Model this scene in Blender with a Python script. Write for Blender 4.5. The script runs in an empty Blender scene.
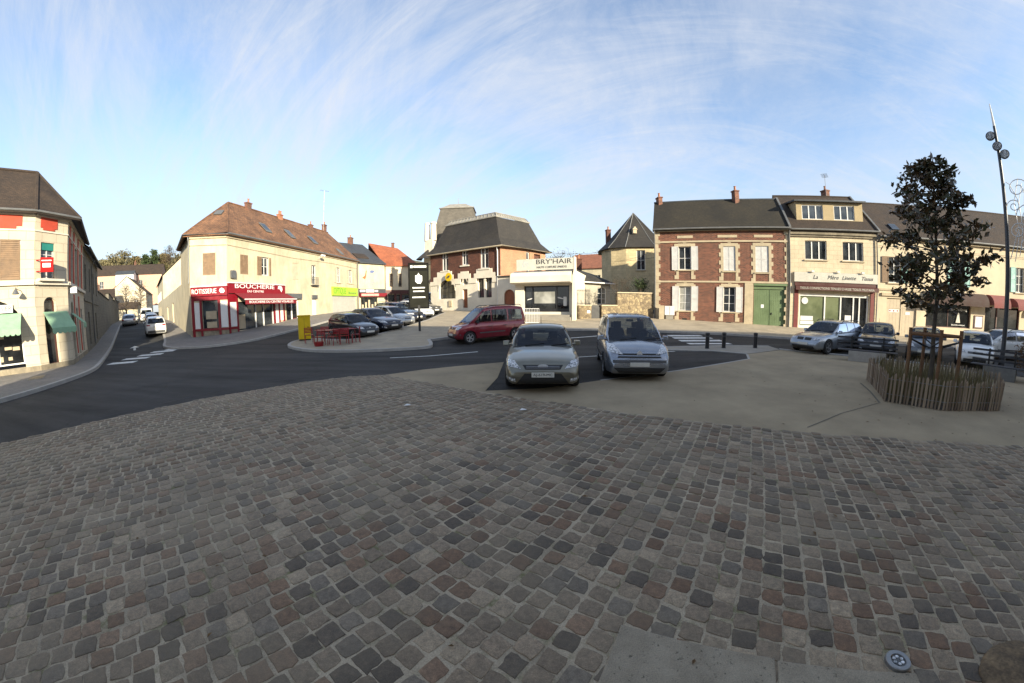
import bpy, bmesh, math, random
import numpy as np
from mathutils import Vector, Matrix
from mathutils.bvhtree import BVHTree
from mathutils.geometry import tessellate_polygon
random.seed(7)
SC = bpy.context.scene
COL = SC.collection
PI = math.pi
R = math.radians

# ------------------------------------------------------------------ terrain height
KY = [-200, 14, 17, 19.5, 22, 25, 27, 30, 33, 37, 45, 60, 100, 200]
KZ = [0, 0, .06, .22, .45, .68, .85, 1.12, 1.33, 1.45, 1.6, 2.0, 3.2, 6]
def zg(y):
    return float(np.interp(y, KY, KZ))

# ------------------------------------------------------------------ object helpers
def tag(o, label=None, cat=None, group=None, kind=None):
    if label: o['label'] = label
    if cat: o['category'] = cat
    if group: o['group'] = group
    if kind: o['kind'] = kind
    return o

def thing(name, loc, label, cat, group=None, rotz=0.0):
    o = bpy.data.objects.new(name, None)
    o.empty_display_size = .3
    COL.objects.link(o)
    o.location = loc
    o.rotation_euler = (0, 0, rotz)
    return tag(o, label, cat, group)

def dup(root, loc, rotz=None, label=None, group=None):
    c = root.copy(); COL.objects.link(c); c.location = loc
    if rotz is not None: c.rotation_euler = (0, 0, rotz)
    if label: c['label'] = label
    if group: c['group'] = group
    for ch in root.children:
        k = ch.copy(); COL.objects.link(k); k.parent = c
        for g in ch.children:
            q = g.copy(); COL.objects.link(q); q.parent = k
    return c

class MB:
    """collects faces for one mesh"""
    def __init__(s): s.v = []; s.f = []; s.m = []; s.cur = 0
    def add(s, vs, fs):
        n = len(s.v); s.v += [tuple(map(float, p)) for p in vs]
        s.f += [tuple(i + n for i in f) for f in fs]; s.m += [s.cur] * len(fs)
    def box(s, x0, x1, y0, y1, z0, z1):
        s.hexa([(x0,y0,z0),(x1,y0,z0),(x1,y1,z0),(x0,y1,z0),(x0,y0,z1),(x1,y0,z1),(x1,y1,z1),(x0,y1,z1)])
    def hexa(s, p):
        s.add(p, [(0,3,2,1),(4,5,6,7),(0,1,5,4),(1,2,6,5),(2,3,7,6),(3,0,4,7)])
    def quad(s, a, b, c, d): s.add([a,b,c,d], [(0,1,2,3)])
    def poly(s, pts): s.add(pts, [tuple(range(len(pts)))])
    def prism(s, pts, d):
        """closed polygon of 3D points extruded by the vector d"""
        n = len(pts); d = Vector(d)
        q = [tuple(Vector(p) + d) for p in pts]
        s.add(list(pts) + q, [tuple(range(n))[::-1], tuple(range(n, 2*n))] + [(i, (i+1) % n, (i+1) % n + n, i + n) for i in range(n)])
    def tube(s, pts, r, n=8, cap=True):
        pts = [Vector(p) for p in pts]; N = len(pts)
        rr = r if isinstance(r, (list, tuple)) else [r] * N
        vs = []; prev = None
        for i, p in enumerate(pts):
            t = (pts[min(i+1, N-1)] - pts[max(i-1, 0)])
            if t.length < 1e-9: t = Vector((0,0,1))
            t.normalize()
            if prev is None:
                a = t.cross(Vector((0,0,1)))
                if a.length < .05: a = t.cross(Vector((1,0,0)))
            else: a = prev - t * prev.dot(t)
            a.normalize(); prev = a; b = t.cross(a)
            for k in range(n):
                w = 2*PI*k/n; vs.append(p + (a*math.cos(w) + b*math.sin(w)) * rr[i])
        fs = [(i*n+k, i*n+(k+1) % n, (i+1)*n+(k+1) % n, (i+1)*n+k) for i in range(N-1) for k in range(n)]
        if cap: fs += [tuple(range(n))[::-1], tuple(range((N-1)*n, N*n))]
        s.add(vs, fs)
    def lathe(s, prof, c=(0,0,0), n=20, axis='z'):
        """prof: [(r,h)]"""
        vs = []
        for r, h in prof:
            for k in range(n):
                w = 2*PI*k/n; x, y = r*math.cos(w), r*math.sin(w)
                p = {'z': (x,y,h), 'y': (x,h,y), 'x': (h,x,y)}[axis]
                vs.append((p[0]+c[0], p[1]+c[1], p[2]+c[2]))
        N = len(prof)
        fs = [(i*n+k, i*n+(k+1) % n, (i+1)*n+(k+1) % n, (i+1)*n+k) for i in range(N-1) for k in range(n)]
        if prof[0][0] > 1e-4: fs.append(tuple(range(n))[::-1])
        if prof[-1][0] > 1e-4: fs.append(tuple(range((N-1)*n, N*n)))
        s.add(vs, fs)

def auto_uv(me):
    """UVs in metres: walls (horizontal, z); slopes and floors (horizontal tangent, along slope)"""
    uv = me.uv_layers.new(name='UVMap')
    co = np.empty(len(me.vertices)*3); me.vertices.foreach_get('co', co); co = co.reshape(-1, 3)
    out = np.zeros((len(me.loops), 2))
    for p in me.polygons:
        n = p.normal
        if abs(n.z) > .995: t = Vector((1,0,0)); b = Vector((0,1,0))
        else:
            t = Vector((-n.y, n.x, 0)).normalized(); b = n.cross(t)
            if b.z < 0: b = -b
        for li in p.loop_indices:
            v = co[me.loops[li].vertex_index]
            out[li] = (v[0]*t.x + v[1]*t.y + v[2]*t.z, v[0]*b.x + v[1]*b.y + v[2]*b.z)
    uv.data.foreach_set('uv', out.ravel())

EACH = {'plinth','vent','poster','pilaster','sign_lamp','notice','notice_mark','white_panel','skylight','red_panel','mural','floodlight','goods','shutter_box','window_sticker','door','display_window','quoin','hip_flashing','window_frame','litter','emblem','grille_bar','chimney','recess'}
def islands(mb):
    par = list(range(len(mb.v)))
    def find(a):
        while par[a] != a: par[a] = par[par[a]]; a = par[a]
        return a
    for f in mb.f:
        for k in f[1:]: par[find(k)] = find(f[0])
    g = {}
    for f, m in zip(mb.f, mb.m): g.setdefault(find(f[0]), []).append(f)
    out = []
    for fs in g.values():
        n = MB(); mp = {}
        for f in fs:
            for k in f:
                if k not in mp: mp[k] = len(n.v); n.v.append(mb.v[k])
            n.f.append(tuple(mp[k] for k in f)); n.m.append(0)
        out.append(n)
    return out

def link(name, mb, mats, parent=None, org=(0,0,0), smooth=None, label=None, fix=True, merge=False):
    """as link_one, but the loose pieces of a countable kind of part become objects of their own"""
    if name in EACH and name not in KEEP:
        r = [link_one(name, q, mats, parent, org, smooth, label, fix, merge) for q in islands(mb)]
        return r[0]
    return link_one(name, mb, mats, parent, org, smooth, label, fix, merge)
KEEP = {'quoin','door','chimney','emblem'}

def link_one(name, mb, mats, parent=None, org=(0,0,0), smooth=None, label=None, fix=True, merge=False):
    """link the faces of MB as one mesh object; org = world position of the thing that the faces (in world space) belong to"""
    me = bpy.data.meshes.new(name)
    v = np.array(mb.v, dtype=float).reshape(-1, 3) - np.array(org, dtype=float)
    me.from_pydata(v.tolist(), [], mb.f)
    if not isinstance(mats, (list, tuple)): mats = [mats]
    for m in mats: me.materials.append(m)
    if len(mats) > 1: me.polygons.foreach_set('material_index', mb.m)
    if fix or merge:
        bm = bmesh.new(); bm.from_mesh(me)
        if merge: bmesh.ops.remove_doubles(bm, verts=bm.verts, dist=1e-4)
        bmesh.ops.recalc_face_normals(bm, faces=bm.faces); bm.to_mesh(me); bm.free()
    me.update()
    auto_uv(me)
    if smooth is not None:
        me.polygons.foreach_set('use_smooth', [True]*len(me.polygons))
        me.set_sharp_from_angle(angle=R(smooth))
    o = bpy.data.objects.new(name, me); COL.objects.link(o)
    if parent is not None: o.parent = parent
    if label: o['label'] = label
    return o

# ------------------------------------------------------------------ materials
MATS = {}
class NT:
    def __init__(s, m): s.t = m.node_tree; s.n = s.t.nodes; s.l = s.t.links
    def new(s, typ, **kw):
        n = s.n.new(typ)
        for k, v in kw.items():
            if k in n.inputs: 
                if hasattr(v, 'is_linked') or isinstance(v, bpy.types.NodeSocket): s.l.new(v, n.inputs[k])
                else: n.inputs[k].default_value = v
            else: setattr(n, k, v)
        return n
    def noise(s, vec, scale, detail=4, rough=.6):
        n = s.new('ShaderNodeTexNoise', Scale=scale, Detail=detail, Roughness=rough); s.l.new(vec, n.inputs['Vector']); return n.outputs[0]
    def ramp(s, fac, p0, c0, p1, c1):
        n = s.n.new('ShaderNodeValToRGB'); e = n.color_ramp.elements
        e[0].position = p0; e[1].position = p1
        e[0].color = (*c0, 1) if isinstance(c0, (tuple, list)) else (c0, c0, c0, 1)
        e[1].color = (*c1, 1) if isinstance(c1, (tuple, list)) else (c1, c1, c1, 1)
        s.l.new(fac, n.inputs[0]); return n.outputs[0]
    def mix(s, a, b, fac, mode='MIX'):
        n = s.n.new('ShaderNodeMix'); n.data_type = 'RGBA'; n.blend_type = mode
        for sock, val in ((n.inputs[0], fac), (n.inputs[6], a), (n.inputs[7], b)):
            if isinstance(val, bpy.types.NodeSocket): s.l.new(val, sock)
            elif isinstance(val, (tuple, list)): sock.default_value = (*val[:3], 1)
            else: sock.default_value = val
        return n.outputs[2]
    def math(s, op, a, b=0.0):
        n = s.n.new('ShaderNodeMath'); n.operation = op
        for i, v in enumerate((a, b)):
            if isinstance(v, bpy.types.NodeSocket): s.l.new(v, n.inputs[i])
            else: n.inputs[i].default_value = v
        return n.outputs[0]
    def bump(s, h, strength, dist=.02, base=None):
        n = s.n.new('ShaderNodeBump'); n.inputs['Strength'].default_value = strength; n.inputs['Distance'].default_value = dist
        s.l.new(h, n.inputs['Height'])
        if base is not None: s.l.new(base, n.inputs['Normal'])
        return n.outputs[0]

def base_mat(name):
    m = bpy.data.materials.new(name); m.use_nodes = True
    return m, NT(m), m.node_tree.nodes['Principled BSDF']

def pm(name, col, rough=.8, var=.25, scale=2.5, bump=.15, metallic=0., spec=.5, coat=0., pat=None, c2=None, mortar=None, size=(.22,.065), msize=.01, streak=0., patvar=.0, bias=0., offset=.5, coatr=.05, fine=40.):
    """procedural surface: colour with two scales of weathering, optional brick / tile / block pattern laid in metres"""
    if name in MATS: return MATS[name]
    m, t, b = base_mat(name)
    geo = t.new('ShaderNodeNewGeometry').outputs['Position']
    base = col
    h = None
    if pat:
        uv = t.new('ShaderNodeUVMap').outputs[0]
        br = t.n.new('ShaderNodeTexBrick'); t.l.new(uv, br.inputs['Vector'])
        br.offset = offset
        br.inputs['Color1'].default_value = (*col, 1); br.inputs['Color2'].default_value = (*(c2 or col), 1)
        br.inputs['Mortar'].default_value = (*(mortar or col), 1)
        br.inputs['Scale'].default_value = 1; br.inputs['Mortar Size'].default_value = msize; br.inputs['Mortar Smooth'].default_value = .25
        br.inputs['Bias'].default_value = bias
        br.inputs['Brick Width'].default_value = size[0]; br.inputs['Row Height'].default_value = size[1]
        base = br.outputs['Color']; h = br.outputs['Fac']
    n1 = t.noise(geo, scale, 5, .65); n2 = t.noise(geo, fine, 3, .6)
    f1 = t.ramp(n1, .3, 1-var, .72, 1+var*.6); f2 = t.ramp(n2, .3, 1-var*.45, .7, 1+var*.35)
    c = t.mix(base, f1, 1.0, 'MULTIPLY'); c = t.mix(c, f2, 1.0, 'MULTIPLY')
    if streak:
        mp = t.n.new('ShaderNodeMapping'); mp.inputs['Scale'].default_value = (1.3, 1.3, .3); t.l.new(geo, mp.inputs['Vector'])
        n3 = t.noise(mp.outputs[0], 1.3, 6, .75)
        c = t.mix(c, t.ramp(n3, .38, 1-streak, .62, 1.0), 1.0, 'MULTIPLY')
    t.l.new(c, b.inputs['Base Color'])
    rr = t.ramp(n1, .3, max(rough-.1, .02), .7, min(rough+.1, 1)); t.l.new(rr, b.inputs['Roughness'])
    b.inputs['Metallic'].default_value = metallic; b.inputs['Specular IOR Level'].default_value = spec
    b.inputs['Coat Weight'].default_value = coat; b.inputs['Coat Roughness'].default_value = coatr
    if bump:
        nb = t.bump(n2, bump, .012)
        if h is not None: 
            inv = t.math('SUBTRACT', 1.0, h); nb = t.bump(inv, .6, .012, nb)
        t.l.new(nb, b.inputs['Normal'])
    MATS[name] = m
    return m

def rubble(name, c1, c2, mortar, scale=4.5):
    if name in MATS: return MATS[name]
    m, t, b = base_mat(name)
    geo = t.new('ShaderNodeNewGeometry').outputs['Position']
    v = t.new('ShaderNodeTexVoronoi', feature='F1', Scale=scale); t.l.new(geo, v.inputs['Vector'])
    e = t.new('ShaderNodeTexVoronoi', feature='DISTANCE_TO_EDGE', Scale=scale); t.l.new(geo, e.inputs['Vector'])
    hs = t.new('ShaderNodeSeparateColor'); t.l.new(v.outputs['Color'], hs.inputs[0])
    c = t.mix(c1, c2, hs.outputs[0])
    edge = t.ramp(e.outputs[0], .02, 0.0, .09, 1.0)
    c = t.mix(mortar, c, edge)
    n2 = t.noise(geo, 22, 4); c = t.mix(c, t.ramp(n2, .3, .7, .7, 1.2), 1.0, 'MULTIPLY')
    t.l.new(c, b.inputs['Base Color']); b.inputs['Roughness'].default_value = .9
    t.l.new(t.bump(edge, .8, .03, t.bump(n2, .3, .02)), b.inputs['Normal'])
    MATS[name] = m; return m

def glass(name, col=(.02,.025,.03), rough=.04, tint2=None, spec=.8):
    """window pane: dark gloss with the uneven dim interior showing"""
    if name in MATS: return MATS[name]
    m, t, b = base_mat(name)
    geo = t.new('ShaderNodeNewGeometry').outputs['Position']
    n = t.noise(geo, .9, 3)
    c = t.mix(col, tint2 or tuple(x*2.2 for x in col), t.ramp(n, .4, 0., .62, 1.))
    t.l.new(c, b.inputs['Base Color']); b.inputs['Roughness'].default_value = rough; b.inputs['Specular IOR Level'].default_value = spec
    n2 = t.noise(geo, 2.2, 2); t.l.new(t.bump(n2, .03, .05), b.inputs['Normal'])
    MATS[name] = m; return m

def paint(name, col, metallic=.0, rough=.3):
    if name in MATS: return MATS[name]
    m, t, b = base_mat(name)
    tc = t.new('ShaderNodeTexCoord').outputs['Object']
    n = t.noise(tc, 3, 4); n2 = t.noise(tc, 300, 1)
    c = t.mix(col, t.ramp(n, .3, .86, .7, 1.06), 1., 'MULTIPLY')
    # road dust low on the flanks
    sp = t.new('ShaderNodeSeparateXYZ'); t.l.new(tc, sp.inputs[0])
    d = t.math('MULTIPLY', t.ramp(sp.outputs[2], .12, 1., .55, 0.), t.ramp(n, .3, .15, .75, .6))
    c = t.mix(c, (.16,.14,.12), t.math('MULTIPLY', d, .6))
    t.l.new(c, b.inputs['Base Color'])
    b.inputs['Metallic'].default_value = metallic
    t.l.new(t.math('ADD', t.math('MULTIPLY', d, .3), rough), b.inputs['Roughness'])
    b.inputs['Coat Weight'].default_value = .8; b.inputs['Coat Roughness'].default_value = .04
    MATS[name] = m; return m

# ------------------------------------------------------------------ facade frame
class Fc:
    """vertical facade from P0 to P1 (left to right as seen from outside); u along it, z up, o outwards"""
    def __init__(s, P0, P1):
        s.p = Vector((P0[0], P0[1], 0)); d = Vector((P1[0]-P0[0], P1[1]-P0[1], 0)); s.len = d.length
        s.e = d.normalized(); s.n = Vector((s.e.y, -s.e.x, 0))
    def pt(s, u, z, o=0.0):
        q = s.p + s.e*u + s.n*o; return (q.x, q.y, z)

def fbox(mb, F, u0, u1, z0, z1, o0, o1):
    mb.hexa([F.pt(u0,z0,o1), F.pt(u1,z0,o1), F.pt(u1,z0,o0), F.pt(u0,z0,o0), F.pt(u0,z1,o1), F.pt(u1,z1,o1), F.pt(u1,z1,o0), F.pt(u0,z1,o0)])

def fprism(mb, F, poly, o0, o1):
    """polygon [(u,z)] extruded between depths o0 and o1"""
    mb.prism([F.pt(u, z, o0) for u, z in poly], F.n*(o1-o0))

def wall(mb, F, u0, u1, z0, z1, ops, depth=.2):
    """wall sheet with rectangular openings and their reveals"""
    us = sorted(set([u0, u1] + [min(max(a, u0), u1) for o in ops for a in o[:2]])); zs = sorted(set([z0, z1] + [min(max(a, z0), z1) for o in ops for a in o[2:4]]))
    for i in range(len(us)-1):
        for j in range(len(zs)-1):
            cu, cz = (us[i]+us[i+1])/2, (zs[j]+zs[j+1])/2
            if any(o[0] < cu < o[1] and o[2] < cz < o[3] for o in ops): continue
            mb.quad(F.pt(us[i],zs[j]), F.pt(us[i+1],zs[j]), F.pt(us[i+1],zs[j+1]), F.pt(us[i],zs[j+1]))
    for a, b, c, d in ops:
        mb.quad(F.pt(a,c), F.pt(a,d), F.pt(a,d,-depth), F.pt(a,c,-depth)); mb.quad(F.pt(b,d), F.pt(b,c), F.pt(b,c,-depth), F.pt(b,d,-depth))
        mb.quad(F.pt(a,d), F.pt(b,d), F.pt(b,d,-depth), F.pt(a,d,-depth)); mb.quad(F.pt(b,c), F.pt(a,c), F.pt(a,c,-depth), F.pt(b,c,-depth))

def arch_fill(mb, F, u0, u1, zs, z1, depth=.2, n=14, rise=None):
    """fills the corners of a rectangular opening above the springing zs so that it reads as an arch that tops at z1"""
    uc, r = (u0+u1)/2, (u1-u0)/2; h = z1 - zs
    arc = [(uc - r*math.cos(PI*k/n), zs + h*math.sin(PI*k/n)) for k in range(n+1)]
    for k in range(n):
        (a, za), (b, zb) = arc[k], arc[k+1]
        mb.add([F.pt(a,za), F.pt(b,zb), F.pt(b,z1), F.pt(a,z1)], [(0,1,2,3)])
        mb.add([F.pt(a,za), F.pt(b,zb), F.pt(b,zb,-depth), F.pt(a,za,-depth)], [(0,3,2,1)])

def window(root, org, F, u0, u1, z0, z1, cols=2, rows=1, fm=None, gm=None, d=.13, bar=.05, name='window', sill=None, fr=.06, rowz=None):
    mb = MB()
    fbox(mb, F, u0, u0+fr, z0, z1, -d-.05, -d); fbox(mb, F, u1-fr, u1, z0, z1, -d-.05, -d)
    fbox(mb, F, u0+fr, u1-fr, z0, z0+fr, -d-.05, -d); fbox(mb, F, u0+fr, u1-fr, z1-fr, z1, -d-.05, -d)
    for k in range(1, cols):
        c = u0 + (u1-u0)*k/cols; fbox(mb, F, c-bar/2, c+bar/2, z0+fr, z1-fr, -d-.045, -d+.006)
    zz = rowz or [z0 + (z1-z0)*k/rows for k in range(1, rows)]
    for c in zz: fbox(mb, F, u0+fr, u1-fr, c-.018, c+.018, -d-.043, -d-.004)
    w = link(name, mb, fm or M['white_frame'], root, org)
    g = MB(); g.quad(F.pt(u0+.02,z0+.02,-d-.03), F.pt(u1-.02,z0+.02,-d-.03), F.pt(u1-.02,z1-.02,-d-.03), F.pt(u0+.02,z1-.02,-d-.03))
    g.v = g.v; link('pane', g, gm or M['glass'], w, org)
    if sill:
        s = MB(); fbox(s, F, u0-.1, u1+.1, z0-.1, z0-.003, -.1, .09); link('sill', s, sill, w, org)
    return w

def shutter(root, org, F, u0, u1, z0, z1, mat, o=.03, slats=True, label=None):
    mb = MB(); t = .05
    fbox(mb, F, u0, u0+t, z0, z1, o, o+.04); fbox(mb, F, u1-t, u1, z0, z1, o, o+.04)
    zm = (z0+z1)/2
    for a in (z0, zm-t/2, z1-t): fbox(mb, F, u0+t, u1-t, a, a+t, o+.002, o+.038)
    n = max(6, int((z1-z0)/.09))
    for k in range(n):
        za = z0+t + (z1-z0-2*t)*k/n; zb = za + (z1-z0-2*t)/n*.85
        mb.hexa([F.pt(u0+t,za,o+.036), F.pt(u1-t,za,o+.036), F.pt(u1-t,za,o+.022), F.pt(u0+t,za,o+.022), F.pt(u0+t,zb,o+.018), F.pt(u1-t,zb,o+.018), F.pt(u1-t,zb,o+.004), F.pt(u0+t,zb,o+.004)])
    fbox(mb, F, u0+.01, u1-.01, z0+.01, z1-.01, o-.012, o+.001)
    return link('shutter', mb, mat, root, org, label=label)

FONTC = {}
def text(parent, org, F, u, z, size, s, mat, o=.03, width=None, align='CENTER', name='lettering', shear=0., ext=.006):
    cu = bpy.data.curves.new('t', 'FONT'); cu.body = s; cu.size = size; cu.align_x = align; cu.align_y = 'CENTER'; cu.extrude = ext; cu.shear = shear
    cu.resolution_u = 3
    ob = bpy.data.objects.new('t', cu); COL.objects.link(ob)
    bpy.context.view_layer.update()
    dg = bpy.context.evaluated_depsgraph_get()
    me = bpy.data.meshes.new_from_object(ob.evaluated_get(dg)); bpy.data.objects.remove(ob); bpy.data.curves.remove(cu)
    me.name = name
    co = np.empty(len(me.vertices)*3); me.vertices.foreach_get('co', co); co = co.reshape(-1,3)
    if width and len(co):
        w = co[:,0].max() - co[:,0].min(); co[:,0] *= width / max(w, 1e-6)
    P = np.array(F.pt(u, z, o)) - np.array(org); e = np.array(F.e); n = np.array(F.n)
    out = P + co[:,:1]*e + co[:,1:2]*np.array((0,0,1.)) + co[:,2:3]*n
    me.vertices.foreach_set('co', out.ravel()); me.update(); me.materials.clear(); me.materials.append(mat)
    ob = bpy.data.objects.new(name, me); COL.objects.link(ob); ob.parent = parent
    return ob

def slab(mb, pts, th):
    """roof plane: polygon with thickness straight down"""
    mb.prism(pts, (0,0,-th))

def chimney(root, org, x, y, z0, z1, mat, w=.55, d=.75, az=0., pots=2, label=None):
    mb = MB(); c, s = math.cos(az), math.sin(az)
    def bx(hw, hd, a, b, dx=0):
        P = [(-hw,-hd),(hw,-hd),(hw,hd),(-hw,hd)]
        mb.hexa([(x+(px+dx)*c-py*s, y+(px+dx)*s+py*c, zz) for zz in (a,b) for px,py in P])
    bx(w/2, d/2, z0, z1); bx(w/2+.05, d/2+.05, z1, z1+.1)
    ch = link('chimney', mb, mat, root, org, label=label)
    p = MB()
    for k in range(pots):
        q = (k-(pots-1)/2)*.3
        p.lathe([(.1,z1+.1),(.085,z1+.45),(.11,z1+.46),(.11,z1+.5),(.07,z1+.5),(.07,z1+.3)], (x-q*s, y+q*c, 0), 10)
    if pots: link('chimney_pot', p, M['terracotta'], ch, org, smooth=40)
    return ch

def antenna(root, org, x, y, z0, h, az=0.):
    mb = MB(); mb.tube([(x,y,z0),(x,y,z0+h)], .02, 6)
    c, s = math.cos(az), math.sin(az)
    mb.tube([(x-.6*c,y-.6*s,z0+h-.05),(x+.6*c,y+.6*s,z0+h-.05)], .012, 5)
    for k in range(-4, 5):
        q = .14*k; mb.tube([(x+q*c+.28*s,y+q*s-.28*c,z0+h-.05),(x+q*c-.28*s,y+q*s+.28*c,z0+h-.05)], .008, 4)
    return link('antenna', mb, M['galv'], root, org)

def gutter(root, org, pts, r=.07, mat=None):
    mb = MB(); mb.tube(pts, r, 8); return link('gutter', mb, mat or M['zinc'], root, org, smooth=40)
def downpipe(root, org, pts, r=.05, mat=None):
    mb = MB(); mb.tube(pts, r, 8); return link('downpipe', mb, mat or M['zinc'], root, org, smooth=40)
# ------------------------------------------------------------------ material library
M = {}
M['white_frame'] = pm('white_frame', (.72,.71,.68), .5, .15, bump=.03)
M['glass'] = glass('window_glass', (.018,.022,.027), tint2=(.06,.07,.08))
M['glass_curtain'] = glass('curtained_glass', (.22,.22,.2), .25, (.4,.4,.37), spec=.5)
M['glass_dark'] = glass('dark_glass', (.008,.009,.01), tint2=(.03,.032,.034))
M['zinc'] = pm('zinc', (.17,.17,.165), .55, .2, bump=.05, metallic=.4)
M['galv'] = pm('galvanised', (.27,.275,.28), .5, .15, bump=.03, metallic=.8)
M['terracotta'] = pm('terracotta', (.36,.16,.09), .85, .25)
def asphalt():
    m, t, b = base_mat('asphalt'); geo = t.new('ShaderNodeNewGeometry').outputs['Position']
    mp = t.n.new('ShaderNodeMapping'); mp.inputs['Rotation'].default_value = (0,0,R(-35)); mp.inputs['Scale'].default_value = (.16,1.1,1); t.l.new(geo, mp.inputs['Vector'])
    st = t.noise(mp.outputs[0], .9, 5, .6); n1 = t.noise(geo, .35, 5, .65); n2 = t.noise(geo, 130, 2, .7); n3 = t.noise(geo, 28, 4, .7)
    c = t.mix((.021,.0205,.020), (.043,.041,.039), t.ramp(st, .3, 0., .7, 1.)); c = t.mix(c, t.ramp(n1, .3, .75, .7, 1.25), 1., 'MULTIPLY'); c = t.mix(c, t.ramp(n2, .3, .55, .72, 1.6), 1., 'MULTIPLY'); c = t.mix(c, t.ramp(n3, .3, .85, .7, 1.15), 1., 'MULTIPLY')
    v = t.new('ShaderNodeTexVoronoi', feature='DISTANCE_TO_EDGE', Scale=.22); wv = t.n.new('ShaderNodeVectorMath'); wv.operation = 'ADD'; nn = t.n.new('ShaderNodeTexNoise'); nn.inputs['Scale'].default_value = 1.3; nn.inputs['Detail'].default_value = 5; t.l.new(geo, nn.inputs['Vector']); t.l.new(geo, wv.inputs[0]); t.l.new(nn.outputs['Color'], wv.inputs[1]); t.l.new(wv.outputs[0], v.inputs['Vector'])
    c = t.mix((.012,.012,.012), c, t.ramp(v.outputs[0], .0, .35, .006, 1.))
    t.l.new(c, b.inputs['Base Color']); t.l.new(t.ramp(st, .3, .93, .7, .78), b.inputs['Roughness']); b.inputs['Specular IOR Level'].default_value = .3
    t.l.new(t.bump(n2, .5, .008), b.inputs['Normal']); return m
M['asphalt'] = asphalt()
M['kerb'] = pm('kerb_stone', (.36,.34,.31), .85, .2, 3, .2)
M['paint_white'] = pm('road_paint', (.62,.62,.59), .7, .3, 6, .1)
M['concrete'] = pm('concrete', (.27,.245,.205), .85, .22, 1.4, .25)
M['pave'] = pm('paving', (.38,.315,.225), .85, .2, 1.1, .2, pat='b', c2=(.32,.27,.195), mortar=(.26,.235,.2), size=(.6,.4), msize=.008)
M['pave_grey'] = pm('paving_grey', (.24,.215,.19), .85, .25, .9, .25, pat='b', c2=(.19,.175,.16), mortar=(.15,.14,.13), size=(.2,.1), msize=.006)
M['sand'] = pm('stabilised_sand', (.335,.27,.18), .95, .26, .7, .5, fine=75, spec=.2)
def slabstone():
    m, t, b = base_mat('stone_slab'); geo = t.new('ShaderNodeNewGeometry').outputs['Position']
    n1 = t.noise(geo, 5, 6, .7); n2 = t.noise(geo, 26, 4, .75); n3 = t.noise(geo, 120, 3)
    c = t.mix((.32,.275,.205), (.22,.185,.135), t.ramp(n1, .35, 0., .68, 1.)); c = t.mix((.035,.032,.022), c, t.ramp(n2, .30, 0., .40, 1.)); c = t.mix(c, t.ramp(n3, .3, .75, .7, 1.2), 1., 'MULTIPLY')
    t.l.new(c, b.inputs['Base Color']); b.inputs['Roughness'].default_value = .9; t.l.new(t.bump(n2, .5, .01, t.bump(n3, .3, .004)), b.inputs['Normal']); return m
M['stone_slab'] = slabstone()
M['black_metal'] = pm('black_metal', (.018,.018,.02), .4, .15, bump=.03)
M['tyre'] = pm('tyre_rubber', (.018,.018,.018), .85, .2, bump=.1)
M['red_paint'] = pm('red_metal_paint', (.26,.012,.016), .4, .15, bump=.02)

def drape(name, poly, off, mats, lift=0.0, skirt=None, parent=None):
    """flat region that follows the terrain: cut at every metre of y, raised by off"""
    bm = bmesh.new()
    vs = [bm.verts.new((x, y, 0)) for x, y in poly]
    for tr_ in tessellate_polygon([[Vector((x, y, 0)) for x, y in poly]]):
        try: bm.faces.new([vs[k] for k in tr_])
        except ValueError: pass
    bm.normal_update()
    for f in bm.faces:
        if f.normal.z < 0: f.normal_flip()
    ys = [p[1] for p in poly]
    for y in KY + list(np.arange(14, 60, 1.0)):
        if min(ys) < y < max(ys):
            bmesh.ops.bisect_plane(bm, geom=bm.verts[:]+bm.edges[:]+bm.faces[:], plane_co=(0,y,0), plane_no=(0,1,0))
    for v in bm.verts: v.co.z = zg(v.co.y) + off
    bm.normal_update()
    if skirt:
        be = [e for e in bm.edges if e.is_boundary]
        r = bmesh.ops.extrude_edge_only(bm, edges=be)
        for v in r['geom']:
            if isinstance(v, bmesh.types.BMVert): v.co.z -= skirt
    me = bpy.data.meshes.new(name); bm.to_mesh(me); bm.free()
    me.materials.append(mats); auto_uv(me)
    o = bpy.data.objects.new(name, me); COL.objects.link(o)
    return tag(o, kind='structure')

def resample(pts, step=.5):
    out = [Vector((*pts[0], 0))]
    for a, b in zip(pts[:-1], pts[1:]):
        a = Vector((*a, 0)); b = Vector((*b, 0)); n = max(1, int((b-a).length/step))
        out += [a.lerp(b, k/n) for k in range(1, n+1)]
    return out

def smooth_line(pts, it=2):
    for _ in range(it):
        q = [pts[0]]
        for a, b in zip(pts[:-1], pts[1:]):
            q += [(a[0]*.75+b[0]*.25, a[1]*.75+b[1]*.25), (a[0]*.25+b[0]*.75, a[1]*.25+b[1]*.75)]
        pts = q + [pts[-1]]
    return pts

def ribbon(mb, pts, w0, w1, off, depth=0.0, step=.5):
    """strip between the offsets w0 and w1 to the left of the line"""
    p = resample(pts, step); N = len(p); A = []; B = []
    for i in range(N):
        t = (p[min(i+1,N-1)] - p[max(i-1,0)]).normalized(); n = Vector((-t.y, t.x, 0))
        a = p[i] + n*w0; b = p[i] + n*w1
        A.append((a.x, a.y, zg(a.y)+off)); B.append((b.x, b.y, zg(b.y)+off))
    for i in range(N-1):
        mb.quad(A[i], A[i+1], B[i+1], B[i])
        if depth:
            dn = lambda q: (q[0], q[1], q[2]-depth)
            mb.quad(A[i], dn(A[i]), dn(A[i+1]), A[i+1]); mb.quad(B[i], B[i+1], dn(B[i+1]), dn(B[i]))

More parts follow.
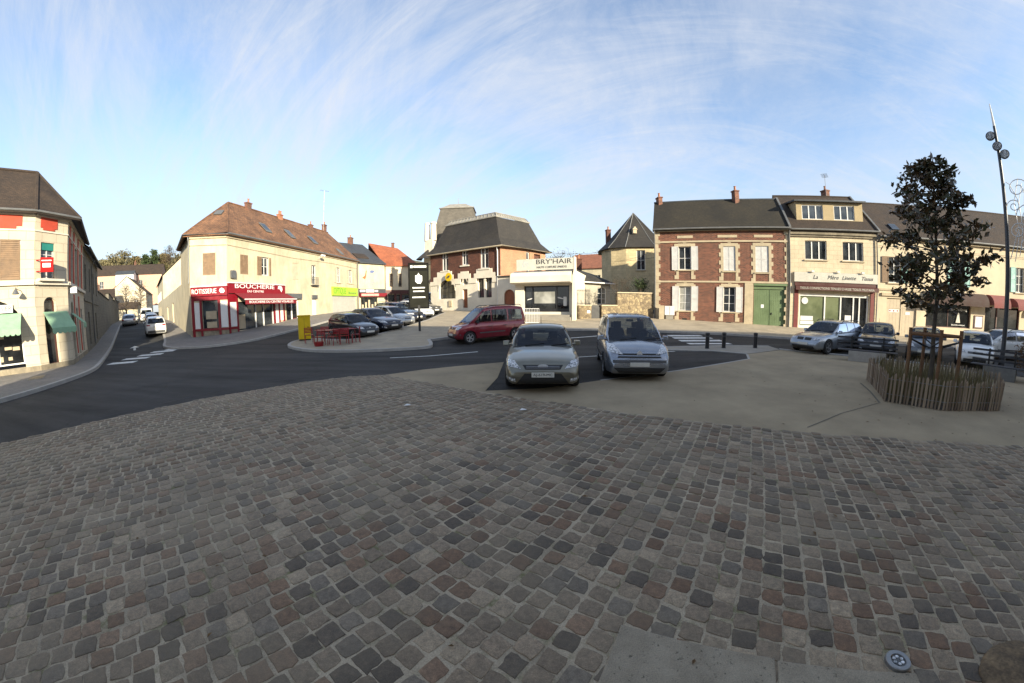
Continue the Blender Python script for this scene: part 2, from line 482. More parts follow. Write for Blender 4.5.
# ------------------------------------------------------------------ ground sheets
M['earth'] = pm('earth', (.10,.095,.06), .95, .35, .05, .3, fine=4)
me = bpy.data.meshes.new('ground')
xs = [-900, -300, -120, -60, 0, 60, 120, 300, 900]; ysg = [-900, -300, -60, -5] + KY[1:2] + list(np.arange(15, 61, 1.0)) + [80, 100, 140, 200, 400, 1500]
gv = [(x, y, zg(y) - .03) for y in ysg for x in xs]; nx = len(xs)
me.from_pydata(gv, [], [(j*nx+i, j*nx+i+1, (j+1)*nx+i+1, (j+1)*nx+i) for j in range(len(ysg)-1) for i in range(nx-1)])
me.materials.append(M['earth']); auto_uv(me)
tag(bpy.data.objects.new('ground', me), kind='structure'); COL.objects.link(bpy.data.objects['ground'])

drape('road', [(-140,-30),(70,-30),(70,20),(40,60),(-140,100)], .0, M['asphalt'])

KL = smooth_line([(-13.4,-6),(-13.9,0),(-14.54,4.33),(-15.6,6.7),(-17.4,9.2),(-20.2,11.15),(-23,13.0),(-46,28.1),(-80,50.5)], 2)
drape('pavement', KL + [(-84,44),(-30,6),(-30,-6)], .12, M['pave_grey'], skirt=.2)
KB = smooth_line([(-60,43.0),(-36,26.9),(-25.5,19.3),(-23.2,17.3),(-21.6,16.5),(-19.9,16.45),(-18.0,17.2),(-16.6,18.8),(-16.0,21),(-15.7,24),(-15.6,30),(-14.6,46)], 2)
drape('pavement', KB + [(-25,46),(-30,30),(-58,48)], .12, M['pave_grey'], skirt=.2)
KI = smooth_line([(-7.57,22.16),(-8.75,18.83),(-10.25,18.7),(-12.2,19.5),(-12.9,18.6),(-12.4,17.1),(-11.3,16.15),(-9.7,15.2),(-7.2,15.0),(-3.9,16.0),(-3.9,17.0),(-4.4,18.4)], 2)
KP = [(-2.2,20.2),(.4,21.7),(3,21.5),(5.6,21.4),(9,20.6),(13.1,19.6),(16.74,17.9),(22,15.3),(32,10.2),(50,1)]
drape('pavement', [(-6.56,27)] + KI + KP + [(54,8),(40.5,14),(27.5,20),(12,30),(6,34),(4,44),(-9.5,44),(-9.2,37.5),(-6.2,32)], .12, M['pave'], skirt=.2)
kb = MB()
ribbon(kb, KL, -.02, .16, .126, .14); ribbon(kb, KB, -.02, .16, .126, .14)
ribbon(kb, [(-6.2,32),(-6.56,27)] + KI + KP, -.02, .16, .126, .14)
o = link('kerb', kb, M['kerb']); tag(o, kind='structure')

# beaten sand of the square, and the pale strip that carries the bollards
SAND = [(-3.9,10.15),(8.45,2.35),(14.6,-1.6),(30,-11),(30,-4),(22,-1),(19,4),(17.2,7.9),(15.4,10.9),(12.9,14.2),(11.0,13.5),(10.1,13.2),(9.3,12.0),(5.29,10.25),(2.41,9.2),(.79,8.45),(-.66,8.24),(-.42,9.75),(-.3,12.4),(-1.79,11.7),(-2.9,11.05)]
drape('sand_ground', SAND, .012, M['sand'])
STRIP = [(4.5,15.3),(6.62,14.82),(8.97,14.27),(10.1,13.22),(11,13.52),(12.9,14.22),(13.2,15.5),(10.44,15.95),(7.41,15.8),(4.5,16.3)]
drape('pavement_strip', STRIP, .03, M['concrete'], skirt=.06)
kb = MB(); ribbon(kb, [(4.5,15.3),(6.62,14.82),(8.97,14.27),(10.1,13.22)], -.01, .12, .036, .04); ribbon(kb, [(13.2,15.5),(10.44,15.95),(7.41,15.8),(4.5,16.3)], -.01, .12, .036, .04)
ribbon(kb, [(10.1,13.2),(9.3,12.0),(5.29,10.25),(2.41,9.2)], -.05, .05, .016)
tag(link('kerb', kb, M['kerb']), kind='structure')
pb = MB(); ribbon(pb, [(17.3,8.2),(15.45,11.2),(12.95,14.35)], -.12, .12, .05, .05)
tag(link('kerb', pb, M['kerb']), kind='structure')
jb = MB(); ribbon(jb, [(8.3,5.5),(6.6,5.2),(5.16,4.75)], -.012, .012, .018); ribbon(jb, [(9.9,7.3),(9.2,6.45),(8.3,5.5)], .0, .05, .018)
M['dark_joint'] = pm('dark_joint', (.13,.115,.085), .9)
tag(link('ground_strip', jb, M['dark_joint']), kind='structure')

# road markings
mk = MB()
ribbon(mk, [(-4.96,13.62),(-3.39,14.1),(-1.5,15.1)], -.06, .06, .006)
ribbon(mk, [(2.25,13.3),(3.5,13.65)], -.06, .06, .006); ribbon(mk, [(-.1,12.7),(2.2,13.3)], -.05, .05, .006)
ribbon(mk, [(2.6,18.8),(3.31,19.04),(5.2,19.75)], -.07, .07, .006)
ribbon(mk, [(4.4,13.95),(7.2,14.5)], -.05, .05, .006)
sd = Vector((-.835,.55)); 
for p_, q_ in (((-19.5,11.15),(-18.35,11.95)),((-20.4,12.55),(-19.2,13.35)),((-20.95,13.9),(-19.75,14.7)),((-21.5,15.2),(-20.2,15.95)),((-21.5,16.3),(-20.1,17.0)),((-20.9,17.2),(-19.6,17.75))): ribbon(mk, [p_, q_], -.38, .38, .006)
rd = Vector((.88,-.47))
for p_, q_ in (((9.2,19.5),(11.4,19.43)),((9.15,18.7),(11.6,18.6)),((9.1,17.8),(11.7,17.68)),((9.1,16.85),(11.6,16.65))): ribbon(mk, [p_, q_], -.24, .24, .006)
# arrow in the side street
c = Vector((-25.6,16.7)); pz = Vector((.55,.835))
ribbon(mk, [tuple(c - sd*1.2), tuple(c + sd*.6)], -.08, .08, .006)
P = [c + sd*.6 - pz*.35, c + sd*.6 + pz*.35, c + sd*1.9]
mk.poly([(p.x, p.y, zg(p.y)+.02) for p in P])
tag(link('road_markings', mk, M['paint_white']), kind='structure')
M['patch'] = pm('asphalt_repair', (.03,.03,.032), .8, .2, 1.5, .4, fine=120)
mk = MB(); ribbon(mk, [(-12,6.0),(-10.2,9.6),(-7.5,12.6),(-2,14.5)], -.02, .02, .005); ribbon(mk, [(-9.9,5.0),(-8.5,9),(-5,12.2)], -.9, -.86, .005)
tag(link('road_strip', mk, M['patch']), kind='structure')

# ------------------------------------------------------------------ cobbles: every sett is modelled, all of them are the paving
COB = [(-11.2,-2.8),(-9.9,1.2),(-9.43,2.63),(-8.76,4.56),(-7.73,6.68),(-6.09,8.9),(-4.9,9.85),(-3.9,10.15),(8.45,2.35),(14.6,-1.6),(13,-2.8)]
def inside(x, y, P):
    c = False; j = len(P)-1
    for i in range(len(P)):
        if (P[i][1] > y) != (P[j][1] > y) and x < (P[j][0]-P[i][0])*(y-P[i][1])/(P[j][1]-P[i][1]) + P[i][0]: c = not c
        j = i
    return c
def mortar():
    m, t, b = base_mat('sandy_mortar'); geo = t.new('ShaderNodeNewGeometry').outputs['Position']
    n1 = t.noise(geo, 1.1, 5, .7); n2 = t.noise(geo, 90, 3); n3 = t.noise(geo, 3.5, 5, .7)
    c = t.mix((.42,.35,.255), (.24,.2,.145), t.ramp(n1, .38, 0., .68, 1.)); c = t.mix(c, (.10,.105,.035), t.math('MULTIPLY', t.ramp(n3, .52, 0., .68, 1.), .75)); c = t.mix(c, t.ramp(n2, .3, .75, .7, 1.25), 1., 'MULTIPLY')
    t.l.new(c, b.inputs['Base Color']); b.inputs['Roughness'].default_value = .95; b.inputs['Specular IOR Level'].default_value = .2; t.l.new(t.bump(n2, .5, .01), b.inputs['Normal']); return m
M['mortar'] = mortar()
drape('mortar_ground', COB, .012, M['mortar'])
def setts():
    rng = np.random.default_rng(3)
    al = R(37); L = np.array((math.sin(al), math.cos(al))); A = np.array((math.cos(al), -math.sin(al)))
    pa, pl = .172, .168
    PAL = np.array([(.200,.160,.122),(.160,.128,.098),(.088,.073,.060),(.146,.094,.064),(.136,.118,.100),(.250,.205,.155),(.172,.116,.082),(.222,.178,.134)])
    PW = np.array([.20,.2,.15,.14,.11,.08,.07,.05])
    VS=[]; FS=[]; CS=[]; nv=0
    col_off = {}
    for i in range(-130, 130):
        off = rng.random()*pl; wob = rng.normal(0,.0022)
        for j in range(-130, 130):
            c = A*(i*pa+wob) + L*(j*pl+off+rng.normal(0,.005))
            x, y = c
            if not (-12 < x < 15 and -3 < y < 11): continue
            if not inside(x, y, COB): continue
            d = math.hypot(x, y)
            if d < .5 and y < -.5: continue
            # keep clear of the step slab
            hw = pa/2 - .0088 + rng.normal(0,.0026); hl = pl/2 - .0095 + rng.normal(0,.0032)
            n = 12 if d < 6 else 8
            ang = np.arange(n)/n*2*PI + (PI/n if n == 12 else 0)
            sq = 1/np.maximum(np.abs(np.cos(ang)), np.abs(np.sin(ang)))
            rad = np.minimum(sq, 1.24 + rng.random(n)*.17)
            ux = np.cos(ang)*rad*hw*(1+rng.normal(0,.06,n)); uy = np.sin(ang)*rad*hl*(1+rng.normal(0,.06,n))
            rot = rng.normal(0,.035); cr, sr = math.cos(rot), math.sin(rot)
            ux, uy = ux*cr-uy*sr, ux*sr+uy*cr
            top = .012 + .0058 + rng.normal(0,.0012); tx, ty = rng.normal(0,.022,2)
            rings = [(1.0,-.008),(.985,-.0018),(.92,.0)] if n == 12 else [(1.0,-.008),(.95,0.)]
            for s_, dz in rings:
                for k in range(n):
                    px, py = ux[k]*s_, uy[k]*s_
                    q = c + A*px + L*py
                    VS.append((q[0], q[1], top + dz + tx*px + ty*py))
            VS.append((x, y, top + .0012))
            nr = len(rings)
            for r_ in range(nr-1):
                for k in range(n): FS.append((nv+r_*n+k, nv+r_*n+(k+1) % n, nv+(r_+1)*n+(k+1) % n, nv+(r_+1)*n+k))
            for k in range(n): FS.append((nv+(nr-1)*n+k, nv+(nr-1)*n+(k+1) % n, nv+nr*n))
            # patches of similar stones
            g = .5+.5*math.sin(x*.9+1.3*math.sin(y*.7))*math.cos(y*.8-.4*x)
            base = PAL[rng.choice(8, p=PW/PW.sum())]
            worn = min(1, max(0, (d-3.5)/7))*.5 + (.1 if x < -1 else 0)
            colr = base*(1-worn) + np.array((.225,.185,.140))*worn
            colr = colr*np.array((1.12,1.07,.97))*(.80+.32*rng.random())*(.92+.2*g)
            CS += [tuple(colr)+(1.,)]*(n*(nr-1)+n); nv += n*nr+1
    me = bpy.data.meshes.new('cobbled_pavement'); me.from_pydata(VS, [], FS)
    at = me.attributes.new('stone', 'FLOAT_COLOR', 'FACE'); at.data.foreach_set('color', np.array(CS, dtype=np.float32).ravel())
    me.polygons.foreach_set('use_smooth', [True]*len(me.polygons))
    bm = bmesh.new(); bm.from_mesh(me)
    for f in bm.faces:
        if f.normal.z < 0: f.normal_flip()
    bm.to_mesh(me); bm.free()
    m, t, b = base_mat('sandstone_setts')
    a = t.new('ShaderNodeAttribute', attribute_name='stone').outputs['Color']
    geo = t.new('ShaderNodeNewGeometry').outputs['Position']
    n1 = t.noise(geo, 28, 6, .7); n2 = t.noise(geo, 150, 3); n3 = t.noise(geo, .7, 4)
    c = t.mix(a, t.ramp(n1, .28, .52, .74, 1.5), 1., 'MULTIPLY'); c = t.mix(c, t.ramp(n2, .3, .7, .7, 1.3), 1., 'MULTIPLY')
    c = t.mix(c, (.21,.172,.118), t.math('MULTIPLY', t.ramp(n3, .45, 0., .68, 1.), .55))   # trodden dust
    t.l.new(c, b.inputs['Base Color']); t.l.new(t.ramp(n1, .3, .55, .7, .85), b.inputs['Roughness']); b.inputs['Specular IOR Level'].default_value = .35
    t.l.new(t.bump(n2, .35, .004, t.bump(n1, .5, .012)), b.inputs['Normal'])
    me.materials.append(m)
    o = bpy.data.objects.new('cobbled_pavement', me); COL.objects.link(o); tag(o, kind='structure')
setts()
# ------------------------------------------------------------------ building materials
M['cream'] = pm('cream_render', (.56,.49,.345), .9, .2, .7, .15, streak=.18)
M['cream2'] = pm('pale_stone_blocks', (.55,.48,.36), .9, .14, 1.0, .15, pat='b', c2=(.52,.455,.34), mortar=(.40,.34,.25), size=(.75,.42), msize=.012)
M['ashlar'] = pm('limestone_ashlar', (.64,.54,.38), .9, .15, .9, .2, pat='b', c2=(.60,.50,.35), mortar=(.36,.295,.2), size=(.62,.33), msize=.008, streak=.1)
M['stone'] = pm('limestone_trim', (.46,.38,.26), .9, .22, 2, .2)
M['white_stone'] = pm('white_render', (.68,.62,.51), .85, .14, 1.2, .1, streak=.06)
M['brick'] = pm('red_brick', (.215,.072,.042), .9, .3, 1.2, .2, pat='b', c2=(.085,.03,.022), mortar=(.24,.17,.12), size=(.24,.082), msize=.012, fine=9)
M['brick_dark'] = pm('brown_or_shaded_brick', (.125,.042,.026), .9, .35, 1.2, .2, pat='b', c2=(.07,.024,.017), mortar=(.13,.08,.055), size=(.24,.08), msize=.01)  # brown for chimneys; on the post office front, shade put into the colour
M['brick_sunlit'] = pm('sunlit_brick', (.37,.18,.105), .9, .25, 1.2, .2, pat='b', c2=(.29,.135,.08), mortar=(.47,.30,.18), size=(.22,.07), msize=.01)  # lit copy of the post office brick, sunlight put into the colour
M['tile_brown'] = pm('brown_roof_tiles', (.056,.037,.025), .9, .42, .8, .4, fine=7, pat='b', c2=(.036,.025,.018), mortar=(.03,.02,.015), size=(.17,.11), msize=.012, patvar=1)
M['tile_orange'] = pm('weathered_orange_tiles', (.25,.122,.062), .9, .5, .7, .4, fine=6, pat='b', c2=(.14,.074,.042), mortar=(.07,.035,.02), size=(.2,.13), msize=.012)
M['tile_red'] = pm('new_red_tiles', (.36,.115,.05), .85, .3, .7, .3, fine=6, pat='b', c2=(.28,.085,.04), mortar=(.2,.05,.02), size=(.24,.2), msize=.014)
M['tile_moss'] = pm('mossy_roof_tiles', (.033,.026,.016), .95, .5, .5, .4, fine=6, pat='b', c2=(.020,.017,.011), mortar=(.018,.015,.01), size=(.17,.1), msize=.012)
M['slate'] = pm('slate', (.055,.06,.068), .6, .25, .8, .2, pat='b', c2=(.042,.046,.053), mortar=(.015,.016,.018), size=(.22,.13), msize=.008)
M['slate_brown'] = pm('weathered_slate', (.038,.033,.028), .75, .4, .7, .2, fine=6, pat='b', c2=(.026,.023,.02), mortar=(.015,.013,.012), size=(.22,.13), msize=.008)
M['rubble'] = rubble('rubble_stone', (.36,.28,.16), (.12,.09,.06), (.20,.155,.10), 4.2)
M['grey_stone'] = pm('sooty_stone', (.20,.18,.14), .95, .3, 1.0, .3, pat='b', c2=(.165,.15,.12), mortar=(.12,.11,.09), size=(.55,.3), msize=.012, streak=.35)
M['plinth'] = pm('stained_plinth', (.33,.28,.20), .92, .35, 1.6, .25, streak=.4)
M['wood_brown'] = pm('weathered_brown_shutter', (.23,.15,.09), .75, .3, 4, .2)
M['wood_door'] = pm('varnished_door', (.24,.075,.03), .5, .25, 3, .1)
M['shutter_white'] = pm('white_shutter_paint', (.56,.55,.53), .55, .12, 3, .06)
M['shutter_teal'] = pm('turquoise_shutter_paint', (.19,.40,.37), .6, .15, 3, .06)
M['gate_green'] = pm('green_gate_paint', (.125,.18,.085), .55, .18, 1.2, .08)
M['fascia_red'] = pm('red_fascia', (.20,.008,.017), .35, .1, bump=.01)
M['awning_red'] = pm('red_awning_cloth', (.18,.008,.015), .9, .15, 4, .2)
M['awning_green'] = pm('pale_green_awning_cloth', (.25,.41,.27), .9, .15, 4, .2)
M['awning_maroon'] = pm('faded_maroon_awning', (.21,.07,.065), .9, .25, 2, .2)
M['lettering_white'] = pm('white_lettering', (.78,.78,.76), .5, .05, bump=0)
M['lettering_dark'] = pm('dark_lettering', (.05,.05,.055), .5, .05, bump=0)
M['sign_green'] = pm('lime_sign', (.34,.55,.05), .4, .06, bump=0)
M['sign_white'] = pm('white_sign_panel', (.52,.50,.43), .5, .12, 3, bump=.02)
M['panel_white'] = pm('white_panel', (.68,.67,.65), .5, .08, bump=.02)
M['maroon'] = pm('maroon_shopfront', (.075,.022,.018), .5, .2)
M['metal_shutter'] = pm('roller_shutter', (.5,.49,.44), .5, .12, pat='b', c2=(.47,.46,.42), mortar=(.25,.25,.22), size=(5,.1), msize=.012)
M['yellow'] = pm('yellow_enamel', (.62,.42,.004), .4, .1, bump=.02)
M['dark_inside'] = pm('dark_interior', (.012,.011,.01), .95, .3)

def building(name, P, label, cat='building', group=None):
    o = thing(name, (P[0], P[1], zg(P[1])), label, cat, group)
    return o, tuple(o.location)

def quoins(mb, F, u0, u1, z0, z1, o=.035, h=.32, flip=False):
    k = 0; z = z0
    while z < z1 - .05:
        e = .0 if k % 2 else .13
        a, b = (u0, u1 - .13 + e) if not flip else (u0 + .13 - e, u1)
        fbox(mb, F, a, b, z + .006, min(z+h, z1), -.02, o); z += h; k += 1

# ================================================================== the red brick house
F = Fc((11.44,26.88), (20.78,22.18)); Lw = F.len
rt, og = building('brick_house', F.p, 'red brick house with white shutters, stone quoins and a green carriage gate', 'house')
ops = [(1.9,2.86,4.8,6.62),(5.36,6.3,4.7,6.6),(7.83,8.86,4.62,6.62),(1.93,2.86,1.6,3.5),(5.37,6.3,1.58,3.48),(7.7,10.28,.2,3.62)]
w = MB(); wall(w, F, 0, Lw, -.2, 8.0, ops, .22)
B = lambda u, o, z: F.pt(u, z, o)
w.quad(B(0,0,-.2), B(0,0,8), B(0,-6.4,8), B(0,-6.4,-.2)); w.quad(B(Lw,0,-.2), B(Lw,-6.4,-.2), B(Lw,-6.4,8), B(Lw,0,8)); w.quad(B(0,-6.4,-.2), B(0,-6.4,8), B(Lw,-6.4,8), B(Lw,-6.4,-.2))
w.poly([B(0,0,8), B(0,-3.2,10.9), B(0,-6.4,8)]); w.poly([B(Lw,0,8), B(Lw,-6.4,8), B(Lw,-3.2,10.9)])
link('wall', w, M['brick'], rt, og)
t = MB()
fbox(t, F, 0, Lw, 6.93, 7.06, 0, .07); fbox(t, F, 0, Lw, 3.8, 3.93, 0, .07); fbox(t, F, 0, Lw, 7.82, 8.0, 0, .12)
for a, b in ((1.8,3.03),(4.95,6.45),(7.75,9.2)): fbox(t, F, a, b, 7.28, 7.48, 0, .025)
link('string_course', t, M['stone'], rt, og)
q = MB(); quoins(q, F, 0, .45, .45, 7.8); link('quoin', q, M['stone'], rt, og); q = MB(); quoins(q, F, Lw-.38, Lw, .45, 7.8, flip=True); link('quoin', q, M['stone'], rt, og)
q = MB(); fbox(q, F, 7.0, 7.66, .4, 3.8, -.02, .05); link('pier', q, M['stone'], rt, og)
for a, b, c, d in ops[:5]:
    q = MB()
    for s in (-1, 1):
        z = c - .75; k = 0
        while z < d + .2:
            e = .2 if k % 2 else .34
            x0, x1 = (a - e, a) if s < 0 else (b, b + e)
            fbox(q, F, x0, x1, z+.004, min(z+.31, d+.24), -.02, .03); z += .31; k += 1
    fbox(q, F, a, b, d, d+.24, -.02, .032); fbox(q, F, (a+b)/2-.12, (a+b)/2+.12, d+.24, d+.3, -.02, .05)
    link('window_surround', q, M['stone'], rt, og)
p = MB(); fbox(p, F, 0, 7.0, -.2, .78, 0, .05); link('plinth', p, M['plinth'], rt, og)
for i, (a, b, c, d) in enumerate(ops[:5]):
    window(rt, og, F, a, b, c, d, 2, 3 if i > 2 else 2, gm=M['glass_curtain'] if i == 3 else M['glass'], sill=M['stone'])
for i in (0, 3, 4):
    a, b, c, d = ops[i]
    shutter(rt, og, F, a-.54, a-.02, c-.03, d, M['shutter_white'], .035); shutter(rt, og, F, b+.02, b+.54, c-.03, d, M['shutter_white'], .035)
for i in (1, 2):
    a, b, c, d = ops[i]; mdl = (a+b)/2
    shutter(rt, og, F, a+.01, mdl-.006, c+.03, d-.01, M['shutter_white'], -.06); shutter(rt, og, F, mdl+.006, b-.01, c+.03, d-.01, M['shutter_white'], -.06)
g = MB()
for k in range(18):
    u = 7.74 + k*.14; fbox(g, F, u, u+.132, .35, 3.34, -.16, -.12)
fbox(g, F, 7.7, 10.28, 3.36, 3.62, -.18, -.06); fbox(g, F, 7.7, 10.28, 3.62, 3.78, -.1, .07)
fbox(g, F, 8.98, 9.0, .35, 3.34, -.12, -.1); fbox(g, F, 9.02, 9.04, .4, 2.5, -.12, -.105); fbox(g, F, 9.95, 9.97, .4, 2.5, -.12, -.105); fbox(g, F, 9.02, 9.97, 2.5, 2.53, -.12, -.105)
gt = link('gate', g, M['gate_green'], rt, og)
s = MB(); fbox(s, F, 8.3, 8.52, 1.95, 2.2, -.119, -.112); link('notice', s, M['lettering_white'], gt, og)
s = MB(); fbox(s, F, 9.1, 9.16, 1.45, 1.6, -.12, -.06); link('handle', s, M['black_metal'], gt, og)
v = MB(); fbox(v, F, 2.2, 2.55, .82, 1.0, -.01, .012); fbox(v, F, 5.6, 6.0, .55, .8, .04, .06); link('vent', v, M['dark_inside'], rt, og)
r = MB()
slab(r, [B(-.1,.28,7.93), B(Lw-.02,.28,7.93), B(Lw-.02,-3.2,11.12), B(-.1,-3.2,11.12)], .12); slab(r, [B(-.1,-3.204,11.12), B(Lw-.02,-3.204,11.12), B(Lw-.02,-6.68,7.93), B(-.1,-6.68,7.93)], .12)
rf = link('roof', r, M['tile_moss'], rt, og)
rg = MB(); rg.tube([B(-.12,-3.2,11.12), B(Lw,-3.2,11.12)], .09, 8); link('ridge', rg, M['slate'], rf, og, smooth=40)
rg = MB(); rg.hexa([B(Lw-.02,.3,7.96),B(Lw+.14,.3,7.96),B(Lw+.14,-3.2,11.16),B(Lw-.02,-3.2,11.16),B(Lw-.02,.3,8.1),B(Lw+.14,.3,8.1),B(Lw+.14,-3.2,11.3),B(Lw-.02,-3.2,11.3)]); link('verge', rg, M['zinc'], rf, og)
chimney(rt, og, *B(.35,-3.2,0)[:2], 10.7, 11.5, M['brick'], .36, .6, 0, 1); chimney(rt, og, *B(6.95,-3.0,0)[:2], 10.6, 11.75, M['brick'], .42, .5, 0, 1)
gutter(rt, og, [B(-.1,.34,7.98), B(Lw,.34,7.98)])
downpipe(rt, og, [B(Lw+.02,.3,7.95), B(Lw+.02,.1,7.5), B(Lw+.02,.1,.5)]); downpipe(rt, og, [B(.03,.3,7.95), B(.03,.1,7.5), B(.03,.1,.9)])

# ================================================================== limestone shop house with the wide dormer
F = Fc((20.92,22.2), (27.27,19.1)); Lw = F.len; B = lambda u, o, z: F.pt(u, z, o)
rt, og = building('shop_house', F.p, 'pale limestone shop house with a wide two-window dormer and white shop sign', 'house')
ops = [(1.15,2.89,5.68,7.12),(4.19,5.89,5.68,7.1),(.72,6.4,.55,3.15)]
w = MB(); wall(w, F, 0, Lw, -.2, 7.75, ops, .25)
w.quad(B(0,0,-.2), B(0,0,7.75), B(0,-9,7.75), B(0,-9,-.2)); w.quad(B(Lw,0,-.2), B(Lw,-9,-.2), B(Lw,-9,7.75), B(Lw,0,7.75)); w.quad(B(0,-9,-.2), B(0,-9,7.75), B(Lw,-9,7.75), B(Lw,-9,-.2))
w.poly([B(0,0,7.75), B(0,-4.5,11.65), B(0,-9,7.75)]); w.poly([B(Lw,0,7.75), B(Lw,-9,7.75), B(Lw,-4.5,11.65)])
link('wall', w, M['ashlar'], rt, og)
t = MB(); fbox(t, F, -.02, Lw+.02, 7.55, 7.76, 0, .22); fbox(t, F, -.02, Lw+.02, 7.4, 7.55, 0, .12); link('cornice', t, M['plinth'], rt, og)
for a, b, c, d in ops[:2]: window(rt, og, F, a, b, c, d, 3, 1, bar=.09, sill=M['stone'])
sf = MB(); fbox(sf, F, .72, 6.4, .55, .75, -.25, -.02)
for u in (.72, 2.75, 4.05, 5.1, 5.6, 6.28): fbox(sf, F, u, u+.1, .75, 3.1, -.22, -.12)
fbox(sf, F, .72, 6.4, 2.95, 3.15, -.2, -.1)
sf = link('shopfront', sf, M['white_frame'], rt, og)
M['green_blind'] = glass('green_blind_behind_glass', (.11,.13,.07), .15, (.17,.195,.11), spec=.6)
gl = MB()
for a, b in ((.82,2.75),(2.85,4.05)): gl.quad(B(a,-.18,.75), B(b,-.18,.75), B(b,-.18,2.95), B(a,-.18,2.95))
link('display_window', gl, M['green_blind'], sf, og)
gl = MB()
for a, b in ((4.15,5.1),(5.2,5.6),(5.7,6.28)): gl.quad(B(a,-.18,.75), B(b,-.18,.75), B(b,-.18,2.95), B(a,-.18,2.95))
link('display_window', gl, M['glass_dark'], sf, og)
p = MB()
for k, (a, b, c, d) in enumerate(((.9,1.9,1.12,1.45),(.9,1.95,.82,1.08),(4.5,5.0,1.0,1.6))): fbox(p, F, a, b, c, d, -.17, -.165)
link('poster', p, M['panel_white'], sf, og)
p = MB(); p.lathe([(.0,.02),(.26,.02),(.26,0),(.17,0)], (0,0,0), 20, 'y'); p.v = [(B(1.2,-.16,2.6)[0]+F.e.x*x+F.n.x*y, B(1.2,-.16,2.6)[1]+F.e.y*x+F.n.y*y, 2.6+z) for x, y, z in p.v]
link('round_sticker', p, M['panel_white'], sf, og)
s = MB()
fbox(s, F, .3, .62, .5, 3.5, 0, .05); fbox(s, F, 6.5, 6.8, .5, 3.5, 0, .05)
link('pilaster', s, pm('dull_red_pilaster', (.16,.03,.028), .6, .2), rt, og)
s = MB(); fbox(s, F, .25, 7.0, 4.0, 4.72, 0, .16); sg = link('sign_board', s, M['sign_white'], rt, og)
text(sg, og, F, 1.9, 4.36, .42, 'La', M['lettering_dark'], .17, shear=.3); text(sg, og, F, 3.3, 4.36, .42, 'Mère', M['lettering_dark'], .17, shear=.3); text(sg, og, F, 4.6, 4.36, .4, 'Linette', M['lettering_dark'], .17, shear=.3); text(sg, og, F, 6.1, 4.36, .4, 'Tissus', M['lettering_dark'], .17, shear=.3)
ln = MB()
for u in (1.55, 3.6, 5.6): fbox(ln, F, u, u+.22, 4.73, 4.85, .1, .3)
link('sign_lamp', ln, M['panel_white'], sg, og)
s = MB(); fbox(s, F, .3, 6.98, 3.75, 3.98, .0, .1); s.prism([B(.3,.102,3.75), B(.3,.42,3.66), B(.3,.42,3.38), B(.3,.102,3.45)], F.e*6.68)
aw = link('awning', s, M['maroon'], rt, og)
text(aw, og, F, 3.6, 3.52, .24, 'TISSUS CONFECTIONS TENUES CHASSE TOILES MILITARIA', M['sign_white'], .425, width=6.0)
r = MB()
slab(r, [B(.0,.3,7.88), B(Lw+.05,.3,7.88), B(Lw+.05,-4.5,11.8), B(.0,-4.5,11.8)], .12); slab(r, [B(0,-4.504,11.8), B(Lw+.05,-4.504,11.8), B(Lw+.05,-9.3,7.88), B(0,-9.3,7.88)], .12)
rf = link('roof', r, M['tile_brown'], rt, og)
rg = MB(); rg.tube([B(0,-4.5,11.8), B(Lw+.05,-4.5,11.8)], .09, 8); link('ridge', rg, M['tile_brown'], rf, og, smooth=40)
rg = MB(); rg.hexa([B(Lw,.34,7.92),B(Lw+.16,.34,7.92),B(Lw+.16,-4.5,11.84),B(Lw,-4.5,11.84),B(Lw,.34,8.02),B(Lw+.16,.34,8.02),B(Lw+.16,-4.5,11.94),B(Lw,-4.5,11.94)]); link('verge', rg, M['zinc'], rf, og)
d = MB(); fd = lambda u0,u1,z0,z1,a,b: fbox(d, F, u0,u1,z0,z1,a,b)
dw = [(1.35,3.1,8.95,10.1),(4.0,5.75,8.95,10.1)]
Fd = Fc(B(.9,-.95,0)[:2], B(6.45,-.95,0)[:2])
wall(d, Fd, 0, 5.55, 8.7, 10.4, [(a-.9,b-.9,c,e) for a,b,c,e in dw], .15)
d.quad(B(.9,-.95,8.7), B(.9,-.95,10.4), B(.9,-3.6,10.7), B(.9,-3.6,8.7)); d.quad(B(6.45,-.95,8.7), B(6.45,-3.6,8.7), B(6.45,-3.6,10.7), B(6.45,-.95,10.4))
M['ochre'] = pm('ochre_render', (.42,.33,.19), .9, .15)
dm = link('dormer', d, M['ochre'], rt, og)
d = MB(); slab(d, [B(.7,-.65,10.45), B(6.65,-.65,10.45), B(6.65,-3.8,10.95), B(.7,-3.8,10.95)], .13); link('dormer_roof', d, M['slate'], dm, og)
for a, b, c, e in dw: window(rt, og, Fd, a-.9, b-.9, c, e, 3, 1, bar=.09, d=.06)
chimney(rt, og, *B(5.2,-5.3,0)[:2], 11.0, 12.5, M['brick'], .5, .6, 0, 1); antenna(rt, og, *B(5.0,-4.6,0)[:2], 11.7, 2.1, .6)
gutter(rt, og, [B(0,.38,7.9), B(Lw+.05,.38,7.9)]); downpipe(rt, og, [B(Lw-.06,.3,7.85), B(Lw-.06,.1,7.4), B(Lw-.06,.1,.4)])

